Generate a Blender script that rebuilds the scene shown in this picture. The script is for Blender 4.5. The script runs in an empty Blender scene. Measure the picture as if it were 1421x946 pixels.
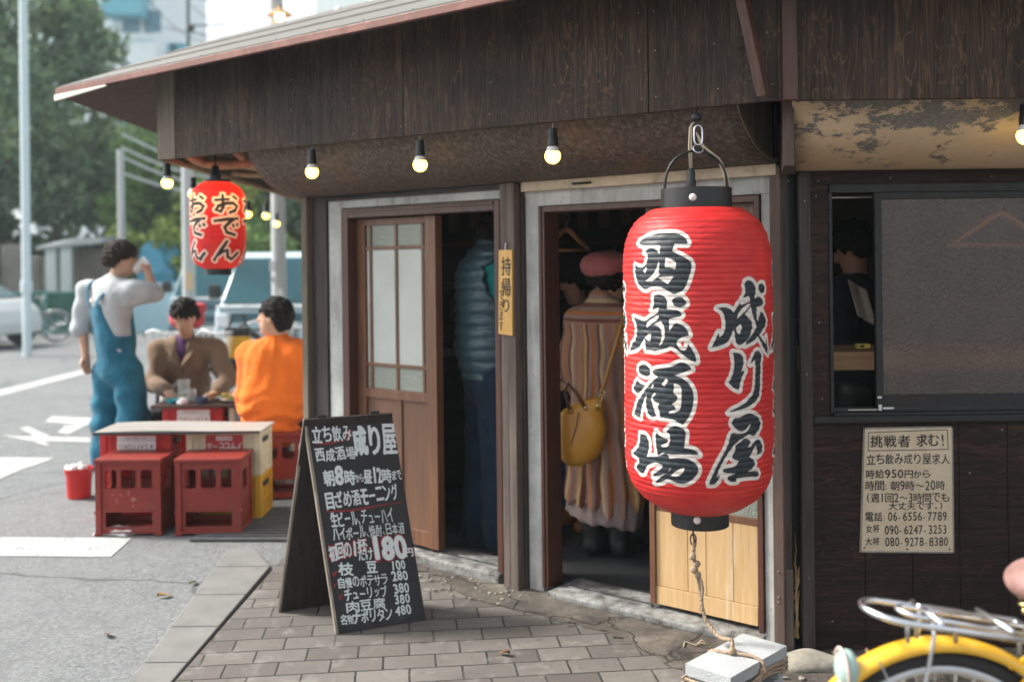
import bpy, bmesh, math, random
import numpy as np
from mathutils import Vector, Matrix, noise as mnoise

SC = bpy.context.scene
COL = SC.collection
R = math.radians
random.seed(7)
RNG = np.random.default_rng(11)

# ------------------------------------------------------------------ camera, sky, sun, exposure
EYE = Vector((0.0, 0.0, 1.55))
FPX, HZ, ROLL = 1400.0, 365.0, R(0.67)          # focal length and horizon of the 1421 px wide photograph
CR = Vector((math.cos(ROLL), 0, -math.sin(ROLL)))
CU = Vector((math.sin(ROLL), 0, math.cos(ROLL)))
cam = bpy.data.cameras.new('camera')
cam.sensor_width = 36.0
cam.sensor_fit = 'HORIZONTAL'
cam.lens = FPX * 36.0 / 1421.0
cam.shift_y = (HZ - 473.0) / 1421.0
cam.clip_start = 0.05
cam.clip_end = 2000
cam.dof.use_dof = True
cam.dof.focus_distance = 3.75
cam.dof.aperture_fstop = 1.5
camo = bpy.data.objects.new('camera', cam)
COL.objects.link(camo)
mw = Matrix.Identity(4)
for i in range(3):
    mw[i][0] = CR[i]; mw[i][1] = CU[i]
mw[0][2], mw[1][2], mw[2][2] = 0, -1, 0
mw[0][3], mw[1][3], mw[2][3] = EYE
camo.matrix_world = mw
SC.camera = camo

SUN_EL, SUN_AZ = R(44), R(-78)                   # azimuth from +Y towards +X
W = bpy.data.worlds.new('World')
SC.world = W
W.use_nodes = True
wn, wl = W.node_tree.nodes, W.node_tree.links
sky = wn.new('ShaderNodeTexSky')
sky.sky_type = 'NISHITA'
sky.sun_disc = False
sky.sun_elevation = SUN_EL
sky.sun_rotation = SUN_AZ
sky.air_density = 1.0
sky.dust_density = 3.0
sky.ozone_density = 1.0
hs = wn.new('ShaderNodeHueSaturation')
hs.inputs['Saturation'].default_value = 0.22
hs.inputs['Value'].default_value = 1.25
wl.new(sky.outputs[0], hs.inputs['Color'])
wl.new(hs.outputs[0], wn['Background'].inputs[0])
wn['Background'].inputs[1].default_value = 0.13
sd = bpy.data.lights.new('sun', 'SUN')
sd.energy = 3.5
sd.angle = R(11)
sd.color = (1.0, 0.95, 0.87)
so = bpy.data.objects.new('sun', sd)
COL.objects.link(so)
sdir = Vector((math.sin(SUN_AZ) * math.cos(SUN_EL), math.cos(SUN_AZ) * math.cos(SUN_EL), math.sin(SUN_EL)))
so.rotation_euler = sdir.to_track_quat('Z', 'Y').to_euler()
VS = SC.view_settings
SC.display_settings.display_device = 'sRGB'
VS.view_transform = 'Standard'
VS.look = 'None'
VS.exposure = 1.0
VS.gamma = 1.0
SC.cycles.max_bounces = 8
SC.cycles.transparent_max_bounces = 8
SC.cycles.sample_clamp_indirect = 4.0
SC.cycles.use_denoising = True

# ------------------------------------------------------------------ sight lines of the photograph -> points in the place
def ray(u, v):
    return CR * ((u - 710.5) / FPX) + CU * ((HZ - v) / FPX) + Vector((0, 1, 0))
def G(u, v, z=0.0):
    d = ray(u, v); return EYE + d * ((z - EYE.z) / d.z)
def Yp(u, v, y):
    return EYE + ray(u, v) * y
def onplane(u, v, p, n):
    d = ray(u, v); return EYE + d * ((p - EYE).dot(n) / d.dot(n))
C0 = Vector((1.091, 3.985, 0))                   # corner between the door front and the window front
DA = Vector((-0.78543, 0.61895, 0))              # along the door front, to the left
NA = Vector((-0.61895, -0.78543, 0))             # outwards from the door front
UP = Vector((0, 0, 1))
def A(s, o, z):
    return C0 + DA * s + NA * o + UP * z

# ------------------------------------------------------------------ mesh helpers
class MB:
    def __init__(self):
        self.v, self.f, self.m = [], [], []
    def add(self, vs, fs, m=0):
        b = len(self.v)
        self.v += [Vector(p) for p in vs]
        for f in fs:
            self.f.append([b + i for i in f]); self.m.append(m)
        return self
    def hexa(self, p, m=0):                       # p: bottom 4, top 4
        return self.add(p, [(3, 2, 1, 0), (4, 5, 6, 7), (0, 1, 5, 4), (1, 2, 6, 5), (2, 3, 7, 6), (3, 0, 4, 7)], m)
    def box(self, x0, x1, y0, y1, z0, z1, m=0, fr=None):
        x0, x1 = min(x0, x1), max(x0, x1); y0, y1 = min(y0, y1), max(y0, y1); z0, z1 = min(z0, z1), max(z0, z1)
        p = [(x0, y0, z0), (x1, y0, z0), (x1, y1, z0), (x0, y1, z0), (x0, y0, z1), (x1, y0, z1), (x1, y1, z1), (x0, y1, z1)]
        if fr: p = [fr(*q) for q in p]
        return self.hexa(p, m)
    def abox(self, s0, s1, o0, o1, z0, z1, m=0):  # box on the door front
        return self.box(s0, s1, o0, o1, z0, z1, m, lambda s, o, z: A(s, o, z))
    def tube(self, path, r, n=8, closed=False, m=0, cap=True):
        P = [Vector(p) for p in path]; k = len(P)
        rr = r if isinstance(r, (list, tuple)) else [r] * k
        vs, fs = [], []
        prev = None
        for i in range(k):
            if closed: t = P[(i + 1) % k] - P[i - 1]
            else: t = P[min(i + 1, k - 1)] - P[max(i - 1, 0)]
            if t.length < 1e-9: t = Vector((0, 0, 1))
            t.normalize()
            if prev is None:
                a = Vector((0, 0, 1)) if abs(t.z) < .9 else Vector((1, 0, 0))
                x = t.cross(a).normalized()
            else:
                x = prev - t * prev.dot(t)
                x = x.normalized() if x.length > 1e-6 else t.orthogonal().normalized()
            y = t.cross(x); prev = x
            for j in range(n):
                an = 2 * math.pi * j / n
                vs.append(P[i] + (x * math.cos(an) + y * math.sin(an)) * rr[i])
        for i in range(k if closed else k - 1):
            i2 = (i + 1) % k
            for j in range(n):
                j2 = (j + 1) % n
                fs.append((i * n + j, i * n + j2, i2 * n + j2, i2 * n + j))
        if cap and not closed:
            fs.append(tuple(range(n))[::-1]); fs.append(tuple((k - 1) * n + j for j in range(n)))
        return self.add(vs, fs, m)
    def lathe(self, prof, c=(0, 0, 0), n=24, m=0, fr=None):
        vs, fs = [], []
        k = len(prof); c = Vector(c)
        for (r, z) in prof:
            for j in range(n):
                an = 2 * math.pi * j / n
                q = Vector((r * math.cos(an), r * math.sin(an), z))
                vs.append(c + q if fr is None else fr(*q))
        for i in range(k - 1):
            for j in range(n):
                j2 = (j + 1) % n
                fs.append((i * n + j, i * n + j2, (i + 1) * n + j2, (i + 1) * n + j))
        fs.append(tuple(range(n))[::-1]); fs.append(tuple((k - 1) * n + j for j in range(n)))
        return self.add(vs, fs, m)
    def ball(self, c, r, n=12, m=0):
        r3 = r if isinstance(r, (tuple, list)) else (r, r, r)
        vs, fs = [], []
        k = n // 2
        for i in range(1, k):
            a = math.pi * i / k
            for j in range(n):
                b = 2 * math.pi * j / n
                vs.append((c[0] + r3[0] * math.sin(a) * math.cos(b), c[1] + r3[1] * math.sin(a) * math.sin(b), c[2] + r3[2] * math.cos(a)))
        for i in range(k - 2):
            for j in range(n):
                j2 = (j + 1) % n
                fs.append((i * n + j, (i + 1) * n + j, (i + 1) * n + j2, i * n + j2))
        t = len(vs); vs.append((c[0], c[1], c[2] + r3[2])); vs.append((c[0], c[1], c[2] - r3[2]))
        for j in range(n):
            fs.append((t, j, (j + 1) % n)); fs.append((t + 1, (k - 2) * n + (j + 1) % n, (k - 2) * n + j))
        return self.add(vs, fs, m)
    def prism(self, poly, fr, h0, h1, m=0):       # poly of (a, b); fr(a, b, h) -> point
        n = len(poly)
        vs = [fr(a, b, h0) for a, b in poly] + [fr(a, b, h1) for a, b in poly]
        fs = [tuple(range(n))[::-1], tuple(range(n, 2 * n))] + [(i, (i + 1) % n, n + (i + 1) % n, n + i) for i in range(n)]
        return self.add(vs, fs, m)
    def sheet(self, fn, nu, nv, m=0):
        vs = [fn(i / nu, j / nv) for j in range(nv + 1) for i in range(nu + 1)]
        fs = [(j * (nu + 1) + i, j * (nu + 1) + i + 1, (j + 1) * (nu + 1) + i + 1, (j + 1) * (nu + 1) + i) for j in range(nv) for i in range(nu)]
        return self.add(vs, fs, m)
    def build(self, name, mats, parent=None, at=None, smooth=False, bevel=0.0, local=False, fixn=True, seg=2):
        org = Vector((0, 0, 0))
        if parent is not None and not local:
            q = parent
            while q.parent: q = q.parent
            org = q.location.copy()
        elif at is not None:
            org = Vector(at)
        me = bpy.data.meshes.new(name)
        me.from_pydata([p - org for p in self.v], [], self.f)
        if not isinstance(mats, (list, tuple)): mats = [mats]
        for q in mats: me.materials.append(q)
        if len(mats) > 1: me.polygons.foreach_set('material_index', self.m)
        if fixn:
            bm = bmesh.new(); bm.from_mesh(me); bmesh.ops.recalc_face_normals(bm, faces=bm.faces); bm.to_mesh(me); bm.free()
        if smooth:
            me.polygons.foreach_set('use_smooth', [True] * len(me.polygons))
            if smooth is not True: me.set_sharp_from_angle(angle=smooth)
        me.update()
        o = bpy.data.objects.new(name, me)
        COL.objects.link(o)
        if parent is not None: o.parent = parent
        elif at is not None: o.location = org
        if bevel:
            b = o.modifiers.new('bevel', 'BEVEL'); b.width = bevel; b.segments = seg; b.limit_method = 'ANGLE'; b.angle_limit = R(40)
            b.harden_normals = False
        return o

def np_obj(name, V, F, mats, parent=None, at=None, smooth=True, midx=None):
    org = np.zeros(3)
    if parent is not None:
        q = parent
        while q.parent: q = q.parent
        org = np.array(q.location)
    elif at is not None: org = np.array(at, float)
    V = np.asarray(V, np.float32) - org.astype(np.float32)
    F = np.asarray(F, np.int32)
    me = bpy.data.meshes.new(name)
    me.vertices.add(len(V)); me.vertices.foreach_set('co', V.ravel())
    k = F.shape[1]
    me.loops.add(F.size); me.loops.foreach_set('vertex_index', F.ravel())
    me.polygons.add(len(F)); me.polygons.foreach_set('loop_start', np.arange(0, F.size, k, dtype=np.int32))
    if not isinstance(mats, (list, tuple)): mats = [mats]
    for q in mats: me.materials.append(q)
    if midx is not None: me.polygons.foreach_set('material_index', np.asarray(midx, np.int32))
    me.update(calc_edges=True)
    if smooth: me.polygons.foreach_set('use_smooth', np.ones(len(F), bool))
    me.validate()
    o = bpy.data.objects.new(name, me)
    COL.objects.link(o)
    if parent is not None: o.parent = parent
    elif at is not None: o.location = Vector(at)
    return o

def tag(o, label, cat, group=None, kind=None):
    o['label'] = label; o['category'] = cat
    if group: o['group'] = group
    if kind: o['kind'] = kind
    return o
def setting(o, kind='structure'):
    o['kind'] = kind
    return o
def thing(name, label, cat, loc, group=None, rz=0.0):
    o = bpy.data.objects.new(name, None)
    o.empty_display_size = .1
    COL.objects.link(o)
    o.location = Vector(loc); o.rotation_euler = (0, 0, rz)
    return tag(o, label, cat, group)

# ------------------------------------------------------------------ material helpers
class NT:
    def __init__(self, name):
        self.m = bpy.data.materials.new(name); self.m.use_nodes = True
        self.t = self.m.node_tree; self.b = self.t.nodes['Principled BSDF']; self.out = self.t.nodes['Material Output']
    def n(self, typ, ins=None, **props):
        nd = self.t.nodes.new('ShaderNode' + typ)
        for k, v in props.items(): setattr(nd, k, v)
        for k, v in (ins or {}).items(): self.set(nd.inputs[k], v)
        return nd
    def set(self, sock, v):
        if isinstance(v, bpy.types.NodeSocket): self.t.links.new(v, sock)
        elif isinstance(v, (tuple, list)) and len(v) == 3 and sock.type == 'RGBA': sock.default_value = (*v, 1)
        else: sock.default_value = v
    def p(self, **kw):
        names = dict(col='Base Color', rough='Roughness', metal='Metallic', spec='Specular IOR Level', trans='Transmission Weight', ior='IOR', normal='Normal', emit='Emission Color', es='Emission Strength', coat='Coat Weight', alpha='Alpha', sheen='Sheen Weight', sub='Subsurface Weight')
        for k, v in kw.items(): self.set(self.b.inputs[names[k]], v)
        return self
    def coord(self, scale=(1, 1, 1), rot=(0, 0, 0), kind='Object'):
        tc = self.n('TexCoord')
        return self.n('Mapping', {'Vector': tc.outputs[kind], 'Scale': scale, 'Rotation': rot}).outputs[0]
    def noise(self, vec, scale=5, detail=4, rough=.55, dist=0.0):
        return self.n('TexNoise', {'Vector': vec, 'Scale': scale, 'Detail': detail, 'Roughness': rough, 'Distortion': dist}).outputs['Fac']
    def ramp(self, fac, stops, interp='LINEAR'):
        nd = self.n('ValToRGB', {'Fac': fac}); cr = nd.color_ramp; cr.interpolation = interp
        while len(cr.elements) > 1: cr.elements.remove(cr.elements[0])
        for i, (p, c) in enumerate(stops):
            e = cr.elements[0] if i == 0 else cr.elements.new(p)
            e.position = p
            e.color = (*c, 1) if isinstance(c, (tuple, list)) else (c, c, c, 1)
        return nd.outputs[0]
    def mix(self, fac, a, b, mode='MIX'):
        nd = self.n('Mix', data_type='RGBA', blend_type=mode)
        self.set(nd.inputs[0], fac); self.set(nd.inputs[6], a); self.set(nd.inputs[7], b)
        return nd.outputs[2]
    def math(self, op, a, b=0.0, c=0.0):
        nd = self.n('Math', operation=op)
        self.set(nd.inputs[0], a); self.set(nd.inputs[1], b); self.set(nd.inputs[2], c)
        return nd.outputs[0]
    def bump(self, h, strength=.3, dist=.01):
        self.p(normal=self.n('Bump', {'Height': h, 'Strength': strength, 'Distance': dist}).outputs[0])

def mul(c, k): return tuple(min(1, x * k) for x in c)
MATS = {}
def plain(name, col, rough=.6, var=.18, scale=6, metal=0.0, bump=.15, bscale=60, spec=.5, stretch=(1, 1, 1), dirt=None, coat=0.0):
    if name in MATS: return MATS[name]
    t = NT(name); v = t.coord(stretch)
    a = t.noise(v, scale, 5, .6)
    c = t.ramp(a, [(.25, mul(col, 1 - var)), (.75, mul(col, 1 + var))])
    if dirt:
        d = t.noise(v, scale * .45, 6, .7)
        c = t.mix(t.ramp(d, [(.5, 0), (.68, 1)]), c, dirt)
    t.p(col=c, metal=metal, spec=spec, coat=coat, rough=t.ramp(t.noise(v, scale * 2, 3), [(.3, max(0.02, rough - .1)), (.7, min(1, rough + .1))]))
    if bump: t.bump(t.noise(v, bscale, 4), bump, .004)
    MATS[name] = t.m
    return t.m
def wood(name, dark, light, rough=.6, stretch=(22, 22, 1.2), scale=2.0, worn=None, bump=.25, worn_at=.6, spec=.35):
    if name in MATS: return MATS[name]
    t = NT(name); v = t.coord(stretch)
    a = t.noise(v, scale, 6, .65, .6)
    c = t.ramp(a, [(.28, dark), (.72, light)])
    v2 = t.coord(tuple(max(.8, x * .12) for x in stretch))
    b = t.noise(v2, 3, 4)
    c = t.mix(t.ramp(b, [(.3, 0.0), (.7, .45)]), c, mul(dark, .8))
    if worn:
        w = t.noise(t.coord(tuple(x * .35 for x in stretch)), scale * 2.2, 6, .75)
        c = t.mix(t.ramp(w, [(worn_at, 0.0), (worn_at + .1, .85)]), c, worn)
    t.p(col=c, spec=spec, rough=t.ramp(a, [(.2, min(1, rough + .12)), (.8, max(.05, rough - .1))]))
    t.bump(a, bump, .004)
    MATS[name] = t.m
    return t.m
def emis(name, col, s):
    t = NT(name); t.p(col=col, emit=col, es=s, rough=.4); return t.m

# ------------------------------------------------------------------ signed-distance figures (people, bags, hair): one continuous skin each
class Field:
    def __init__(self, lo, hi, h):
        self.lo = np.array(lo, float); self.h = h
        self.n = np.ceil((np.array(hi, float) - self.lo) / h).astype(int) + 1
        self.d = np.full(self.n, .5, np.float32)
        self.ax = [(self.lo[i] + h * np.arange(self.n[i])).astype(np.float32) for i in range(3)]
    def blk(self, lo, hi):
        sl = []
        for i in range(3):
            a = int(max(0, math.floor((lo[i] - self.lo[i]) / self.h))); b = int(min(self.n[i], math.ceil((hi[i] - self.lo[i]) / self.h) + 1))
            if b <= a: return None
            sl.append(slice(a, b))
        X, Y, Z = np.meshgrid(self.ax[0][sl[0]], self.ax[1][sl[1]], self.ax[2][sl[2]], indexing='ij')
        return tuple(sl), X, Y, Z
    def merge(self, sl, e, k, op='u'):
        d = self.d[sl]
        if op == 'u':
            if k > 0:
                h = np.clip(.5 + .5 * (d - e) / k, 0, 1); self.d[sl] = d * (1 - h) + e * h - k * h * (1 - h)
            else: self.d[sl] = np.minimum(d, e)
        else:
            self.d[sl] = np.maximum(d, -e)
    def cone(self, a, b, ra, rb=None, k=.02, flat=None, op='u'):
        rb = ra if rb is None else rb
        a = np.array(a, float); b = np.array(b, float); mg = max(ra, rb) * 1.25 + k + .03
        q = self.blk(np.minimum(a, b) - mg, np.maximum(a, b) + mg)
        if q is None: return self
        sl, X, Y, Z = q
        ab = b - a; L2 = max(1e-9, ab @ ab)
        t = np.clip(((X - a[0]) * ab[0] + (Y - a[1]) * ab[1] + (Z - a[2]) * ab[2]) / L2, 0, 1)
        dx, dy, dz = X - a[0] - t * ab[0], Y - a[1] - t * ab[1], Z - a[2] - t * ab[2]
        f = 1.0
        if flat:
            ax, f = np.array(flat[0], float), flat[1]; ax = ax / np.linalg.norm(ax)
            c = (dx * ax[0] + dy * ax[1] + dz * ax[2]) * (1 / f - 1)
            dx, dy, dz = dx + ax[0] * c, dy + ax[1] * c, dz + ax[2] * c
        e = np.sqrt(dx * dx + dy * dy + dz * dz) - (ra + (rb - ra) * t)
        if f < 1: e = e * (f * .5 + .5)
        self.merge(sl, e.astype(np.float32), k, op); return self
    def ell(self, c, r, k=.02, rz=0.0, op='u', tilt=0.0):
        c = np.array(c, float); mg = max(r) + k + .03
        q = self.blk(c - mg, c + mg)
        if q is None: return self
        sl, X, Y, Z = q
        x, y, z = X - c[0], Y - c[1], Z - c[2]
        ca, sa = math.cos(rz), math.sin(rz)
        x, y = x * ca + y * sa, -x * sa + y * ca
        if tilt:
            ct, st = math.cos(tilt), math.sin(tilt); y, z = y * ct + z * st, -y * st + z * ct
        k0 = np.sqrt((x / r[0]) ** 2 + (y / r[1]) ** 2 + (z / r[2]) ** 2); k1 = np.sqrt((x / r[0] ** 2) ** 2 + (y / r[1] ** 2) ** 2 + (z / r[2] ** 2) ** 2)
        e = k0 * (k0 - 1) / np.maximum(k1, 1e-6)
        self.merge(sl, e.astype(np.float32), k, op); return self
    def grid(self):
        return np.meshgrid(*self.ax, indexing='ij')
    def keep(self, fn):                            # intersect with fn(X, Y, Z) < 0
        X, Y, Z = self.grid(); self.d = np.maximum(self.d, fn(X, Y, Z).astype(np.float32)); return self
    def rough(self, fn):                           # add folds
        X, Y, Z = self.grid(); self.d = self.d + fn(X, Y, Z).astype(np.float32); return self
    def mesh(self):
        d = self.d; d[0], d[-1], d[:, 0], d[:, -1], d[:, :, 0], d[:, :, -1] = .5, .5, .5, .5, .5, .5
        s = d < 0
        c = np.zeros(self.n - 1, np.int8)
        for i in (0, 1):
            for j in (0, 1):
                for k in (0, 1):
                    c += s[i:i + self.n[0] - 1, j:j + self.n[1] - 1, k:k + self.n[2] - 1]
        act = np.argwhere((c > 0) & (c < 8))
        idx = np.full(self.n - 1, -1, np.int32); idx[tuple(act.T)] = np.arange(len(act))
        acc = np.zeros((len(act), 3)); cnt = np.zeros(len(act))
        cr = [(i, j, k) for i in (0, 1) for j in (0, 1) for k in (0, 1)]
        for p in cr:
            for a in range(3):
                if p[a]: continue
                q = list(p); q[a] = 1
                P = act + np.array(p); Q = act + np.array(q)
                dp, dq = d[tuple(P.T)], d[tuple(Q.T)]
                m = (dp < 0) != (dq < 0)
                t = np.where(m, dp / np.where(m, dp - dq, 1), 0)
                acc[m] += (P + (Q - P) * t[:, None])[m]; cnt[m] += 1
        V = self.lo + self.h * acc / cnt[:, None]
        F = []
        for a in range(3):
            b, c2 = (a + 1) % 3, (a + 2) % 3
            s0 = np.take(s, range(0, self.n[a] - 1), axis=a); s1 = np.take(s, range(1, self.n[a]), axis=a)
            e = np.argwhere(s0 != s1)
            e = e[(e[:, b] > 0) & (e[:, c2] > 0) & (e[:, b] < self.n[b] - 1) & (e[:, c2] < self.n[c2] - 1)]
            if not len(e): continue
            fl = s[tuple(e.T)]
            o1 = np.zeros(3, int); o1[b] = 1; o2 = np.zeros(3, int); o2[c2] = 1
            q = np.stack([idx[tuple((e - o1 - o2).T)], idx[tuple((e - o2).T)], idx[tuple(e.T)], idx[tuple((e - o1).T)]], 1)
            q[~fl] = q[~fl][:, ::-1]
            F.append(q)
        return V, np.concatenate(F)
    def build(self, name, mat, parent=None, at=None, relax=1):
        V, F = self.mesh()
        for _ in range(relax):
            S = np.zeros_like(V); n = np.zeros(len(V))
            for i in range(4):
                a, b = F[:, i], F[:, (i + 1) % 4]
                for k in range(3):
                    S[:, k] += np.bincount(a, V[b, k], len(V)) + np.bincount(b, V[a, k], len(V))
                n += np.bincount(a, minlength=len(V)) + np.bincount(b, minlength=len(V))
            V = V * .5 + .5 * S / np.maximum(n, 1)[:, None]
        return np_obj(name, V, F, mat, parent, at)

# ------------------------------------------------------------------ writing
_GL = {}
def glyph(ch, bold=0):
    key = ch
    if key not in _GL:
        cu = bpy.data.curves.new('glyph', 'FONT'); cu.body = ch; cu.size = 1; cu.resolution_u = 3
        o = bpy.data.objects.new('glyph', cu); COL.objects.link(o)
        bpy.context.view_layer.update()
        dg = bpy.context.evaluated_depsgraph_get()
        me = bpy.data.meshes.new_from_object(o.evaluated_get(dg))
        V = np.array([v.co[:2] for v in me.vertices]) if len(me.vertices) else np.zeros((0, 2))
        F = [tuple(p.vertices) for p in me.polygons]
        bpy.data.meshes.remove(me); bpy.data.objects.remove(o); bpy.data.curves.remove(cu)
        _GL[key] = (V, F)
    return _GL[key]
NARROW = set('0123456789!:-.() ')
def write(mb, text, p0, p1, up, nrm, h, bold=.02, jit=.03, m=0, vertical=False, lift=.002, tilt=0.0, rnd=random):
    """letters from p0 to p1 (the line's middle), letter height h, on the plane of up/nrm"""
    p0, p1, up, nrm = Vector(p0), Vector(p1), Vector(up).normalized(), Vector(nrm).normalized()
    L = (p1 - p0).length; d = (p1 - p0) / L
    if vertical: across = up
    ws = [(.56 if c in NARROW else (.5 if c in '、。' else 1.0)) for c in text]
    tot = sum(ws); x = 0
    for c, w in zip(text, ws):
        cell = L * w / tot; mid = p0 + d * (L * (x + w / 2) / tot); x += w
        if c == ' ': continue
        V, F = glyph(c, bold)
        if not len(V): continue
        if c in '、。ー-〜・ぁっゃゅょッャュョ:': lo, hi = np.array([-0.0, -.08]), np.array([w, .88])
        else: lo, hi = V.min(0), V.max(0)
        if c in '0123456789!' : pass
        cx = (lo + hi) / 2; sz = np.maximum(hi - lo, .05)
        if vertical: kx, ky = h / max(sz[0], .7), cell * .92 / max(sz[1], .7)
        else: kx, ky = cell * (.9 if w == 1 else .82) / max(sz[0], .45 if w < 1 else .75), h / max(sz[1], .7)
        ex, ey = (up, -d) if vertical else (d, up)
        a = rnd.uniform(-jit, jit) * 2 + tilt; ca, sa = math.cos(a), math.sin(a); g = 1 + rnd.uniform(-jit, jit)
        off = ey * (h * rnd.uniform(-jit, jit))
        bold *= .8; nb = 1 if bold <= 0 else (6 if bold < .035 else 10)
        for b_ in range(nb):                      # a broad pen: shifted copies of the letter, each a hair above the last
            bx, by = (0, 0) if nb == 1 else (h * bold * math.cos(b_ * 6.2832 / nb + .4), h * bold * math.sin(b_ * 6.2832 / nb + .4))
            P = []
            for q in V:
                qx, qy = (q[0] - cx[0]) * kx * g + bx, (q[1] - cx[1]) * ky * g + by
                P.append(mid + off + ex * (qx * ca - qy * sa) + ey * (qx * sa + qy * ca) + nrm * (lift + .00006 * b_))
            mb.add(P, F, m)
    return mb
# ================================================================== materials of the place
def m_asphalt():
    t = NT('asphalt'); v = t.coord()
    a = t.math('ADD', t.math('MULTIPLY', t.noise(v, 62, 5, .85), .7), t.math('MULTIPLY', t.noise(v, 260, 2, .7), .3)); b = t.noise(v, .55, 6, .65); c = t.noise(v, 5, 6, .75)
    col = t.ramp(a, [(.38, (.045, .05, .054)), (.5, (.145, .153, .158)), (.63, (.31, .315, .315))])
    col = t.mix(t.ramp(b, [(.38, .0), (.62, .4)]), col, (.20, .208, .212))
    col = t.mix(t.ramp(c, [(.5, 0), (.72, .5)]), col, (.10, .104, .107))
    cr = t.n('TexVoronoi', {'Vector': t.mix(.12, v, t.n('TexNoise', {'Vector': v, 'Scale': 3.0}).outputs['Color']), 'Scale': .55}, feature='DISTANCE_TO_EDGE').outputs['Distance']
    col = t.mix(t.ramp(cr, [(.0, .7), (.008, 0)]), col, (.035, .036, .037))
    t.p(col=col, rough=t.ramp(c, [(.3, .75), (.7, .92)]), spec=.3)
    t.bump(a, .55, .004); return t.m
def m_paint():
    t = NT('road_paint'); v = t.coord()
    a = t.noise(v, 55, 5, .75); b = t.noise(v, 5, 4, .6)
    f = t.math('ADD', t.math('MULTIPLY', a, .75), t.math('MULTIPLY', b, .35))
    t.p(col=t.ramp(f, [(.44, (.17, .175, .175)), (.53, (.42, .425, .42)), (.8, (.58, .58, .57))]), rough=.75, spec=.3)
    t.bump(t.noise(v, 260, 3), .4, .003); return t.m
def m_bricks():
    t = NT('paving_bricks'); v = t.coord(rot=(0, 0, R(-6)))
    # Mapping rotates the coordinates; rows run almost square to the window front
    vb = t.n('VectorMath', {0: v, 1: t.n('VectorMath', {0: t.n('TexNoise', {'Vector': v, 'Scale': 28.0, 'Detail': 4.0, 'Roughness': .7}).outputs['Color'], 'Scale': .009}, operation='SCALE').outputs[0]}, operation='ADD').outputs[0]
    nd = t.n('TexBrick', {'Vector': vb, 'Scale': 1.0, 'Mortar Size': .0045, 'Mortar Smooth': .25, 'Bias': 0.0, 'Brick Width': .203, 'Row Height': .13, 'Color1': (.098, .086, .077), 'Color2': (.185, .17, .154), 'Mortar': (.022, .021, .02)}, offset=.5)
    n1 = t.noise(v, 130, 5, .7); n2 = t.noise(v, 2.2, 5, .65); n3 = t.noise(v, 9, 5, .6)
    c = t.mix(.55, nd.outputs['Color'], t.ramp(n1, [(.3, (.62, .62, .62)), (.7, (1.12, 1.12, 1.12))]), 'MULTIPLY')
    c = t.mix(t.ramp(n2, [(.4, 0), (.66, .6)]), c, (.085, .078, .072))
    c = t.mix(t.ramp(n3, [(.55, 0), (.75, .5)]), c, (.30, .285, .26))
    gum = t.n('TexVoronoi', {'Vector': t.coord((1, 1, .01)), 'Scale': 3.6}).outputs['Distance']
    c = t.mix(t.ramp(gum, [(.055, .75), (.075, 0)]), c, (.05, .047, .045))
    n4 = t.noise(t.coord((1, 1, 1)), 26, 5, .7); c = t.mix(t.ramp(n4, [(.58, 0), (.68, .45)]), c, (.06, .055, .05))
    t.p(col=c, rough=t.ramp(n1, [(.3, .68), (.7, .9)]), spec=.35)
    h = t.math('SUBTRACT', t.math('MULTIPLY', n1, .35), nd.outputs['Fac'])
    t.bump(h, .8, .006); return t.m
def m_apron():
    t = NT('worn_concrete'); v = t.coord()
    n1 = t.noise(v, 3.2, 7, .7, .5); n2 = t.noise(v, 60, 5, .7); n3 = t.noise(v, 7, 6, .75, .8)
    c = t.ramp(n1, [(.3, (.045, .04, .035)), (.48, (.105, .09, .075)), (.62, (.17, .15, .122)), (.8, (.24, .222, .195))])
    c = t.mix(t.ramp(n3, [(.52, 0), (.64, .75)]), c, (.055, .052, .05))
    c = t.mix(.5, c, t.ramp(n2, [(.3, (.55, .55, .55)), (.7, (1.15, 1.15, 1.15))]), 'MULTIPLY')
    w = t.n('TexVoronoi', {'Vector': t.mix(.25, v, t.n('TexNoise', {'Vector': v, 'Scale': 4.0, 'Detail': 4.0}).outputs['Color']), 'Scale': 2.0}, feature='DISTANCE_TO_EDGE').outputs['Distance']
    crk = t.ramp(w, [(0, 1), (.018, 0)])
    c = t.mix(t.math('MULTIPLY', crk, .8), c, (.025, .024, .022))
    t.p(col=c, rough=.85, spec=.3)
    t.bump(t.math('SUBTRACT', t.math('ADD', n2, t.math('MULTIPLY', n3, 1.5)), crk), .7, .008); return t.m
def m_sill():
    t = NT('painted_sill'); v = t.coord()
    n1 = t.noise(v, 11, 6, .75); n2 = t.noise(v, 90, 4)
    c = t.ramp(n1, [(.4, (.075, .07, .065)), (.5, (.18, .18, .172)), (.7, (.34, .35, .335))])
    t.p(col=c, rough=.8, spec=.3); t.bump(t.math('ADD', n1, n2), .5, .006); return t.m
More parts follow.
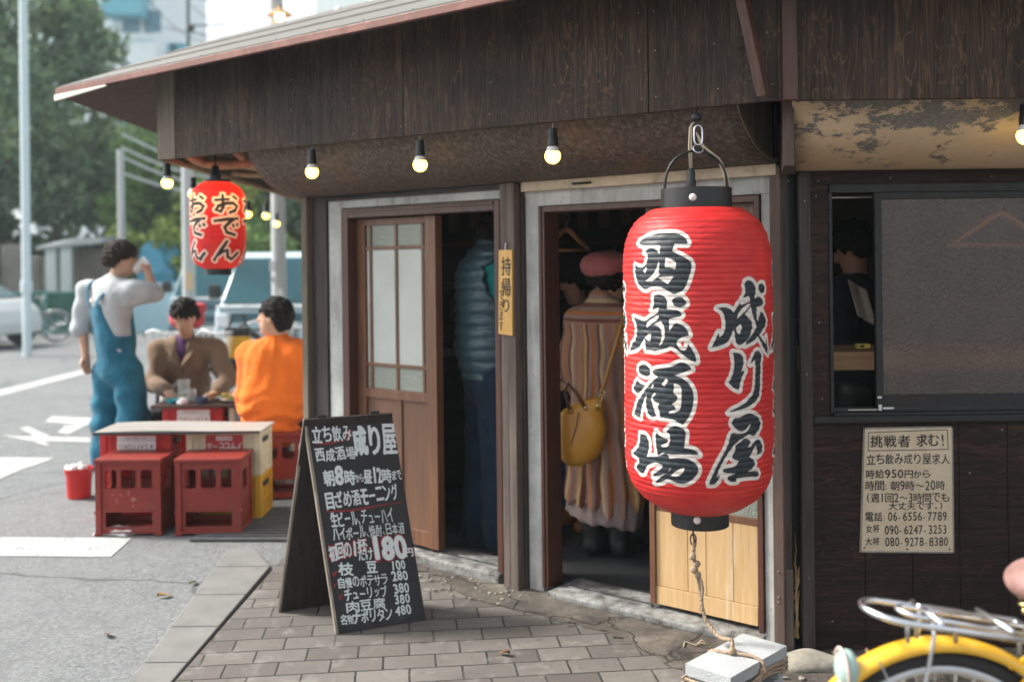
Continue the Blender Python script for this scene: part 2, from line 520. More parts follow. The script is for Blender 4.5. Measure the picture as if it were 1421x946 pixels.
def m_charred(name, ax=2, dark=(.014, .012, .012), mid=(.045, .037, .033), light=(.15, .105, .075), streak=.6):
    """burnt plywood: stretched rings and bright grain streaks along axis ax"""
    t = NT(name)
    st = [26, 26, 26]; st[ax] = 1.3
    oi = t.n('ObjectInfo').outputs['Random']; _co = t.coord
    def shifted(sc):                               # every board is cut from another place of the log
        return t.n('VectorMath', {0: _co(sc), 1: t.n('CombineXYZ', {0: t.math('MULTIPLY', oi, 37.0), 1: t.math('MULTIPLY', oi, 17.0), 2: t.math('MULTIPLY', oi, 23.0)}).outputs[0]}, operation='ADD').outputs[0]
    t.coord = shifted
    v = t.coord(tuple(st))
    g = t.noise(v, 1.6, 7, .65, 1.2)
    s2 = [7, 7, 7]; s2[ax] = .9
    big = t.noise(t.coord(tuple(s2)), 1.1, 3, .5, 2.0)
    rings = t.math('PINGPONG', t.math('MULTIPLY', big, 13.0), .5)
    r2 = t.ramp(rings, [(.0, 1.0), (.14, .0)])
    c = t.ramp(g, [(.25, dark), (.55, mid), (.8, mul(light, .62))])
    c = t.mix(t.math('MULTIPLY', r2, streak), c, light)
    lo = t.noise(t.coord((1.2, 1.2, 1.2)), 1.3, 4, .6)
    c = t.mix(t.ramp(lo, [(.35, .65), (.65, 0.0)]), c, dark)
    kn = t.n('TexVoronoi', {'Vector': t.coord((3.1, 3.1, 3.1)), 'Scale': 1.6}).outputs['Distance']
    c = t.mix(t.ramp(kn, [(.03, 1), (.05, 0)]), c, (.008, .007, .007))
    t.p(col=c, rough=t.ramp(g, [(.3, .75), (.75, .5)]), spec=.22)
    t.bump(t.math('ADD', g, t.math('MULTIPLY', r2, .3)), .35, .004); return t.m
def m_plaster():
    t = NT('white_plaster'); v = t.coord()
    n1 = t.noise(v, 5, 6, .7); n2 = t.noise(v, 110, 4, .6); n3 = t.noise(v, 30, 4, .7)
    c = t.ramp(n1, [(.3, (.30, .305, .295)), (.6, (.50, .51, .49))])
    c = t.mix(t.ramp(n3, [(.62, 0), (.70, .6)]), c, (.2, .19, .17))
    st_ = t.noise(t.coord((14, 14, 1.1)), 1.6, 5, .65); c = t.mix(t.ramp(st_, [(.52, 0), (.7, .55)]), c, (.17, .155, .135))
    t.p(col=c, rough=.88, spec=.25); t.bump(n2, .5, .004); return t.m
def m_barrel():
    t = NT('rusty_sheet'); v = t.coord()
    n1 = t.noise(v, 46, 5, .75, .4); n2 = t.noise(v, 3.5, 5, .6)
    c = t.ramp(n1, [(.36, (.05, .038, .032)), (.52, (.10, .073, .058)), (.68, (.19, .15, .12))])
    c = t.mix(t.ramp(n2, [(.56, 0), (.7, .5)]), c, (.19, .085, .038))
    t.p(col=c, rough=.62, spec=.35); t.bump(n1, .35, .004); return t.m
def m_cream():
    t = NT('peeling_cream_paint'); v = t.coord((1, 1, 2.2))
    n1 = t.noise(v, 6.5, 12, .80, .2); n2 = t.noise(v, 60, 4); zc = t.n('SeparateXYZ', {0: t.coord()}).outputs[2]
    gr = t.noise(t.coord((1.5, 1.5, 1.5)), 2.0, 2)
    f = t.math('ADD', t.math('ADD', n1, t.math('MULTIPLY', gr, .22)), t.math('MULTIPLY', t.math('SUBTRACT', zc, 2.03), .55))
    pl = t.ramp(f, [(.63, 0), (.645, 1)])
    c = t.mix(t.ramp(t.noise(v, 3, 5, .7), [(.35, 0), (.7, .55)]), (.62, .46, .30), (.40, .26, .145))
    c = t.mix(pl, c, t.ramp(n2, [(.3, (.13, .115, .10)), (.7, (.22, .20, .175))]))
    t.p(col=c, rough=.62, spec=.35); t.bump(t.math('SUBTRACT', t.math('MULTIPLY', n2, .1), pl), .35, .003); return t.m
def m_frost(name, tint, scale, rough, trans, bump, kind='noise', lo=.85):
    t = NT(name); v = t.coord()
    if kind == 'vor': n1 = t.n('TexVoronoi', {'Vector': v, 'Scale': scale}).outputs['Distance']
    else: n1 = t.noise(v, scale, 3, .5)
    d = t.noise(v, 3, 4, .6)
    cc = t.ramp(d, [(.3, mul(tint, lo)), (.7, mul(tint, 1.08))])
    if name.startswith('obscure'): cc = t.mix(.32, cc, t.ramp(t.noise(v, 100, 3, .6, .4), [(.36, (.38, .38, .38)), (.62, (1.2, 1.2, 1.2))]), 'MULTIPLY')  # dark grain in the tint stands in for shading of hammered dimples
    t.p(col=cc, rough=rough, trans=trans, ior=1.45, spec=.5)
    t.bump(n1, bump, .004); return t.m
M = {}
M['asphalt'] = m_asphalt(); M['paint'] = m_paint(); M['bricks'] = m_bricks(); M['apron'] = m_apron(); M['sill'] = m_sill()
M['kerb'] = plain('kerb_stone', (.175, .173, .167), .85, .24, 7, bump=.5, bscale=150, spec=.3, dirt=(.2, .195, .185))
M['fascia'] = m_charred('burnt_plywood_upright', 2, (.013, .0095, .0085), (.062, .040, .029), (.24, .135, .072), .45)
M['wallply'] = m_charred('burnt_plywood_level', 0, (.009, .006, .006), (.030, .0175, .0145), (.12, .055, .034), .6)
M['pale_end'] = wood('weathered_pale_board', (.10, .08, .06), (.24, .195, .145), .7, (20, 20, 1.2))
M['plaster'] = m_plaster(); M['barrel'] = m_barrel(); M['cream'] = m_cream()
M['doorwood'] = wood('brown_door_wood', (.10, .042, .022), (.25, .115, .058), .42, (26, 26, 1.3), bump=.15, spec=.5)
M['doorpanel'] = wood('orange_brown_panel', (.11, .05, .028), (.21, .105, .06), .45, (18, 18, 1.0), bump=.12, spec=.5)
M['frame'] = wood('dark_red_frame', (.045, .018, .013), (.12, .046, .03), .42, (26, 26, 1.3), bump=.15, spec=.5)
M['post'] = wood('grey_brown_post', (.06, .048, .042), (.19, .15, .125), .7, (26, 26, 1.2), worn=(.27, .23, .19), worn_at=.64)
M['postdark'] = wood('dark_post', (.028, .022, .021), (.075, .06, .055), .65, (26, 26, 1.2))
M['postrust'] = wood('rusty_post', (.06, .042, .037), (.15, .095, .075), .6, (14, 14, 1.6), worn=(.2, .075, .045), worn_at=.6)
M['splinter'] = wood('splintered_wood', (.20, .13, .06), (.60, .44, .24), .8, (40, 40, 1.2), bump=.6)
M['yellowwood'] = wood('pale_yellow_board', (.50, .31, .14), (.72, .50, .26), .48, (20, 20, .9), worn=(.70, .64, .54), worn_at=.58, bump=.1, spec=.45)
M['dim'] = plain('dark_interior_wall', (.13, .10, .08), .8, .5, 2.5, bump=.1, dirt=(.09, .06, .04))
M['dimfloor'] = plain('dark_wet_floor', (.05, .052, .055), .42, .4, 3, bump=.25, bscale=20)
M['soffit'] = wood('soffit_planks', (.05, .032, .03), (.115, .07, .062), .7, (1.2, 24, 24))
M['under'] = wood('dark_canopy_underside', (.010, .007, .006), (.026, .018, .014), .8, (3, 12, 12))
M['salmon'] = plain('salmon_eave_trim', (.17, .068, .05), .6, .15, 12, bump=.15, dirt=(.28, .12, .09))
M['sheet'] = plain('grey_roof_sheet', (.105, .10, .088), .65, .25, 5, bump=.2, dirt=(.10, .09, .08), stretch=(.6, 3, 3))
M['palewall'] = plain('pale_blue_cladding', (.60, .68, .72), .6, .05, 2, bump=.05)
M['greybox'] = plain('pale_grey_metal', (.36, .42, .43), .55, .06, 3, bump=.05)
M['whitepipe'] = plain('white_pipe', (.74, .76, .74), .45, .05, 6, bump=0)
M['black'] = plain('black_metal', (.013, .013, .014), .45, .3, 9, bump=.1)
M['blackpaint'] = plain('black_window_paint', (.009, .0085, .010), .55, .4, 14, bump=.25, bscale=80)
M['rubber'] = plain('black_rubber', (.02, .02, .021), .75, .2, 9)
M['chrome'] = plain('bright_chrome', (.80, .83, .87), .30, .05, 8, metal=1.0, bump=0)
M['steel'] = plain('dull_steel', (.5, .52, .53), .35, .1, 8, metal=1.0, bump=.05)
M['conc'] = plain('grey_concrete_block', (.40, .415, .42), .92, .16, 14, bump=.9, bscale=130, spec=.2)
M['conc2'] = plain('concrete_pole', (.40, .42, .415), .85, .1, 3, bump=.2)
M['stone'] = plain('worn_stone', (.30, .28, .235), .9, .3, 8, bump=.8, bscale=40, spec=.2, dirt=(.16, .15, .13))
M['rope'] = plain('hemp_rope', (.36, .27, .19), .95, .3, 90, bump=.9, bscale=220, spec=.1)
M['wire'] = plain('pale_flex', (.50, .40, .28), .6, .15, 20, bump=0)
M['barfrost'] = m_frost('milky_door_glass', (.62, .65, .61), 30, .28, .22, .05)
M['pebble'] = m_frost('pebbled_door_glass', (.36, .40, .34), 115, .25, .3, .7, 'vor')
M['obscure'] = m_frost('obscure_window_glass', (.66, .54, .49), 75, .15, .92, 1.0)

# ================================================================== ground
SETZ = -.024
mb = MB(); mb.add([(-300, -60, SETZ), (300, -60, SETZ), (300, 500, SETZ), (-300, 500, SETZ)], [(0, 1, 2, 3)])
setting(mb.build('road', M['asphalt'], at=(0, 0, 0)))
def flat(name, pts, z, mat, kind='structure', thick=0.0):
    mb = MB()
    if thick: mb.prism([(p[0], p[1]) for p in pts], lambda a, b, h: Vector((a, b, h)), z - thick, z)
    else: mb.add([(p[0], p[1], z) for p in pts], [tuple(range(len(pts)))])
    return setting(mb.build(name, mat, at=(0, 0, 0)), kind)
flat('brick_pavement', [(-1.33, -1.0), (5.2, -1.0), (5.2, 4.6), (1.0, 4.5), (-.9, 6.0), (-1.14, 5.85), (-1.235, 5.34), (-1.281, 3.79)], 0.0, M['bricks'], thick=.12)
ys = [5.53, 5.2, 4.76, 4.34, 3.95, 3.55, 3.14, 2.72, 2.3, 1.9, 1.5, 1.0]
def kx(y):
    if y > 3.776:
        t = (y - 3.776) / (5.503 - 3.776); return -1.449 - .124 * t, -1.281 + .031 * t
    t = (3.776 - y) / 2.776; return -1.449 - .0 * t, -1.281 - .049 * t
mb = MB()
for a, b in zip(ys[:-1], ys[1:]):
    a -= .004; b += .004
    l0, r0 = kx(a); l1, r1 = kx(b)
    if a > 5.4: r0 = -1.42
    mb.hexa([(l1 - .012, b, -.1), (r1 - .008, b, -.1), (r0 - .008, a, -.1), (l0 - .012, a, -.1), (l1, b, .006), (r1 - .008, b, .006), (r0 - .008, a, .006), (l0, a, .006)])
setting(mb.build('kerb', M['kerb'], at=(0, 0, 0), bevel=.006))
rr = random.Random(4)
front = [(-1.20, 5.52), (-.9, 5.36), (-.62, 5.2), (-.377, 5.0), (-.22, 4.67), (.09, 4.45), (.33, 4.26), (.45, 4.12), (.60, 3.86), (.72, 3.68), (1.0, 3.60), (1.35, 3.56), (2.2, 3.52), (5.2, 3.5)]
fp = []
for a, b in zip(front[:-1], front[1:]):
    for k in range(6):
        t = k / 6; fp.append((a[0] + (b[0] - a[0]) * t + rr.uniform(-.012, .012), a[1] + (b[1] - a[1]) * t + rr.uniform(-.018, .018)))
fp.append(front[-1])
flat('concrete_apron', fp + [(5.2, 4.3), (1.1, 4.25), (-1.0, 5.9), (-1.16, 5.8)], .007, M['apron'], thick=.1)
zp = SETZ + .004
flat('lane_line', [G(-40, 558, zp), G(0, 549, zp), G(118, 518, zp), G(150, 509, zp), G(118, 512, zp), G(0, 541, zp), G(-40, 550, zp)], zp, M['paint'])
flat('stop_line', [G(-120, 744, zp), G(183, 746, zp), G(154, 772, zp), G(-120, 770, zp)], zp, M['paint'])
mb = MB()
def gp(*q): mb.add([G(u, v, zp) for u, v in q], [tuple(range(len(q)))])
gp((0, 634), (76, 635), (20, 655), (0, 664)); gp((-40, 634), (0, 634), (0, 664), (-40, 690))
gp((2, 604), (125, 607), (125, 613), (40, 611)); gp((62, 585), (118, 590), (150, 581), (72, 577)); gp((26, 593), (40, 592), (70, 605), (52, 607)); gp((45, 612), (62, 612), (70, 618), (60, 617))
gp((90, 590), (118, 590), (96, 602), (80, 600))
setting(mb.build('road_arrow', M['paint'], at=(0, 0, 0)))
mb = MB()
q = [G(262, 752, SETZ), G(338, 700, SETZ), G(432, 694, SETZ), G(400, 752, SETZ)]
dr = thing('drain_grate', 'dark grooved grate set in the ground behind the chalk menu board', 'drain grate', (q[0] + q[2]) / 2)
mb.add([p + Vector((0, 0, .006)) for p in q], [(0, 1, 2, 3)])
mb.build('bed', M['rubber'], dr)
mb = MB()
for k in range(15):
    t = (k + .2) / 15; t2 = (k + .75) / 15
    a, b, c, d = q[0].lerp(q[1], t), q[3].lerp(q[2], t), q[3].lerp(q[2], t2), q[0].lerp(q[1], t2)
    mb.hexa([p + Vector((0, 0, .007)) for p in (a, b, c, d)] + [p + Vector((0, 0, .016)) for p in (a, b, c, d)])
mb.build('bars', plain('grate_iron', (.10, .105, .11), .6, .3, 20), dr)

# ================================================================== the tavern
TV = thing('tavern', 'dark timber corner tavern with burnt plywood fascia and two open sliding doors', 'building', (1.091, 3.985, 0))
def part(name, mb, mat, parent=TV, **kw): return mb.build(name, mat, parent, **kw)
# --- plaster wall of the door front, around the openings
mb = MB()
mb.abox(2.695, 2.582, -.08, 0, .0, 1.93); mb.abox(2.582, 1.30, -.08, 0, 1.862, 1.935)
mb.abox(1.305, 1.224, -.08, 0, .0, 1.935); mb.abox(1.224, .07, -.08, 0, 1.815, 1.935); mb.abox(.113, .066, -.08, 0, .0, 1.815)
mb.abox(1.455, 1.305, -.08, -.03, 0, 1.935)
part('plaster_wall', mb, M['plaster'], bevel=.004)
# --- posts
def post(s0, s1, o0, o1, z0, z1, mat): mb = MB(); mb.abox(s0, s1, o0, o1, z0, z1); return part('post', mb, mat, bevel=.004)
post(2.872, 2.825, -.02, .05, 0, 2.0, M['pale_end']); post(2.818, 2.70, -.05, .012, 0, 2.0, M['postdark'])
post(1.418, 1.375, 0, .055, 0, 1.93, M['post']); post(1.368, 1.322, 0, .065, 0, 1.93, M['post']); post(1.32, 1.306, -.02, .02, 0, 1.93, M['postdark'])  # last one is a dark strip painting in the shaded gap beside the plaster
post(.062, .016, -.01, .035, 0, 1.92, M['postrust'])
mb = MB(); mb.box(1.066, 1.094, 3.985, 4.03, .005, 2.1); part('post', mb, M['postdark'], bevel=.003)
mb = MB(); mb.box(1.064, 1.096, 3.978, 3.985, .005, .33); part('post', mb, M['post'], bevel=.003)
mb = MB(); mb.box(1.06, 1.14, 4.04, 4.12, 0, 2.5); part('post', mb, M['black'])
mb = MB(); mb.box(1.131, 1.177, 3.965, 4.0, .0, 1.9); part('post', mb, M['postdark'], bevel=.004)
rr = random.Random(5); mb = MB()
pts = [(1.114 + rr.uniform(-.004, .004), 4.012, .05 + i * .018) for i in range(24)]
mb.tube(pts, [(.009 + rr.uniform(-.003, .004)) * (1.05 - i / 24) for i, _ in enumerate(pts)], 7)
for i in range(5):
    z = .06 + i * .05; mb.tube([(1.108 + rr.uniform(-.01, .014), 3.992, z), (1.112 + rr.uniform(-.012, .012), 3.985, z + rr.uniform(.08, .2))], [.004, .001], 5)
part('splintered_batten', mb, M['splinter'])
# --- door frames
mb = MB()
mb.abox(2.58, 2.527, -.10, .012, .03, 1.858); mb.abox(2.527, 1.49, -.10, .012, 1.806, 1.858); mb.abox(1.49, 1.456, -.10, .012, .03, 1.858)
mb.abox(2.527, 1.49, -.03, .018, 1.835, 1.85)
part('door_frame', mb, M['frame'], bevel=.003)
mb = MB()
mb.abox(1.222, 1.205, -.02, .012, .03, 1.812); mb.abox(1.205, 1.190, -.11, .006, .03, 1.812); mb.abox(1.19, .135, -.12, .012, 1.785, 1.812); mb.abox(.137, .115, -.12, .012, .05, 1.812)
part('door_frame', mb, M['frame'], bevel=.003)
# --- sliding door of the far opening
mb = MB(); d0, d1 = -.085, -.055
mb.abox(2.527, 2.465, d0, d1, .07, 1.80); mb.abox(2.0, 1.928, d0 - .01, d1 + .012, .07, 1.803); mb.abox(2.465, 2.0, d0, d1, 1.765, 1.80)
mb.abox(2.465, 2.0, d0, d1, .825, .875); mb.abox(2.465, 2.0, d0, d1, .07, .15)
for z in (1.64, 1.005): mb.abox(2.465, 2.0, d0 + .006, d1 - .004, z - .009, z + .009)
for s in (2.428, 2.232, 2.036): mb.abox(s + .009, s - .009, d0 + .006, d1 - .006, .875, 1.765)
part_door = part('sliding_door', mb, M['doorwood'], bevel=.002)
mb = MB(); mb.abox(2.465, 2.25, d0 + .008, d1 - .014, .15, .825); mb.abox(2.20, 2.0, d0 + .008, d1 - .014, .15, .825); mb.abox(2.25, 2.2, d0 + .004, d1 - .004, .15, .825)
part('lower_panel', mb, M['doorpanel'], part_door, bevel=.002)
mb = MB(); mb.abox(2.46, 2.004, d0 + .012, d0 + .016, 1.012, 1.632); part('milky_pane', mb, M['barfrost'], part_door)
mb = MB(); mb.abox(2.46, 2.004, d0 + .012, d0 + .016, 1.648, 1.766); mb.abox(2.46, 2.004, d0 + .012, d0 + .016, .876, .998); part('pebbled_pane', mb, M['pebble'], part_door)
# --- sliding door of the near opening
mb = MB(); d0, d1 = -.075, -.045
mb.abox(.667, .64, d0, d1 + .01, .055, 1.785); mb.abox(.165, .137, d0, d1, .055, 1.785); mb.abox(.64, .165, d0, d1, .462, .492); mb.abox(.64, .165, d0, d1, 1.74, 1.785); mb.abox(.64, .165, d0 + .006, d1 - .006, 1.25, 1.27); mb.abox(.41, .39, d0 + .006, d1 - .006, .49, 1.74)
door2 = part('sliding_door', mb, M['doorwood'], bevel=.002)
mb = MB()
for a, b in ((.64, .487), (.485, .4), (.398, .275), (.273, .165)): mb.abox(a, b, d0 + .004, d1 - .002, .135, .462)
mb.abox(.64, .165, d0 + .002, d1 + .002, .055, .133)
part('lower_panel', mb, M['yellowwood'], door2, bevel=.0015)
mb = MB(); mb.abox(.636, .168, d0 + .012, d0 + .016, .492, 1.742); part('pebbled_pane', mb, M['pebble'], door2)
# --- sills
mb = MB(); mb.abox(1.93, 1.46, -.2, .04, .0, .052); mb.abox(2.6, 1.93, -.2, .02, .0, .05); part('door_sill', mb, M['sill'], bevel=.008)
mb = MB(); mb.abox(1.165, .11, -.2, .055, .0, .035); part('door_sill', mb, M['sill'], bevel=.01)
mb = MB(); mb.abox(1.928, 1.49, -.06, -.045, .052, .060); mb.abox(1.112, .667, -.06, -.045, .035, .043); part('door_track', mb, M['steel'])
# --- rounded sheet-metal sign boards over the doors and over the window
def barrel(fr, a0, a1, nseg=18):
    mb = MB(); prof = []
    for i in range(nseg + 1):
        t = math.pi / 2 * i / nseg * 1.0
        prof.append((.03 + .40 * math.cos(t), 2.30 - .365 * math.sin(t)))
    na = 40
    wob = lambda a, i: .004 * math.sin(a * 9 + i * .7)
    for sgn in (0, 1):
        pass
    vs, fs = [], []
    for k in range(na + 1):
        a = a0 + (a1 - a0) * k / na
        for i, (o, z) in enumerate(prof): vs.append(fr(a, o + wob(a, i), z))
    n = nseg + 1
    for k in range(na):
        for i in range(nseg): fs.append((k * n + i, k * n + i + 1, (k + 1) * n + i + 1, (k + 1) * n + i))
    mb.add(vs, fs); return mb, prof
mb, prof = barrel(A, 2.885, .035)
o = part('rounded_signboard', mb, M['barrel'], smooth=True, fixn=False); sm = o.modifiers.new('thickness', 'SOLIDIFY'); sm.thickness = .008; sm.offset = 0
mb = MB(); mb.prism([(o_ - .012, z_ + .006) for o_, z_ in prof] + [(.03, 2.30)], lambda a, b, h: A(h, a, b), .05, .062); part('signboard_end', mb, M['pale_end'])
mb = MB()
for (o_, z_), (o2, z2) in zip(prof[:-1], prof[1:]):
    mb.hexa([A(.034, o_, z_), A(.034, o2, z2), A(.026, o2, z2), A(.026, o_, z_), A(.034, o_ - .02, z_ + .012), A(.034, o2 - .02, z2 + .012), A(.026, o2 - .02, z2 + .012), A(.026, o_ - .02, z_ + .012)])
part('signboard_edge', mb, M['pale_end'])
mb = MB(); mb.abox(1.30, .03, .0, .04, 1.885, 1.93); part('trim_strip', mb, plain('dirty_cream_strip', (.50, .40, .28), .6, .25, 8, dirt=(.2, .14, .09)), bevel=.003)
mb = MB(); mb.abox(2.70, 1.42, .0, .025, 1.905, 1.935); part('trim_strip', mb, M['postdark'], bevel=.003)
mb = MB(); rr = random.Random(9)
mb.tube([A(2.68 - i * .1, .03, 1.915 + .006 * math.sin(i * 1.9) + .02 * (i / 12.)) for i in range(13)], .005, 6)
mb.tube([A(1.0 - i * .02, .046, 1.905) for i in range(6)], .006, 6)
part('cable', mb, M['black'])
frB = lambda a, o, z: Vector((1.118 - .29 * o + a * (5.0 - 1.118 + .29 * o), 3.985 - o, z - .035))
mb, prof = barrel(frB, 0.0, 1.0)
o = part('rounded_signboard', mb, M['cream'], smooth=True, fixn=False); sm = o.modifiers.new('thickness', 'SOLIDIFY'); sm.thickness = .008; sm.offset = 0
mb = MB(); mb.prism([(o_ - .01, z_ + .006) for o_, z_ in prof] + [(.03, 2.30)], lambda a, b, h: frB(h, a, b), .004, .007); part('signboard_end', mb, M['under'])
mb = MB(); mb.hexa([(.972, 3.60, 1.885), (1.012, 3.60, 1.885), (1.118, 3.96, 1.885), (1.06, 3.96, 1.885), (.972, 3.60, 2.3), (1.012, 3.60, 2.3), (1.118, 3.96, 2.3), (1.06, 3.96, 2.3)]); part('corner_board', mb, M['postrust'], bevel=.003)
# --- burnt plywood fascia
def fz(s): return 2.104 + .0175 * s
def fascia(s0, s1, mat, top=2.70, o=.5):
    mb = MB()
    mb.hexa([A(s0, o, fz(s0)), A(s1, o, fz(s1)), A(s1, o - .022, fz(s1)), A(s0, o - .022, fz(s0)), A(s0, o, top), A(s1, o, top), A(s1, o - .022, top), A(s0, o - .022, top)])
    return part('fascia_panel', mb, mat, bevel=.002)
fascia(3.58, 3.405, M['pale_end'], o=.506)
for a, b in ((3.403, 1.617), (1.613, .334), (.330, -.18)): fascia(a, b, M['fascia'])
mb = MB(); f0 = A(-.18, .5, 0)
for a, b in ((f0.x + .003, 1.9), (1.904, 3.1), (3.104, 4.9)): mb.box(a, b, f0.y, f0.y + .022, 2.10, 2.70)
part('fascia_panel', mb, M['fascia'], bevel=.002)
mb = MB(); mb.box(f0.x + .015, f0.x + .065, f0.y - .02, f0.y - .002, 2.098, 2.69); part('fascia_batten', mb, M['frame'], bevel=.003)
mb = MB(); p0, p1 = A(-.145, .535, 2.115), onplane(1022, -40, A(0, .62, 0), NA)
mb.tube([p0, p1], .026, 4); part('roof_strut', mb, M['frame'], bevel=.003)
mb = MB(); mb.box(-2.03, -2.008, 5.83, 11.2, 2.165, 2.69); part('fascia_panel', mb, M['pale_end'], bevel=.002)
mb = MB()
mb.box(-2.006, -1.985, 5.86, 11.2, 2.16, 2.185); mb.abox(3.4, 2.86, .455, .475, 2.168, 2.19); part('batten', mb, plain('raw_batten', (.34, .22, .12), .7, .3, 9))
mb = MB(); rr = random.Random(19)
for s in (3.38, 2.9, 2.4, 1.95, 1.64, 1.59, 1.1, .7, .36, .31, .05, -.15):
    for z in (2.17, 2.33, 2.5): mb.ball(A(s + rr.uniform(-.012, .012), .5015, z + rr.uniform(-.02, .02)), (.003, .003, .003), 6)
part('nail_head', mb, MATS['brass_nail'] if 'brass_nail' in MATS else plain('brass_nail', (.30, .24, .17), .5, metal=.6))
# --- canopy underside
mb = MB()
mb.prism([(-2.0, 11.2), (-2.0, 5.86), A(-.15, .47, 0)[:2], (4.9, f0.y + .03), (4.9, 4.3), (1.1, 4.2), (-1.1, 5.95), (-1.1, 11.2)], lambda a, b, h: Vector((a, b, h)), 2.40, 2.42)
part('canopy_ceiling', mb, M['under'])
mb = MB(); rr = random.Random(3)
for (a, b) in (((-1.98, 6.2), (-1.2, 6.0)), ((-1.98, 7.1), (-1.15, 6.9)), ((-1.95, 5.95), (-1.2, 7.6)), ((-1.98, 8.2), (-1.15, 8.1)), ((-1.6, 5.9), (-1.7, 9.0)), ((-1.98, 9.4), (-1.15, 9.3))):
    n = 9; P = []
    for i in range(n):
        t = i / (n - 1); P.append((a[0] + (b[0] - a[0]) * t + rr.uniform(-.03, .03), a[1] + (b[1] - a[1]) * t + rr.uniform(-.04, .04), 2.225 - .055 * math.sin(t * 3.1) + rr.uniform(-.02, .02)))
    mb.tube(P, [.028 + rr.uniform(-.008, .008) for _ in P], 7)
part('bent_rafter', mb, MATS['raw_batten'], smooth=True)
# --- roof skirt
E = [Vector((-2.66, 12.5, 2.56)), Vector((-2.61, 5.82, 2.575)), Vector((.80, 3.13, 2.545)), Vector((5.2, 3.13, 2.545))]
I = [Vector((-1.80, 12.5, 2.95)), Vector((-1.80, 6.24, 2.95)), Vector((1.08, 3.93, 2.945)), Vector((5.2, 3.93, 2.945))]
mb = MB()
for k in range(3):
    for j in range(3):
        t0, t1 = j / 3, (j + 1) / 3 + .02
        dz0, dz1 = Vector((0, 0, .012 - .0)), Vector((0, 0, .002))
        a, b, c, d = E[k].lerp(I[k], t0) + dz0, E[k + 1].lerp(I[k + 1], t0) + dz0, E[k + 1].lerp(I[k + 1], t1) + dz1, E[k].lerp(I[k], t1) + dz1
        th = Vector((0, 0, .008)); mb.hexa([a, b, c, d, a + th, b + th, c + th, d + th])
roof = part('roof', mb, M['sheet'])
mb = MB()
for k in range(3):
    a, b, c, d = E[k], E[k + 1], I[k + 1], I[k]
    th = Vector((0, 0, .03)); mb.hexa([a - th, b - th, c - th, d - th, a + Vector((0, 0, .002)), b + Vector((0, 0, .002)), c, d])
part('soffit', mb, M['soffit'], roof)
mb = MB()
for k in range(3):
    d = (E[k + 1] - E[k]).normalized(); n = Vector((d.y, -d.x, 0)).normalized()
    if (n.y > 0 and k > 0) or (k == 0 and n.x > 0): n = -n
    a, b = E[k] + n * .002, E[k + 1] + n * .002; q = n * .014
    mb.hexa([a - UP * .026, b - UP * .026, b + q - UP * .026, a + q - UP * .026, a + UP * .008, b + UP * .008, b + q + UP * .008, a + q + UP * .008])
part('eave_trim', mb, M['salmon'], roof, bevel=.003)
mb = MB(); a, b = E[1] + Vector((-.006, -.006, 0)), E[1].lerp(E[2], .125) + NA * .004
mb.hexa([a - UP * .062, b - UP * .036, b + NA * .012 - UP * .036, a + NA * .012 - UP * .062, a - UP * .027, b - UP * .0272, b + NA * .012 - UP * .0272, a + NA * .012 - UP * .027])
part('eave_flashing', mb, plain('cream_flashing', (.66, .62, .54), .6, .1, 9), roof)
mb = MB(); rr = random.Random(8)
for i in range(15):
    p = E[1].lerp(E[2], .05 + .93 * i / 14) + UP * .024 - NA * .02; mb.ball(p, (.009, .009, .008), 6)
    if i % 3 == 0: mb.ball(p - NA * .03 + DA * rr.uniform(-.1, .1), (.02, .014, .01), 6)
part('roof_nail', mb, M['black'], roof)
# --- upper storey, duct and pipe on the roof
mb = MB(); mb.abox(2.42, -.4, -.06, -2.5, 2.70, 6.0); mb.box(1.3, 5.2, 4.1, 8, 2.7, 6)
part('upper_wall', mb, M['palewall'])
mb = MB(); mb.abox(2.9, 2.43, -.1, -.6, 2.78, 3.5); part('roof_duct', mb, M['greybox'], bevel=.01)
mb = MB(); P = [onplane(404, 34, A(0, .1, 0), NA), onplane(440, 29, A(0, .1, 0), NA), onplane(466, 22, A(0, .08, 0), NA), onplane(470, 12, A(0, .04, 0), NA)]
mb.tube(P, .02, 8); part('roof_pipe', mb, M['whitepipe'], smooth=True)
# --- window front
mb = MB()
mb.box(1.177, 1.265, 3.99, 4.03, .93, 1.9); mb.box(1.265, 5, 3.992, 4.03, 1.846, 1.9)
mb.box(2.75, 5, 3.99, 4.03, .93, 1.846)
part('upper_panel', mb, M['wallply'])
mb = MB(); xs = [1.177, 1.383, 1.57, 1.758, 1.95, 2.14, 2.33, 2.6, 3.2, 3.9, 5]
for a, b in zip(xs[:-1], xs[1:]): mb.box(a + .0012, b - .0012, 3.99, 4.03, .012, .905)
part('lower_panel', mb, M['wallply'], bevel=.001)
mb = MB(); mb.box(1.18, 5, 3.968, 4.03, .905, .932); mb.box(1.262, 2.75, 3.975, 4.06, .932, .945); mb.box(1.262, 2.75, 3.985, 3.993, .945, .962); mb.box(1.262, 2.75, 4.01, 4.018, .945, .962)
part('window_sill', mb, M['blackpaint'], bevel=.003)
mb = MB(); mb.box(1.255, 2.76, 3.98, 4.06, 1.812, 1.846); mb.box(1.252, 1.266, 3.982, 4.06, .945, 1.812); mb.box(2.74, 2.76, 3.982, 4.06, .945, 1.812)
part('window_frame', mb, M['blackpaint'], bevel=.002)
mb = MB(); mb.box(1.434, 1.462, 3.984, 4.008, .948, 1.812); mb.box(1.462, 2.74, 3.986, 4.006, .948, 1.012); mb.box(1.462, 2.74, 3.986, 4.006, 1.785, 1.812)
sash = part('window_sash', mb, M['blackpaint'], bevel=.002)
mb = MB(); mb.box(1.458, 2.74, 3.994, 3.999, 1.008, 1.79); part('glass', mb, M['obscure'], sash)
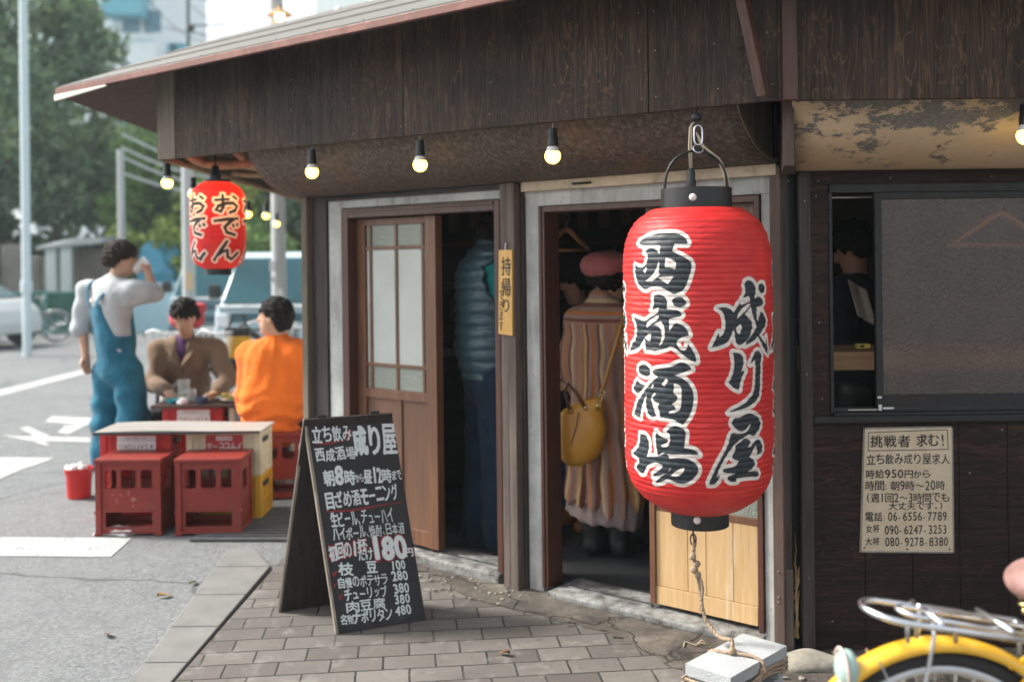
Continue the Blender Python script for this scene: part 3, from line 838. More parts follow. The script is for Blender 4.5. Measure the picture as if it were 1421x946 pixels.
mb = MB(); mb.box(1.436, 1.452, 3.979, 3.9836, 1.0, 1.008); mb.box(1.44, 1.452, 3.979, 3.9836, .952, .975); mb.box(1.458, 1.50, 3.981, 3.9856, .957, .964); part('sticker', mb, plain('white_sticker', (.6, .62, .6), .6), sash)
mb = MB(); mb.box(1.32, 1.434, 3.98, 3.9845, .9535, .9575); part('sash_track', mb, M['steel'])
mb = MB(); rr = random.Random(6)
for x, z in ((1.215, 1.86), (1.205, 1.8), (1.212, 1.3), (1.22, 1.0), (1.153, 1.78), (1.153, .3), (1.153, 1.1), (1.09, 1.86), (1.9, 1.87), (1.5, 1.87)):
    y = 3.9888 if x > 1.18 else 3.9638
    mb.ball((x, y, z), (.004, .003, .004), 6)
for x, z in ((1.93, .87), (2.02, .2), (1.6, .6), (1.8, .7), (2.2, .5), (1.25, .12)): mb.ball((x, 3.9885, z), (.004, .003, .004), 6)
for s, z in ((.04, .22), (.04, .2), (.04, .32)): mb.ball(A(s, .036, z), (.005, .005, .005), 6)
part('nail_head', mb, plain('brass_nail', (.30, .24, .17), .5, metal=.6))
# --- inside
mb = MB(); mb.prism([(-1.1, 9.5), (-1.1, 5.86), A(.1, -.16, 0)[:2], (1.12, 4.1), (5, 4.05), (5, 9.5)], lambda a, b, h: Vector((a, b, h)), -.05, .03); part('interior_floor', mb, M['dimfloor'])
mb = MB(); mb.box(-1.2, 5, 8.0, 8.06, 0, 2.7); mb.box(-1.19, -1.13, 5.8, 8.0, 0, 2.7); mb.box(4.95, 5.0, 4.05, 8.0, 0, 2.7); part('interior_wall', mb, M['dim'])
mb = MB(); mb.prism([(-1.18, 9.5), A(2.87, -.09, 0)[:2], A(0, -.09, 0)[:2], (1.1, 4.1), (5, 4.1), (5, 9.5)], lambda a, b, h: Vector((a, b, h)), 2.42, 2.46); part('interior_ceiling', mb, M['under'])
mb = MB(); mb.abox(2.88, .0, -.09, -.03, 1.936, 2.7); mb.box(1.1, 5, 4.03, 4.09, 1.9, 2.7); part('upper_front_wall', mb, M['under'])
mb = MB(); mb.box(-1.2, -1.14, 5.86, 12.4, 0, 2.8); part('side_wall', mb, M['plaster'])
# ================================================================== paper lanterns
def m_lantern(name, w, glow=0.0):
    t = NT(name)
    at = t.n('Attribute', attribute_name='ink').outputs['Fac']
    v = t.coord()
    n1 = t.noise(v, 9, 5, .7); n2 = t.noise(v, 70, 4, .7); n3 = t.noise(t.coord((1, 1, 5)), 16, 6, .8)
    red = t.ramp(n1, [(.3, (.52, .013, .018)), (.7, (.68, .032, .030))])
    red = t.mix(t.ramp(n3, [(.64, 0), (.72, .45)]), red, (.75, .30, .22))
    red = t.mix(t.ramp(t.noise(v, 2.6, 4, .6), [(.4, 0), (.7, .5)]), red, (.72, .085, .06))
    red = t.mix(t.ramp(t.noise(t.coord((1, 1, 14)), 5, 4, .6), [(.5, 0), (.75, .35)]), red, (.36, .008, .014))
    white = t.ramp(n1, [(.3, (.70, .64, .58)), (.7, (.80, .76, .70))])
    black = t.ramp(n2, [(.3, (.012, .017, .022)), (.7, (.034, .044, .054))])
    black = t.mix(t.ramp(n3, [(.69, 0), (.72, .6)]), black, (.35, .36, .36))
    atn = t.math('ADD', at, t.math('MULTIPLY', t.math('SUBTRACT', n2, .5), .003))
    c = t.mix(t.ramp(t.math('MULTIPLY', atn, 1 / w), [(.98, 0), (1.0, 1)]), white, red)
    fb = t.ramp(t.math('ADD', t.math('MULTIPLY', atn, 200.0), .5), [(.3, 1), (.7, 0)])
    c = t.mix(fb, c, black)
    t.p(col=c, rough=.48, spec=.4)
    t.bump(t.noise(v, 120, 4), .18, .003)
    if glow:
        tr = t.n('BsdfTranslucent', {'Color': c}); mx = t.n('MixShader', {0: glow, 1: t.b.outputs[0], 2: tr.outputs[0]})
        t.t.links.new(mx.outputs[0], t.out.inputs['Surface'])
    return t.m
def poly_sdf(X, Y, P):
    P = np.asarray(P, float); n = len(P)
    d2 = np.full(X.shape, 1e9); ins = np.zeros(X.shape, bool)
    for i in range(n):
        a, b = P[i], P[(i + 1) % n]; e = b - a
        wx, wy = X - a[0], Y - a[1]
        t = np.clip((wx * e[0] + wy * e[1]) / max(1e-12, e @ e), 0, 1)
        d2 = np.minimum(d2, (wx - t * e[0]) ** 2 + (wy - t * e[1]) ** 2)
        if a[1] != b[1]:
            c = ((a[1] > Y) != (b[1] > Y)) & (X < (b[0] - a[0]) * (Y - a[1]) / (b[1] - a[1]) + a[0]); ins ^= c
    d = np.sqrt(d2); return np.where(ins, -d, d)
def smooth_poly(P, n=2):
    P = np.asarray(P, float)
    for _ in range(n):                             # soften the corners a little, keep the sharp ends
        Q = []
        for i in range(len(P)):
            a, b, c = P[i - 1], P[i], P[(i + 1) % len(P)]
            u, w = b - a, c - b
            cs = (u @ w) / max(1e-9, np.linalg.norm(u) * np.linalg.norm(w))
            if cs < .25: Q.append(b)
            else: Q += [b * .78 + a * .22, b * .78 + c * .22]
        P = np.array(Q)
    return P
def lantern_mesh(name, mat, parent, ctr, rad, ztop, zbot, prof, nridge, nth, nz, shapes, period, outline):
    """prof: list of (t, r/rad) top to bottom; shapes: list of (outer polygon, holes) in (arc, z) metres"""
    T = np.linspace(0, 1, nz); Rz = np.interp(T, [p[0] for p in prof], [p[1] for p in prof]) * rad
    k = np.ones(9) / 9; pad = np.pad(Rz, 4, mode='edge'); Rz = np.convolve(pad, k, 'valid'); Rz[0] = prof[0][1] * rad; Rz[-1] = prof[-1][1] * rad
    Z = ztop + (zbot - ztop) * T
    rid = np.abs(np.sin(np.pi * nridge * T)) ** .6
    Rr = Rz + .0027 * (rid - .6) * min(1.0, rad / .26)
    m = nth // period
    th = (np.arange(m) / nth) * 2 * math.pi
    span = 2 * math.pi * rad / period
    X, Y = np.meshgrid(th * rad, Z, indexing='ij')
    ink = np.full(X.shape, .5)
    for outer, holes in shapes:
        for sh in (-2, -1, 0, 1, 2):
            o = smooth_poly(outer); o[:, 0] += sh * span
            mg = outline + .02
            i0 = np.searchsorted(th * rad, o[:, 0].min() - mg); i1 = np.searchsorted(th * rad, o[:, 0].max() + mg)
            if i1 <= i0: continue
            zz = (Z > o[:, 1].min() - mg) & (Z < o[:, 1].max() + mg); j = np.where(zz)[0]
            if not len(j): continue
            sl = (slice(i0, i1), slice(j[0], j[-1] + 1))
            d = poly_sdf(X[sl], Y[sl], o)
            for h in holes:
                hh = smooth_poly(h); hh[:, 0] += sh * span
                d = np.maximum(d, -poly_sdf(X[sl], Y[sl], hh))
            ink[sl] = np.minimum(ink[sl], d)
    ink = np.tile(ink, (period, 1))
    th = np.arange(nth) / nth * 2 * math.pi
    # theta: 0 faces the camera-side (-y), grows towards +x
    jit = 1 + .0035 * np.sin(th * 3 + 1)[:, None] + .002 * np.sin(th[:, None] * 7 + T[None] * 9) + .0026 * np.sin(th[:, None] * 13 + 40 * np.sin(T[None] * 9)) * np.sin(T[None] * 61 + 5 * np.sin(th[:, None] * 4)) + .0018 * np.sin(T[None] * 150 + 3 * np.sin(th[:, None] * 5))
    VX = ctr[0] + np.sin(th)[:, None] * Rr[None] * jit; VY = ctr[1] - np.cos(th)[:, None] * Rr[None] * jit; VZ = np.tile(Z, (nth, 1))
    V = np.stack([VX, VY, VZ], -1).reshape(-1, 3)
    i, j = np.meshgrid(np.arange(nth), np.arange(nz - 1), indexing='ij'); i2 = (i + 1) % nth
    F = np.stack([i * nz + j, i * nz + j + 1, i2 * nz + j + 1, i2 * nz + j], -1).reshape(-1, 4)
    o = np_obj(name, V, F, mat, parent)
    a = o.data.attributes.new('ink', 'FLOAT', 'POINT'); a.data.foreach_set('value', ink.astype(np.float32).ravel())
    return o
LC = Vector((.66, 3.6, 0)); LR = .2615
def to_arc(u, v, c=LC, rad=LR):
    d = ray(u, v); ox, oy = EYE.x - c.x, EYE.y - c.y
    a = d.x ** 2 + d.y ** 2; b = 2 * (ox * d.x + oy * d.y); q = ox * ox + oy * oy - rad * rad
    t = (-b - math.sqrt(max(0, b * b - 4 * a * q))) / (2 * a)
    x, y, z = ox + t * d.x, oy + t * d.y, EYE.z + t * d.z
    return (math.atan2(x, -y) * rad, z)
BRUSH = [
 (860, 310, 9.458, [[(215,245),(300,180),(420,140),(560,122),(700,125),(800,150),(860,195),(890,245),(885,270),(710,268),(690,345),(680,360),(760,400),(860,450),(930,500),(948,560),(930,640),(900,740),(870,820),(830,880),(740,925),(700,930),(640,890),(540,835),(420,828),(340,870),(270,830),(220,740),(205,650),(200,545),(280,590),(330,560),(365,480),(360,400),(315,375),(370,325),(430,320),(480,355),(510,410),(525,300),(500,285),(260,290)]],
  [[(600,450),(680,470),(735,510),(740,560),(725,605),(660,575),(590,578)], [(500,710),(580,700),(710,695),(630,795)], [(510,480),(520,540),(505,630),(525,665),(470,730),(400,760),(335,755),(420,690),(480,600),(500,530)], [(345,570),(360,600),(335,660),(312,625)]]),
 (860, 400, 8.6, [[(615,150),(650,110),(740,100),(790,150),(795,200),(720,230),(650,210)], [(405,85),(470,70),(530,95),(570,150),(560,250),(700,255),(745,310),(730,335),(590,365),(590,515),(655,410),(740,430),(800,480),(828,560),(740,585),(690,620),(675,660),(720,730),(780,745),(810,700),(812,655),(880,750),(915,830),(912,880),(840,860),(740,780),(620,680),(540,725),(410,750),(405,740),(310,735),(295,590),(270,640),(220,720),(125,745),(155,640),(190,630),(205,520),(200,420),(165,345),(230,365),(300,395),(370,340),(465,285),(455,230),(380,265),(405,200)]],
  [[(315,420),(380,360),(462,320),(465,360),(320,470)], [(405,430),(490,390),(535,470),(535,580),(510,650),(465,695),(500,600),(500,510),(470,455)], [(300,590),(330,550),(372,540),(360,635),(330,625)]]),
 (860, 495, 9.458, [[(240,140),(290,95),(350,105),(395,165),(400,230),(360,262),(290,240),(250,200)], [(230,305),(260,345),(335,385),(290,430),(235,490),(180,420),(195,360)], [(415,185),(520,150),(680,130),(790,70),(860,75),(920,120),(945,165),(850,200),(720,245),(830,280),(910,350),(965,450),(975,560),(955,680),(910,790),(830,895),(780,870),(700,815),(525,795),(525,740),(495,640),(520,615),(450,580),(420,540),(470,490),(455,465),(410,520),(420,590),(450,690),(480,770),(450,795),(390,780),(350,690),(340,600),(350,490),(310,580),(280,690),(270,795),(185,750),(215,640),(235,580),(300,480),(400,340),(500,265),(450,230)]],
  [[(605,285),(640,310),(585,385),(552,360)], [(435,345),(445,380),(410,425),(420,370)], [(710,350),(780,365),(815,420),(805,690),(720,735),(645,740),(645,715),(740,690),(720,640),(680,625),(755,570),(765,520),(700,470),(715,410)]]),
 (860, 585, 9.458, [[(265,155),(340,170),(380,240),(385,340),(360,460),(420,455),(500,455),(600,405),(640,450),(650,480),(760,470),(880,480),(980,530),(1035,600),(1025,680),(960,760),(860,815),(760,815),(620,750),(540,790),(440,815),(490,750),(600,680),(660,640),(680,570),(640,650),(560,700),(430,718),(430,690),(540,620),(560,570),(480,525),(380,560),(330,620),(310,670),(270,680),(205,600),(250,540),(250,480),(170,410),(240,340),(265,260)], [(465,190),(485,130),(530,190),(640,235),(630,270),(545,310),(560,330),(620,335),(660,270),(660,170),(610,125),(670,65),(740,50),(820,80),(868,130),(865,200),(845,345),(950,355),(1010,390),(1040,435),(880,430),(640,425),(560,400),(500,445),(480,330)]],
  [[(665,710),(740,640),(850,600),(845,650),(760,725)]]),
 (970, 375, 7.88, [[(640,200),(660,145),(700,145),(720,190),(710,240),(670,255)], [(490,135),(540,100),(590,130),(622,200),(605,310),(655,275),(705,340),(685,385),(630,400),(625,520),(640,555),(668,455),(700,460),(735,550),(725,610),(670,680),(660,710),(730,810),(735,720),(757,915),(720,880),(640,720),(590,780),(500,818),(510,790),(600,670),(630,610),(580,490),(565,395),(500,480),(580,560),(575,660),(540,750),(450,825),(400,800),(380,640),(355,700),(340,740),(290,810),(135,845),(215,680),(225,735),(280,680),(290,560),(260,450),(200,415),(280,400),(340,420),(375,465),(450,345),(455,380),(555,340),(545,280),(475,305),(510,240)]],
  [[(415,520),(430,460),(500,385),(560,360),(560,380),(480,470),(410,535)], [(400,630),(455,585),(470,630),(440,700),(420,690)]]),
 (970, 480, 9.458, [[(440,85),(540,95),(580,150),(580,240),(555,330),(600,320),(560,400),(540,480),(520,580),(450,550),(385,480),(430,400),(460,300),(460,180)], [(665,235),(720,90),(770,50),(820,100),(805,250),(800,600),(770,700),(650,800),(390,875),(430,840),(600,750),(700,640),(730,550),(740,300),(730,180)]], []),
 (970, 560, 7.56, [[(335,195),(370,145),(420,150),(500,98),(570,105),(640,160),(645,250),(570,345),(530,320),(510,325),(380,410),(330,480),(270,570),(220,660),(180,780),(225,735),(205,800),(170,850),(110,850),(110,820),(180,660),(230,570),(300,440),(330,320),(360,300),(400,318),(490,305),(545,225),(530,215),(500,265),(450,290),(410,285),(360,240)], [(490,355),(540,390),(530,430),(505,460),(545,445),(590,380),(630,370),(665,430),(660,500),(610,545),(610,480),(590,435),(530,560),(570,580),(590,640),(560,680),(510,715),(610,700),(635,730),(625,765),(560,765),(480,770),(400,785),(400,820),(340,825),(295,790),(300,765),(390,730),(260,725),(245,700),(260,680),(390,655),(415,595),(360,585),(340,550),(380,490),(375,440),(440,390)]], []),
]
shapes = []
for (x0, y0, k, outs, holes) in BRUSH:
    hp = [[to_arc(x0 + x / k, y0 + y / k) for x, y in h] for h in holes]
    for o in outs: shapes.append(([to_arc(x0 + x / k, y0 + y / k) for x, y in o], hp))
ZT, ZB = Yp(967, 290, 3.6).z, Yp(967, 705, 3.6).z
BL = thing('paper_lantern', 'big red paper lantern with tall black brush lettering hanging by the near doorway', 'lantern', (LC.x, LC.y, ZB - .06))
big_prof = [(0, .60), (.012, .68), (.04, .83), (.08, .925), (.125, .98), (.17, 1.0), (.82, 1.0), (.87, .975), (.915, .91), (.955, .78), (.985, .60), (1, .46)]
lantern_mesh('paper_shade', m_lantern('red_lantern_paper', .0128, .16), BL, LC, LR, ZT, ZB, big_prof, 56, 480, 560, shapes + [([(x + sh * 2.33 * LR, z) for x, z in o_], [[(x + sh * 2.33 * LR, z) for x, z in h_] for h_ in hs_]) for sh in (-1, 1) for o_, hs_ in shapes], 1, .013)
def ring_cap(r, z0, z1, parent, ctr, name):
    mb = MB(); mb.lathe([(r - .006, z0), (r, z0), (r, z1), (r - .006, z1), (r - .006, z0)], (ctr[0], ctr[1], 0), 40)
    return mb.build(name, M['black'], parent, smooth=R(40))
z2 = Yp(967, 262, 3.6).z; ring_cap(.125, ZT - .012, z2, BL, LC, 'top_ring')
ring_cap(.102, ZB - .056, ZB + .012, BL, LC, 'bottom_ring')
mb = MB(); mb.lathe([(.0, ZB - .04), (.097, ZB - .04), (.097, ZB - .035), (0, ZB - .035)], LC, 30); mb.build('bottom_plate', M['black'], BL)
mb = MB()
for z, rr_ in ((Yp(945, 277, 3.6).z, .1265), (Yp(945, 712, 3.6).z, .1035)):
    a = -.27; mb.ball((LC.x + math.sin(a) * rr_, LC.y - math.cos(a) * rr_, z), (.0135, .008, .0135), 12)
mb.build('button', plain('pearl_button', (.72, .66, .62), .3, .08, 9), BL, smooth=True)
mb = MB(); P = []
for i in range(25):
    t = math.pi * i / 24; P.append((LC.x - .113 * math.cos(t) * (1 if abs(math.cos(t)) < .9 else 1), LC.y, z2 - .03 + .165 * math.sin(t) ** .7))
mb.tube(P, .0055, 8); hd = mb.build('handle', M['black'], BL, smooth=True)
ztop_h = z2 - .03 + .165
mb = MB(); x = LC.x - .018; mb.lathe([(.016, z2 - .05), (.018, z2 + .01), (.018, z2 + .03), (.0155, z2 + .034), (.0155, z2 + .06), (.009, z2 + .072)], (x, LC.y, 0), 16); mb.build('bulb_socket', M['black'], BL, smooth=R(40))
hk = onplane(968, 148, A(0, .47, 0), NA); hookz = Yp(968, 168, 3.6).z
mb = MB()
def sag(a, b, s, n=10): return [Vector(a).lerp(Vector(b), i / n) + Vector((0, 0, -s * math.sin(math.pi * i / n))) for i in range(n + 1)]
mb.tube([(x - .003, LC.y, z2 + .07), (x - .006, LC.y, z2 + .15), (x - .002, LC.y, z2 + .22), (LC.x + .0, LC.y, hookz)], .0032, 6)
mb.tube([(x + .003, LC.y, z2 + .07), (x + .002, LC.y, z2 + .15), (x + .004, LC.y, z2 + .23), (LC.x + .004, LC.y, hookz)], .0032, 6)
mb.tube([(LC.x + .118, LC.y + .0, z2 - .01), (LC.x + .112, LC.y, z2 + .05), (LC.x + .085, LC.y, z2 + .105), (LC.x + .03, LC.y, z2 + .15), (LC.x + .008, LC.y - .004, z2 + .19)], .0032, 6)
mb.tube([(LC.x + .104, LC.y + .0, z2 - .01), (LC.x + .10, LC.y, z2 + .055), (LC.x + .075, LC.y, z2 + .11), (LC.x + .02, LC.y, z2 + .155), (LC.x + .002, LC.y - .004, z2 + .2)], .0032, 6)
mb.build('cord', M['wire'], BL, smooth=True)
mb = MB(); zc0, zc1 = ztop_h + .005, hookz - .005; P = []
for i in range(20):
    t = 2 * math.pi * i / 20; P.append((LC.x + .008 + .015 * math.cos(t), LC.y - .008, (zc0 + zc1) / 2 + .002 + (zc1 - zc0) * .36 * np.sign(math.sin(t)) * abs(math.sin(t)) ** .5))
mb.tube(P, .003, 6, closed=True)
P = [(LC.x + .008 + .018 * math.cos(t), LC.y - .006 + .01 * math.sin(t), ztop_h + .008 + .016 * math.sin(t)) for t in np.linspace(0, 2 * math.pi, 16, endpoint=False)]
mb.tube(P, .002, 6, closed=True); mb.build('carabiner', M['chrome'], BL, smooth=True)
mb = MB(); mb.ball((LC.x + .002, LC.y - .004, hookz + .012), (.02, .02, .018), 12); mb.tube([(LC.x + .002, LC.y, hookz + .02), (hk.x, hk.y, hk.z + .015)], .004, 6); mb.build('hook_knob', M['black'], BL, smooth=True)
# chain ring and rope below
zr = ZB - .056
RP = thing('tether_rope', 'hemp rope tying the big red lantern down to the grey concrete block', 'rope', G(1000, 890))
mb = MB(); pu = lambda u, v, y: Yp(u, v, y)
mb.tube([pu(962, 728, 3.6) + Vector((0, 0, .01)), pu(962, 742, 3.6), pu(964, 752, 3.6)], .004, 6)
P = [pu(962 + 4 * math.cos(t), 748 + 8 * math.sin(t), 3.6) for t in np.linspace(0, 2 * math.pi, 12, endpoint=False)]
mb.tube(P, .0028, 6, closed=True); mb.build('hook', plain('rusty_iron', (.16, .09, .06), .7, .3, 20, metal=.4), RP, smooth=True)
def rope(path, r=.0075, name='strand', strands=True):
    P = [Vector(p) for p in path]; Q = []
    for i in range(len(P) - 1):                   # catmull-rom
        p0, p1, p2, p3 = P[max(i - 1, 0)], P[i], P[i + 1], P[min(i + 2, len(P) - 1)]
        n = max(3, int((p2 - p1).length / .012))
        for k in range(n):
            t = k / n; Q.append(.5 * ((2 * p1) + (p2 - p0) * t + (2 * p0 - 5 * p1 + 4 * p2 - p3) * t * t + (3 * p1 - p0 - 3 * p2 + p3) * t ** 3))
    Q.append(P[-1]); mb = MB()
    L = 0; ph = []
    for i, q in enumerate(Q):
        if i: L += (q - Q[i - 1]).length
        ph.append(L)
    for s in range(3):
        S = []
        for i, q in enumerate(Q):
            t = (Q[min(i + 1, len(Q) - 1)] - Q[max(i - 1, 0)]).normalized(); x_ = t.orthogonal().normalized() if abs(t.z) < .999 else Vector((1, 0, 0)); 
            a0 = Vector((0, 0, 1)) if abs(t.z) < .8 else Vector((1, 0, 0)); x_ = t.cross(a0).normalized(); y_ = t.cross(x_)
            an = ph[i] / (r * 7) * 2 * math.pi + s * 2.094; S.append(q + (x_ * math.cos(an) + y_ * math.sin(an)) * r * .5)
        mb.tube(S, r * .62, 6)
    return mb.build(name, M['rope'], RP, smooth=True)
rope([pu(964, 752, 3.6), pu(962, 770, 3.6), pu(966, 792, 3.6)], .008)
mb = MB()
for i, (u, v) in enumerate(((961, 772), (967, 782), (963, 790), (968, 797))): mb.ball(pu(u, v, 3.59), (.014, .012, .013), 10)
mb.build('knot', M['rope'], RP, smooth=True)
rope([pu(966, 795, 3.6), pu(972, 820, 3.6), pu(976, 850, 3.59), pu(986, 870, 3.57), pu(1000, 884, 3.53), pu(1016, 887, 3.49)], .0075)
rope([pu(970, 798, 3.59), pu(975, 815, 3.59), pu(972, 845, 3.6), pu(974, 850, 3.59)], .006)
# ------------------------------------------------------------------ concrete block under the rope
bc = Vector((.760, 3.475, 0)); ex = Vector((.69, .72, 0)).normalized(); ey = Vector((-ex.y, ex.x, 0))
BK = thing('concrete_block', 'grey hollow concrete block wrapped in rope on the paving by the near door', 'concrete block', bc)
bf = lambda x_, y_, z_: bc + ex * x_ + ey * y_ + UP * z_
mb = MB(); hl, hw = .185, .088
mb.box(-hl, hl, -hw, hw, .155, .195, 0, bf)
mb.box(-hl + .012, -hl + .045, -hw + .01, hw - .01, 0, .155, 0, bf); mb.box(hl - .045, hl - .012, -hw + .01, hw - .01, 0, .155, 0, bf); mb.box(-.022, .022, -hw + .012, hw - .012, 0, .155, 0, bf)
for s in (-1, 1):
    a, b = (-hl + .045, -.022) if s < 0 else (.022, hl - .045)
    n = 8
    pl = [(a, .0), (b, .0)]
    mb.box(a, b, -hw + .014, hw - .014, 0, .085, 0, bf)
    for i in range(n):                            # arched top of each hole
        t0, t1 = i / n, (i + 1) / n; x0, x1 = a + (b - a) * t0, a + (b - a) * t1
        zc = .155 - .03 * (1 - math.sin(math.pi * (t0 + t1) / 2)) ** 1.2
        mb.box(x0, x1, -hw + .012, hw - .012, zc - .001, .156, 0, bf)
mb.build('block_body', M['conc'], BK, bevel=.005)
def loop(z, off, x0, x1, n=4):
    pts = []
    for x_, y_ in ((x0, -hw - off), (x1, -hw - off), (x1, hw + off), (x0, hw + off)): pts.append(bf(x_, y_, z))
    return pts
for k, z in enumerate((.145, .128, .112)):
    P = [bf(-hl - .004, -hw * .9, z), bf(-hl - .004, hw * .9, z), bf(-hl + .02, hw + .002, z + .004), bf(hl - .02, hw + .002, z - .003 + k * .006), bf(hl + .004, hw * .8, z), bf(hl + .004, -hw * .8, z + .01), bf(hl - .03, -hw - .004, z + .004), bf(.03, -hw - .008, z + .012 + .008 * k), bf(-hl + .03, -hw - .004, z - .02 + k * .01), bf(-hl - .004, -hw * .9, z)]
    rope(P, .006)
rope([pu(1016, 887, 3.49), bf(-.02, hw * .2, .203), bf(-.03, hw + .004, .19), bf(-.03, hw + .006, .12)], .0065)
rope([pu(1016, 887, 3.49), bf(-.01, .0, .204), bf(.0, -hw * .6, .204), bf(.005, -hw - .008, .19), bf(.0, -hw - .008, .15), bf(-.05, -hw - .008, .11), bf(-.13, -hw - .004, .07)], .0065)
rope([bf(.0, -hw - .01, .165), bf(-.06, -hw - .012, .12), bf(-.16, -hw - .006, .085)], .0065)
mb = MB(); mb.ball(bf(.004, -hw - .01, .165), .014, 10); mb.ball(bf(-.02, .01, .208), .013, 10); mb.build('knot', M['rope'], RP, smooth=True)
mb = MB(); rr = random.Random(2)
P = [G(945 + 9 * i + rr.uniform(-4, 4), 893 + rr.uniform(-4, 4), .012) for i in range(5)]
mb.tube(P, .003, 5); mb.tube([P[2], P[2] + Vector((.02, -.02, .03)), P[2] + Vector((.05, -.01, .0))], .0025, 5)
tag(mb.build('rope_scrap', M['wire'], at=P[0], smooth=True), 'frayed pale scrap of string on the concrete left of the grey block', 'string')
F_ = Field((.0, .0, -.05), (.34, .26, .09), .008).ell((.17, .13, .0), (.14, .085, .04), 0).keep(lambda X, Y, Z: -Z - .012).rough(lambda X, Y, Z: .006 * np.sin(X * 37 + Y * 20) * np.sin(Y * 43))
V, F = F_.mesh(); V = V + np.array([.93, 3.72, .012]); tag(np_obj('flat_stone', V, F, M['stone'], at=(1.1, 3.85, 0)), 'flat worn stone at the foot of the dark corner posts', 'stone')
rr = random.Random(12); mb = MB()
for i in range(26):
    p = G(1060 + rr.uniform(0, 110), 902 + rr.uniform(0, 40), .012); mb.ball(p, (rr.uniform(.006, .022), rr.uniform(.006, .02), rr.uniform(.004, .012)), 6)
for i in range(40):
    p = A(rr.uniform(1.25, 1.9), rr.uniform(.06, .3), .009); mb.ball(p, (rr.uniform(.003, .012), rr.uniform(.003, .012), rr.uniform(.002, .006)), 6)
setting(mb.build('gravel', M['stone'], at=(0, 0, 0)), 'stuff')
# ------------------------------------------------------------------ small lantern
OC = Vector((-1.717, 5.9, 0)); OR_ = .158; OZT, OZB = Yp(303, 253, 5.9).z, Yp(303, 373, 5.9).z
def strokes(x0, x1, z0, z1, lines, w):
    out = []
    for ln in lines:
        P = [Vector((x0 + (x1 - x0) * a, z1 + (z0 - z1) * b)) for a, b in ln]; L, Rr_ = [], []
        for i, p in enumerate(P):
            t = (P[min(i + 1, len(P) - 1)] - P[max(i - 1, 0)]).normalized(); n = Vector((-t.y, t.x))
            k = w * (1.0 if 0 < i < len(P) - 1 else .75); L.append(p + n * k); Rr_.append(p - n * k)
        for i in range(len(P) - 1): out.append(([tuple(L[i]), tuple(L[i + 1]), tuple(Rr_[i + 1]), tuple(Rr_[i])], []))
        for p in P[1:-1]: out.append(([(p.x + w * math.cos(a), p.y + w * math.sin(a)) for a in np.linspace(0, 2 * math.pi, 8, endpoint=False)], []))
    return out
KO = [[(.05, .33), (.62, .27)], [(.36, .02), (.37, .68), (.28, .88), (.12, .8), (.2, .62), (.5, .47), (.78, .47), (.93, .62), (.84, .82), (.58, .95)], [(.74, .1), (.95, .27)]]
KD = [[(.02, .2), (.5, .1), (.95, .05), (.6, .26), (.42, .52), (.5, .8), (.86, .95)], [(.72, .36), (.8, .52)], [(.9, .3), (.98, .46)]]
KN = [[(.52, .0), (.3, .45), (.03, .98), (.33, .56), (.5, .52), (.54, .85), (.7, .95), (.98, .6)]]
HH = OZT - OZB; osh = []
for c in (.60,):
    a0, a1 = OR_ * (c - .49), OR_ * (c + .49)
    for k, (z1, z0) in zip((KO, KD, KN), ((.15, .38), (.42, .63), (.68, .9))):
        osh += strokes(a0, a1, OZT - HH * z0, OZT - HH * z1, k, .0102)
OL = thing('paper_lantern', 'small red paper lantern with three kana hanging at the corner of the canopy', 'lantern', (OC.x, OC.y, OZB - .04))
sm_prof = [(0, .45), (.02, .62), (.06, .80), (.11, .92), (.17, .985), (.24, 1.0), (.78, 1.0), (.86, .97), (.92, .88), (.965, .72), (1, .5)]
lantern_mesh('paper_shade', m_lantern('lit_red_lantern_paper', .0125, .35), OL, OC, OR_, OZT, OZB, sm_prof, 30, 320, 240, osh, 5, .014)
ring_cap(.075, OZT - .006, OZT + .015, OL, OC, 'top_ring'); ring_cap(.075, OZB - .035, OZB + .006, OL, OC, 'bottom_ring')
mb = MB(); q = Yp(300, 228, 5.9)
mb.lathe([(.032, OZT - .01), (.034, OZT + .04), (.026, OZT + .05), (.02, OZT + .095), (.01, OZT + .1)], (OC.x - .012, OC.y, 0), 14); mb.build('bulb_socket', M['black'], OL, smooth=R(40))
mb = MB(); mb.tube([(OC.x - .012, OC.y, OZT + .09), (OC.x - .005, OC.y, 2.4)], .005, 6); mb.build('cord', M['black'], OL)
mb = MB(); mb.ball((OC.x - .012, OC.y, OZT - .06), .032, 14); mb.build('lit_bulb', emis('lantern_bulb', (1, .62, .22), 60), OL, smooth=True)
# ================================================================== festoon bulbs
BG = emis('lit_bulb_glass', (1.0, .68, .12), 3.4)
BW = plain('bulb_collar', (.72, .70, .66), .5, .05, 9, bump=0)
proto = None
def bulb(p, label, s=1.0, zc=None):
    global proto
    if proto is None:
        r = thing('light_bulb', label, 'light bulb', p, 'string of lit bulbs under the eaves')
        mb = MB(); mb.ball((0, 0, -.114), (.033, .033, .033), 18); g = mb.build('bulb_glass', BG, r, local=True, smooth=True)
        mb = MB(); mb.lathe([(.017, -.070), (.024, -.082), (.0285, -.096), (.027, -.097), (.016, -.074)], n=18); mb.build('bulb_collar', BW, r, local=True, smooth=R(50))
        mb = MB(); mb.lathe([(.006, .0), (.018, -.002), (.0205, -.012), (.0205, -.04), (.023, -.043), (.023, -.074), (.019, -.077)], n=18); mb.build('socket', M['black'], r, local=True, smooth=R(40))
        mb = MB(); mb.tube([(0, 0, 0), (.004, .003, .03), (.0, .0, .07)], .003, 6); mb.tube([(0, 0, .03), (.012, .008, .05), (.03, .01, .045), (.036, .012, .06)], .003, 6); mb.build('flex', M['wire'], r, local=True)
        proto = r; return r
    r = proto.copy(); COL.objects.link(r); r.location = p; r['label'] = label; r.scale = (s, s, s)
    for c in proto.children:
        d = c.copy(); COL.objects.link(d); d.parent = r
    return r
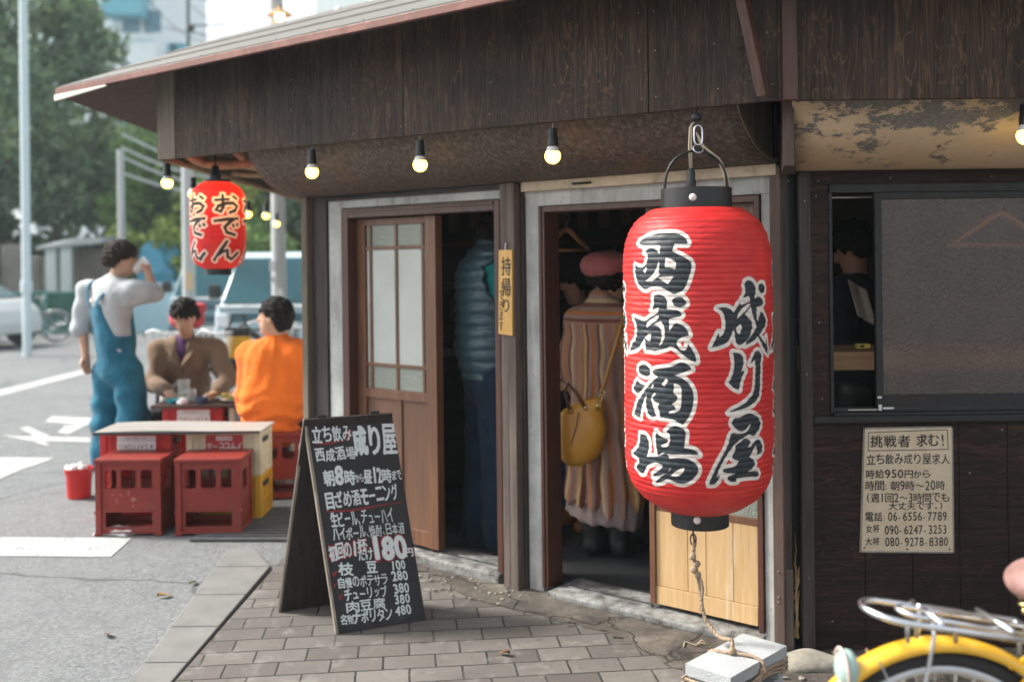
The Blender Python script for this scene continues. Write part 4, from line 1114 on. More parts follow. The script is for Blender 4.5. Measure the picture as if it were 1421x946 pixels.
for u, v, lab in ((433, 240, 'lit bulb with black socket hanging at the left end of the rounded signboard'), (583, 230, 'lit bulb hanging above the wooden sliding door left of the vest wearer'), (767, 218, 'lit bulb hanging above the doorway with the striped dress')):
    p = onplane(u, v, A(0, .46, 0), NA); bulb(p + Vector((0, 0, .118)), lab)
p = Yp(1424, 190, 3.56); bulb(p + Vector((0, 0, .118)), 'lit bulb in front of the peeling cream signboard')
for (u, v, y, lab) in ((232, 255, 5.85, 'lit bulb at the outer left corner of the canopy'), (268, 270, 6.9, 'lit bulb just behind the left rim of the small lantern'), (344, 298, 8.6, 'lit bulb showing beside the right rim of the small lantern'), (369, 300, 9.4, 'lit bulb next after the small lantern along the side eave'), (384, 311, 10.6, 'farthest lit bulb along the side eave by the grey pole')):
    p = Yp(u, v, y); bulb(p + Vector((0, 0, .118)), lab, 1.0)
# ================================================================== chalk menu board
bl_, br_ = Vector((-.758, 4.237, 0)), Vector((-.393, 4.397, 0)); wd = (br_ - bl_); wn_ = wd.normalized(); dn = Vector((-wn_.y, wn_.x, 0))
if dn.y < 0: dn = -dn
bkl = Vector((-1.071, 4.529, 0)); bkr = bkl + wd
ht = .885; tl, tr = (bl_ + bkl) / 2 + UP * ht, (br_ + bkr) / 2 + UP * ht
AB = thing('menu_board', 'black folding chalk menu board with white brush writing on the paving', 'menu board', (bl_ + bkr) / 2)
fn = (tl - bl_).cross(wd).normalized()
if fn.y > 0: fn = -fn
bn = (tl - bkl).cross(wd).normalized()
if bn.y < 0: bn = -bn
def slab(mb, a, b, c, d, n, th, m=0): mb.hexa([a, b, b - n * th, a - n * th, d, c, c - n * th, d - n * th], m)
z0 = UP * .003; up_f = (tl - bl_).normalized(); up_b = (tl - bkl).normalized()
mb = MB(); slab(mb, bl_ + z0 + wn_ * .012 + up_f * .008, br_ + z0 - wn_ * .006 + up_f * .008, tr - wn_ * .006 - up_f * .008, tl + wn_ * .012 - up_f * .008, fn, .012)
chalk = NT('chalkboard_black'); v = chalk.coord(); a = chalk.noise(v, 6, 6, .7); b = chalk.noise(v, 140, 3)
chalk.p(col=chalk.ramp(a, [(.3, (.012, .013, .015)), (.62, (.024, .026, .029)), (.8, (.05, .052, .055))]), rough=chalk.ramp(b, [(.3, .5), (.7, .68)]), spec=.4); chalk.bump(b, .08, .002)
mb.build('front_panel', chalk.m, AB, bevel=.001)
mb = MB(); slab(mb, bkl + z0, bkr + z0, tr - dn * .004, tl - dn * .004, bn, .014); mb.build('back_panel', wood('dark_board_back', (.018, .014, .012), (.05, .04, .034), .6), AB, bevel=.002)
edge = wood('worn_board_edge', (.16, .13, .10), (.42, .37, .31), .7, (20, 20, 1.2))
mb = MB(); slab(mb, bl_ + z0, bl_ + z0 + wn_ * .012, tl + wn_ * .012, tl, fn, -.004); slab(mb, bl_ + z0 - fn * .004, bl_ + z0 + wn_ * .012 - fn * .004, tl + wn_ * .012 - fn * .004, tl - fn * .004, fn, .016)
slab(mb, bkl + z0 + bn * .001, bkl + z0 + wn_ * .012 + bn * .001, tl + wn_ * .012 + bn * .001, tl + bn * .001, bn, .018)
mb.build('edge_strip', edge, AB, bevel=.002)
mb = MB(); slab(mb, br_ + z0 - wn_ * .006, br_ + z0, tr, tr - wn_ * .006, fn, .016); slab(mb, tl + wn_ * .012 - up_f * .008, tr - wn_ * .006 - up_f * .008, tr - wn_ * .006, tl + wn_ * .012, fn, .016); slab(mb, bl_ + z0 + wn_ * .012, br_ + z0 - wn_ * .006, br_ + z0 - wn_ * .006 + up_f * .008, bl_ + z0 + wn_ * .012 + up_f * .008, fn, .016)
mb.build('frame', M['black'], AB, bevel=.001)
mb = MB()
for t in (.2, .8): mb.box(-.02, .02, -.006, .006, -.01, .012, 0, lambda x_, y_, z_, t=t: tl.lerp(tr, t) + wn_ * x_ + dn * y_ + UP * z_)
mb.build('hinge', M['black'], AB)
def bpt(X, Y): return onplane(370 + X / 2.784, 560 + Y / 2.784, bl_, fn)
rnd = random.Random(21)
mb, mr, mu = MB(), MB(), MB()
pp = bpt(300, 400); scl = (bpt(310, 400) - pp).length / 10; vs_ = (bpt(300, 410) - pp).length / 10
def bline(txt, x0, y0, x1, y1, h, bold=.03, jit=.05, red=False, tilt=0.0):
    d = bpt(x1, y1) - bpt(x0, y0)
    if red: write(mr, txt, bpt(x0, y0), bpt(x1, y1), up_f, fn, h * vs_ * 1.06, bold + .05, 0, lift=.0012, tilt=tilt)
    st = rnd.getstate(); write(mb, txt, bpt(x0, y0), bpt(x1, y1), up_f, fn, h * vs_, bold, jit, lift=.0022, rnd=rnd, tilt=tilt)
bline('立ち飲み', 174, 122, 328, 112, 62, .035)
mr_ = mr
bline('西成酒場', 186, 200, 342, 188, 52, .035)
bline('成り屋', 332, 150, 500, 134, 118, .045, .04)
bline('朝', 218, 288, 262, 286, 62, .04); bline('8', 262, 280, 298, 278, 76, .06); bline('時', 300, 284, 342, 282, 56, .04); bline('から', 343, 288, 374, 286, 30, .03); bline('昼', 374, 284, 408, 282, 52, .04); bline('12', 408, 278, 444, 275, 60, .055); bline('時', 445, 278, 482, 276, 52, .035); bline('まで', 483, 278, 520, 274, 38, .03)
bline('目ざめ酒', 226, 376, 362, 360, 62, .04); bline('モーニング', 362, 358, 508, 340, 62, .045)
bline('生ビール、チューハイ', 246, 446, 490, 430, 56, .035, .06)
bline('ハイボール、焼酎、日本酒', 254, 505, 532, 478, 46, .03, .05)
bline('初回の', 240, 578, 328, 560, 58, .04, red=True); bline('1', 330, 558, 350, 556, 54, .06, red=True); bline('杯', 348, 548, 390, 544, 50, .035, red=True); bline('だけ', 352, 584, 410, 576, 44, .035)
bline('1', 404, 562, 442, 558, 84, .10, red=True); bline('80', 444, 560, 540, 548, 84, .085, red=True); bline('円', 536, 575, 566, 572, 32, .03, red=True)
bline('枝', 276, 642, 336, 638, 46, .045); bline('豆', 384, 634, 428, 630, 44, .045); bline('100', 478, 624, 536, 620, 36, .05)
bline('自慢のポテサラ', 274, 692, 468, 676, 40, .035); bline('280', 482, 666, 545, 660, 36, .05)
bline('チューリップ', 300, 740, 466, 720, 42, .045); bline('380', 488, 714, 550, 708, 36, .05)
bline('肉豆腐', 306, 785, 460, 768, 40, .04); bline('380', 492, 756, 554, 750, 36, .05)
bline('名物', 284, 836, 336, 830, 36, .03); bline('ナポリタン', 332, 828, 486, 806, 46, .045); bline('480', 496, 800, 558, 792, 36, .05)
def swash(x0, y0, x1, y1, w):
    P = [bpt(x0 + (x1 - x0) * t, y0 + (y1 - y0) * t + 5 * math.sin(t * 5)) + fn * .0011 for t in np.linspace(0, 1, 12)]
    n = len(P); ww = [w * vs_ * (.4 + .6 * math.sin(math.pi * min(1, i / (n - 1) + .15))) for i in range(n)]
    mu.add([p + up_f * k for p, k in zip(P, ww)] + [p - up_f * k for p, k in zip(P, ww)], [(i, i + 1, n + i + 1, n + i) for i in range(n - 1)])
swash(228, 416, 520, 386, 3.5); swash(240, 600, 400, 560, 7); swash(182, 152, 330, 142, 4); swash(300, 112, 330, 110, 12); swash(255, 655, 272, 652, 8); swash(258, 700, 270, 697, 8); swash(280, 745, 292, 742, 8)
mb.build('chalk_writing', plain('white_chalk_marker', (.60, .66, .66), .8, .1, 60, bump=0), AB)
mr.build('red_marker', plain('dark_red_marker', (.24, .014, .022), .7, .15, 40, bump=0), AB)
mu.build('red_underline', MATS['dark_red_marker'], AB)
# ================================================================== notice on the wall
PY = 3.986
q = [Yp(u, v, PY) for u, v in ((1198, 593), (1322, 591), (1324, 767), (1193, 766))]
PO = thing('wall_notice', 'cream handwritten job notice pasted on the dark plywood under the window', 'notice', q[3])
mb = MB(); mb.prism([(p.x, p.z) for p in q], lambda a, b, h: Vector((a, h, b)), PY - .0025, PY + .003)
pap = NT('old_cream_paper'); v = pap.coord(); n1 = pap.noise(v, 7, 6, .7); n2 = pap.noise(v, 60, 4)
pap.p(col=pap.mix(.3, pap.ramp(n1, [(.3, (.47, .37, .25)), (.65, (.62, .51, .37))]), pap.ramp(n2, [(.3, (.5, .42, .3)), (.7, (.7, .6, .46))])), rough=.6, spec=.35); pap.bump(n2, .1, .002)
mb.build('paper', pap.m, PO, bevel=.001)
mb = MB(); E_ = [(q[i], q[(i + 1) % 4]) for i in range(4)]
for a, b in E_:
    a2, b2 = Vector((a.x, PY - .0032, a.z)), Vector((b.x, PY - .0032, b.z)); d = (b2 - a2).normalized(); n = Vector((d.z, 0, -d.x)) * .006
    c = sum(q, Vector()) / 4
    if (c - a2).dot(n) < 0: n = -n
    mb.add([a2, b2, b2 + n, a2 + n], [(0, 1, 2, 3)])
mb.build('worn_edge', plain('grey_paper_edge', (.23, .21, .18), .8, .3, 30, bump=0), PO)
mb = MB()
def ppt(X, Y): return Yp(1100 + X / 2.452, 560 + Y / 2.452, PY - .004)
pk = (ppt(0, 10) - ppt(0, 0)).length / 10
rnd = random.Random(31)
def pline(txt, x0, x1, y, h, bold=.012): write(mb, txt, ppt(x0, y), ppt(x1, y - 2), UP, Vector((0, -1, 0)), h * pk, bold, .025, lift=.0, rnd=rnd)
pline('挑戦者', 262, 402, 128, 40, .022); pline('求む!', 420, 522, 124, 40, .022)
pline('立ち飲み成り屋求人', 250, 536, 189, 34, .016)
pline('時給', 248, 312, 240, 30, .014); pline('950', 312, 378, 239, 28, .02); pline('円から', 380, 470, 240, 26, .014)
pline('時間:朝9時〜20時', 246, 520, 279, 32, .014); pline('(週1回2〜3時間でも', 248, 534, 320, 30, .014); pline('大丈夫です。)', 326, 514, 348, 25, .012)
pline('電話:06-6556-7789', 246, 526, 384, 30, .014); pline('女将', 248, 296, 426, 26, .01); pline('090-6247-3253', 312, 526, 429, 30, .012); pline('大将', 246, 296, 469, 26, .01); pline('080-9278-8380', 314, 530, 470, 30, .012)
bx = [ppt(258, 98), ppt(527, 88), ppt(529, 155), ppt(258, 160)]
for i in range(4):
    a, b = bx[i], bx[(i + 1) % 4]; d = (b - a).normalized(); n = Vector((-d.z, 0, d.x)) * .0013
    mb.add([a - n, b - n, b + n, a + n], [(0, 1, 2, 3)])
mb.build('ink_writing', plain('black_ink', (.02, .02, .022), .6, .2, 30, bump=0), PO)
mb = MB()
for X, Y in ((244, 490), (390, 494), (534, 494)): mb.ball(ppt(X, Y), (.004, .003, .004), 8)
mb.build('rusty_pin', plain('rust_pin', (.16, .05, .03), .6), PO)
# ================================================================== take-away plaque on the middle post
c_ = [onplane(u, v, A(0, .075, 0), NA) for u, v in ((692.5, 347), (711, 346.5), (711.5, 466), (692, 463))]
PQ = thing('wooden_plaque', 'narrow yellow wooden plaque with brush lettering on the post between the doors', 'plaque', c_[3])
mb = MB(); s_ = [((p - C0).dot(DA), p.z) for p in c_]
mb.prism(s_, lambda a, b, h: A(a, h, b), .066, .078); mb.build('board', wood('bright_yellow_board', (.58, .32, .085), (.78, .48, .16), .5, (20, 20, 1.0), bump=.08), PQ, bevel=.002)
mb = MB(); rnd = random.Random(41)
def q_(X, Y): return onplane(460 + X / 3.154, 250 + Y / 3.154, A(0, .0795, 0), NA)
ac = (q_(775, 400) - q_(765, 400)).normalized()
for ch, y0, y1, w in (('持', 332, 420, 40), ('帰', 426, 514, 40), ('り', 516, 580, 32)): write(mb, ch, q_(763, y0), q_(765, y1), ac, NA, (q_(763 + w, 400) - q_(763, 400)).length, .02, .02, vertical=True, lift=0, rnd=rnd)
write(mb, 'できます', q_(743, 480), q_(742, 660), ac, NA, (q_(760, 400) - q_(743, 400)).length, .015, .03, vertical=True, lift=.0, rnd=rnd)
mb.build('lettering', MATS['black_ink'], PQ)
mb = MB(); pn = A((s_[0][0] + s_[1][0]) / 2, .07, s_[0][1] + .028); mb.tube([pn + NA * .005, pn - UP * .03 + NA * .008], .002, 5); mb.ball(pn, .006, 8); mb.build('hook', M['steel'], PQ)
# ================================================================== beer crates, tables, bucket
CB = plain('brown_crate_plastic', (.23, .022, .014), .45, .16, 7, bump=.08, spec=.45, dirt=(.21, .045, .032))
CRD = plain('red_crate_plastic', (.50, .018, .018), .42, .12, 7, bump=.06, spec=.45)
CCR = plain('cream_crate_plastic', (.66, .56, .40), .45, .08, 7, bump=.06, spec=.45, dirt=(.5, .42, .3))
CYE = plain('yellow_crate_plastic', (.62, .33, .03), .45, .12, 7, bump=.06, spec=.45)
WL = plain('white_crate_label', (.74, .72, .70), .5, .05, 9, bump=0)
RI = plain('red_crate_ink', (.42, .03, .03), .5, .1, 9, bump=0)
DI = plain('dull_red_ink', (.30, .07, .06), .6, .15, 9, bump=0)
def brown_crate(loc, label, rz=0.0, w=.385, h=.45, d=.30, marks=False, cat='beer crate'):
    r = thing('beer_crate', label, cat, loc, 'brown beer crates stood on end', rz)
    mb = MB(); t = .012; hw, hd = w / 2, d / 2
    for sy in (-1, 1):
        y0, y1 = (-hd + .012, -hd + .026) if sy < 0 else (hd - .026, hd - .012)
        mb.box(-hw + .03, hw - .03, y0, y1, .02, .05); mb.box(-hw + .03, hw - .03, y0, y1, .135, .275); mb.box(-hw + .03, hw - .03, y0, y1, .385, h - .012)
        xs = [-hw + .03, -hw + .055, -.072, -.044, .044, .072, hw - .055, hw - .03]
        for i in range(0, 8, 2): mb.box(xs[i], xs[i + 1], y0, y1, .275, .385)
        for i in (0, 6): mb.box(xs[i], xs[i + 1], y0, y1, .05, .135)
        for cx, ww in ((-.107, .069), (0, .088), (.107, .069)):   # rounded window corners
            for sx in (-1, 1):
                x = cx + sx * ww / 2
                for zz, sz in ((.385, -1), (.275, 1)): mb.prism([(x + sx * .004, zz - sz * .004), (x - sx * .016, zz - sz * .004), (x + sx * .004, zz + sz * .016)], lambda a, b, hh: Vector((a, hh, b)), y0 + .001, y1 - .001)
        for z in (.15, .27): mb.box(-hw + .03, hw - .03, y0 - .004 if sy < 0 else y1, y0 if sy < 0 else y1 + .004, z - .005, z + .005)
    for sx in (-1, 1):
        x0, x1 = (-hw + .008, -hw + .022) if sx < 0 else (hw - .022, hw - .008)
        mb.box(x0, x1, -hd + .03, hd - .03, .02, .25); mb.box(x0, x1, -hd + .03, hd - .03, .36, h - .012); mb.box(x0, x1, -hd + .03, -.05, .25, .36); mb.box(x0, x1, .05, hd - .03, .25, .36)
        for sy in (-1, 1):
            mb.box(sx * hw, sx * (hw - .034), sy * hd, sy * (hd - .034), .0, h - .008)
            for z in (.003, .13): mb.box(sx * (hw + .006), sx * (hw - .036), sy * (hd + .006), sy * (hd - .036), z, z + .014)
    mb.build('crate_body', CB, r, local=True, bevel=.004)
    mb = MB(); mb.box(-hw - .007, hw + .007, -hd - .007, hd + .007, h - .022, h); mb.build('rim', CB, r, local=True, bevel=.005)
    mb = MB(); mb.box(-hw - .002, hw + .002, -hd - .002, hd + .002, .012, .024); mb.build('base_rim', CB, r, local=True, bevel=.004)
    if marks:
        mb = MB(); rn = random.Random(5)
        for x, z, s in ((-.1, .235, '、'), (-.055, .235, '、'), (-.005, .235, '!'), (-.075, .19, '!'), (.01, .195, 'や'), (.02, .17, '、')):
            V, F = glyph(s, .05); k = .035
            mb.add([(x + q[0] * k, -hd + .0115, z + q[1] * k) for q in V], F)
        mb.build('faded_print', plain('faded_pink_print', (.55, .30, .28), .6, .1, 40, bump=0), r, local=True)
    return r
def labelled_crate(loc, label, mat, w=.44, h=.275, d=.30, text=None, style='plate', rz=0.0):
    r = thing('beer_crate', label, 'beer crate', loc, 'beer crates stacked under the tables', rz)
    mb = MB(); hw, hd = w / 2, d / 2
    mb.box(-hw + .01, hw - .01, -hd + .01, -hd + .022, 0, h); mb.box(-hw + .01, hw - .01, hd - .022, hd - .01, 0, h); mb.box(-hw + .01, -hw + .022, -hd + .022, hd - .022, 0, h); mb.box(hw - .022, hw - .01, -hd + .022, hd - .022, 0, h); mb.box(-hw + .02, hw - .02, -hd + .02, hd - .02, h - .02, h - .006)
    for z in (.0, h - .022, h * .16, h * .84 - .01): mb.box(-hw + .002, hw - .002, -hd + .002, hd - .002, z, z + .016 if z not in (0.0,) else .022) if z in (0.0, h - .022) else mb.box(-hw + .004, hw - .004, -hd + .004, -hd + .012, z, z + .008)
    for sx in (-1, 1):
        for sy in (-1, 1): mb.box(sx * hw, sx * (hw - .04), sy * hd, sy * (hd - .03), .0, h)
    for x in (-hw + .07, -hw + .09, hw - .07, hw - .09): mb.box(x - .004, x + .004, -hd + .003, -hd + .012, .02, h - .02)
    for sx in (-1, 1):
        for y in (-.09, -.03, .03, .09): mb.box(sx * (hw - .003), sx * (hw - .012), y - .004, y + .004, .022, h - .022)
        mb.box(sx * (hw - .001), sx * (hw - .012), -hd + .03, hd - .03, h * .42, h * .42 + .008)
    mb.build('crate_body', mat, r, local=True, bevel=.003)
    for sx in (-1, 1):
        mb = MB(); mb.box(sx * (hw - .0005), sx * (hw - .012), -.06, .06, h - .085, h - .05); mb.build('handle_slot', M['black'], r, local=True, bevel=.006)
    if text:
        mb = MB(); x0, x1, zz0, zz1 = (-.115, .125, .13, .262)
        mb.box(x0, x1, -hd + .004, -hd + .0105, zz0, zz1)
        pl = mb.build('label_plate', WL if style == 'plate' else CCR, r, local=True, bevel=.002)
        mt, mk = MB(), MB(); y = -hd + .0035
        rn = random.Random(3)
        N_, U_ = Vector((0, -1, 0)), Vector((0, 0, -1))
        if style == 'plate':                      # printed the other way up: the crate stands on its head
            write(mt, 'SAPPORO', (x1 - .045, y, .185), (x0 + .012, y, .185), U_, N_, .035, .02, 0, lift=0, rnd=rn)
            mq = MB(); write(mq, 'ビール株式会社', (x1 - .06, y, .238), (x0 + .05, y, .238), U_, N_, .012, .01, 0, lift=0, rnd=rn); mq.build('small_print', DI, pl, local=True)
            st = []
            for i in range(10): a = math.pi / 2 + i * math.pi / 5; q = .014 if i % 2 == 0 else .006; st.append((x1 - .025 + q * math.cos(a), .187 - q * math.sin(a)))
            mt.build('print', DI, pl, local=True)
            mt = MB(); mt.prism(st, lambda a, b, hh: Vector((a, hh, b)), y - .0005, y); mt.build('star_mark', DI, pl, local=True)
        else:
            mk.box(x0 + .004, x1 - .004, y - .001, y + .0004, .15, .256); mk.build('red_field', RI, pl, local=True)
            write(mt, 'アサヒビール', (x1 - .01, y - .0016, .182), (x0 + .01, y - .0016, .182), U_, N_, .045, .03, 0, lift=0, rnd=rn)
            mt.build('print', WL, pl, local=True)
            mt = MB(); mt.box(-.045, .055, y - .0016, y - .0012, .220, .246); mt.build('label_tab', WL, pl, local=True)
            mq = MB(); write(mq, '朝日麦酒', (.05, y - .002, .233), (-.04, y - .002, .233), U_, N_, .017, .01, 0, lift=0, rnd=rn); mq.build('small_print', RI, pl, local=True)
    return r
brown_crate((-2.27, 6.07, SETZ + .001), 'brown beer crate stool with faded pink marks, left of the front pair', .0, marks=True)
brown_crate((-1.80, 6.055, SETZ + .001), 'brown beer crate stool in front of the cream crate', .03, w=.38)
labelled_crate((-2.345, 6.395, SETZ + .001), 'lower red crate behind the brown crate with pink marks', CRD)
labelled_crate((-2.345, 6.395, SETZ + .278), 'upper red crate with white label under the front table top', CRD, text=1)
labelled_crate((-1.80, 6.395, SETZ + .001), 'yellow crate under the cream crate', CYE, w=.46)
labelled_crate((-1.80, 6.395, SETZ + .278), 'cream crate with upside-down red katakana label', CCR, w=.46, text=1, style='katakana')
fr_t = plain('grey_table_plank', (.33, .31, .285), .45, .12, 6, bump=.1, stretch=(.4, 3, 3))
FT = thing('table_top', 'long pale grey board laid over the front crates as a table', 'table top', (-2.04, 6.32, .532))
mb = MB(); mb.sheet(lambda a, b: Vector((-2.555 + a * 1.01, 6.125 + b * .385 + .02 * a * (1 - b), .552 + .006 * math.sin(a * 5))), 16, 2)
o = mb.build('board', fr_t, FT); s = o.modifiers.new('thickness', 'SOLIDIFY'); s.thickness = .012; s.offset = -1
mb = MB(); mb.box(-2.557, -1.543, 6.116, 6.124, .536, .552); mb.build('edge_strip', plain('black_edge', (.03, .03, .032), .5), FT, bevel=.002)
# back table
labelled_crate((-2.34, 7.50, SETZ + .001), 'lower red crate under the food table', CRD)
labelled_crate((-2.34, 7.50, SETZ + .278), 'red crate with white label under the food table', CRD, text=1)
labelled_crate((-1.865, 7.50, SETZ + .001), 'lower cream crate under the right end of the food table', CCR, w=.42)
labelled_crate((-1.865, 7.50, SETZ + .278), 'upper cream crate under the right end of the food table', CCR, w=.42)
BT = thing('table_top', 'dark board with dishes laid over red and cream crates', 'table top', (-2.15, 7.50, .53))
mb = MB(); mb.box(-2.62, -1.62, 7.27, 7.75, .531, .553); mb.build('board', wood('dark_table_board', (.045, .022, .016), (.11, .055, .04), .4, (1.2, 22, 22)), BT, bevel=.003)
brown_crate((-1.53, 6.93, SETZ + .001), 'brown beer crate carrying the orange sweatshirt sitter', .05)
brown_crate((-1.10, 6.98, SETZ + .001), 'brown beer crate standing beside the tavern corner post', -.08)
brown_crate((-2.58, 8.25, SETZ + .001), 'brown beer crate under the brown jacket sitter', 0)
tz = .554
def dish(x, y, r, label, mat, name='plate', hgt=.018):
    t = thing(name, label, 'dish', (x, y, tz)); mb = MB()
    mb.lathe([(r * .55, .0), (r * .6, .003), (r, hgt), (r, hgt + .003), (r * .58, .006), (.0, .006)], n=28)
    mb.build('dish_body', mat, t, local=True, smooth=R(50)); return t
WC = plain('white_glaze', (.74, .74, .72), .2, .04, 9, bump=0); BC = plain('blue_glaze', (.05, .09, .16), .25, .2, 9, bump=0); TQ = plain('turquoise_plastic', (.05, .36, .42), .4)
dish(-2.27, 7.52, .09, 'white plate of brown food by the glass mug', WC); dish(-2.06, 7.46, .11, 'long white plate of fried food at the middle of the dark table', WC); dish(-1.80, 7.45, .09, 'small white plate at the right end of the dark table', WC)
dish(-2.27, 7.335, .05, 'dark blue bowl at the front of the dark table', BC, 'bowl', .045); dish(-2.50, 7.38, .05, 'turquoise dish at the left end of the dark table', TQ, 'bowl', .03)
def food(x, y, r, cols, label, seed):
    t = thing('food', label, 'food', (x, y, tz + .007)); rn = random.Random(seed)
    for k, c in enumerate(cols):
        mb = MB()
        for i in range(10): a, q = rn.uniform(0, 6.3), r * math.sqrt(rn.random()) * .8; mb.ball((q * math.cos(a), q * math.sin(a), rn.uniform(.012, .045)), (rn.uniform(.014, .03), rn.uniform(.012, .024), rn.uniform(.01, .018)), 8)
        mb.build('morsel', c, t, local=True, smooth=True)
FB, FG, FO = plain('fried_brown', (.36, .15, .05), .5, .3, 40), plain('leaf_green', (.16, .30, .05), .6, .3, 40), plain('egg_yellow', (.62, .40, .10), .5, .2, 40)
food(-2.27, 7.52, .08, (FB,), 'brown fried pieces on the plate by the mug', 1); food(-2.06, 7.46, .095, (FB, FG, FO), 'mixed brown, green and yellow food on the long plate', 2); food(-1.80, 7.45, .07, (FO, FB), 'yellow and brown food on the small right plate', 3)
gl = NT('clear_glass'); gl.p(col=(.92, .95, .94), rough=.05, trans=.85, ior=1.3); GLASS = gl.m
bee = plain('pale_ale', (.62, .50, .28), .2, .05, 5, bump=0)
def mug(x, y, h, r, label, fill=True):
    t = thing('beer_mug', label, 'glass', (x, y, tz)); mb = MB()
    mb.lathe([(r, 0), (r * 1.04, h), (r * .94, h), (r * .9, .012), (0, .012)], n=24); mb.build('glass_body', GLASS, t, local=True, smooth=R(40))
    if fill: mb = MB(); mb.lathe([(.0, .014), (r * .88, .014), (r * .9, h * .35), (0, h * .35)], n=20); mb.build('drink', bee, t, local=True)
    mb = MB(); mb.tube([(-r, 0, h * .8), (-r - .03, 0, h * .75), (-r - .035, 0, h * .5), (-r - .028, 0, h * .28), (-r, 0, h * .2)], .006, 8); mb.build('mug_handle', GLASS, t, local=True, smooth=True)
mug(-2.47, 7.56, .155, .045, 'tall glass mug on the left of the dark table'); mug(-2.38, 7.44, .10, .036, 'short glass in front of the tall mug', False)
def crumple(name, label, cat, loc, r, mat, seed, flat=.5):
    rn = random.Random(seed); V, n, k = [], 14, 9; mb = MB()
    mb.ball((0, 0, 0), 1.0, 16); vs = []
    for p in mb.v:
        q = Vector((p.x * r[0], p.y * r[1], p.z * r[2])); d = mnoise.noise(p * 2.1 + Vector((seed, 0, 0))) * .55 + 1; vs.append(Vector((q.x * d, q.y * d, max(0, q.z * d + r[2] * .5))))
    mb.v = vs; mb2 = MB(); mb2.add([v + Vector(loc) for v in vs], mb.f); tag(mb2.build(name, mat, at=loc), label, cat)
TIS = plain('white_tissue', (.76, .76, .75), .9, .04, 20, bump=.3, bscale=60)
crumple('tissue', 'crumpled white tissue between the glasses on the dark table', 'tissue', (-2.41, 7.335, tz), (.04, .035, .03), TIS, 3)
crumple('paper_litter', 'crumpled white paper lying on the road before the brown crates', 'litter', tuple(G(168, 741, SETZ)), (.09, .045, .03), TIS, 5); crumple('paper_litter', 'flat scrap of white paper left of the crumpled one', 'litter', tuple(G(141, 742, SETZ)), (.05, .02, .008), TIS, 8)
bk = G(110, 690, SETZ); BU = thing('bucket', 'small red bucket of white rubbish beside the front crates', 'bucket', bk); mb = MB()
mb.lathe([(.068, 0), (.075, .004), (.083, .15), (.087, .152), (.088, .172), (.092, .174), (.096, .205), (.09, .205), (.084, .17), (.078, .02), (0, .02)], n=28); mb.build('bucket_body', CRD, BU, local=True, smooth=R(35))
mb = MB(); rn = random.Random(3)
for i in range(16): a, q = rn.uniform(0, 6.3), .075 * math.sqrt(rn.random()); mb.ball((q * math.cos(a), q * math.sin(a), .2 + rn.uniform(-.015, .02)), (rn.uniform(.014, .026),) * 3, 8)
mb.build('rubbish', TIS, BU, local=True); mb = MB(); mb.tube([(.092 * math.cos(t), -.02 - .092 * math.sin(t) * .4, .2 - .05 * math.sin(t)) for t in np.linspace(0, math.pi, 14)], .003, 6); mb.build('handle', M['steel'], BU, local=True)

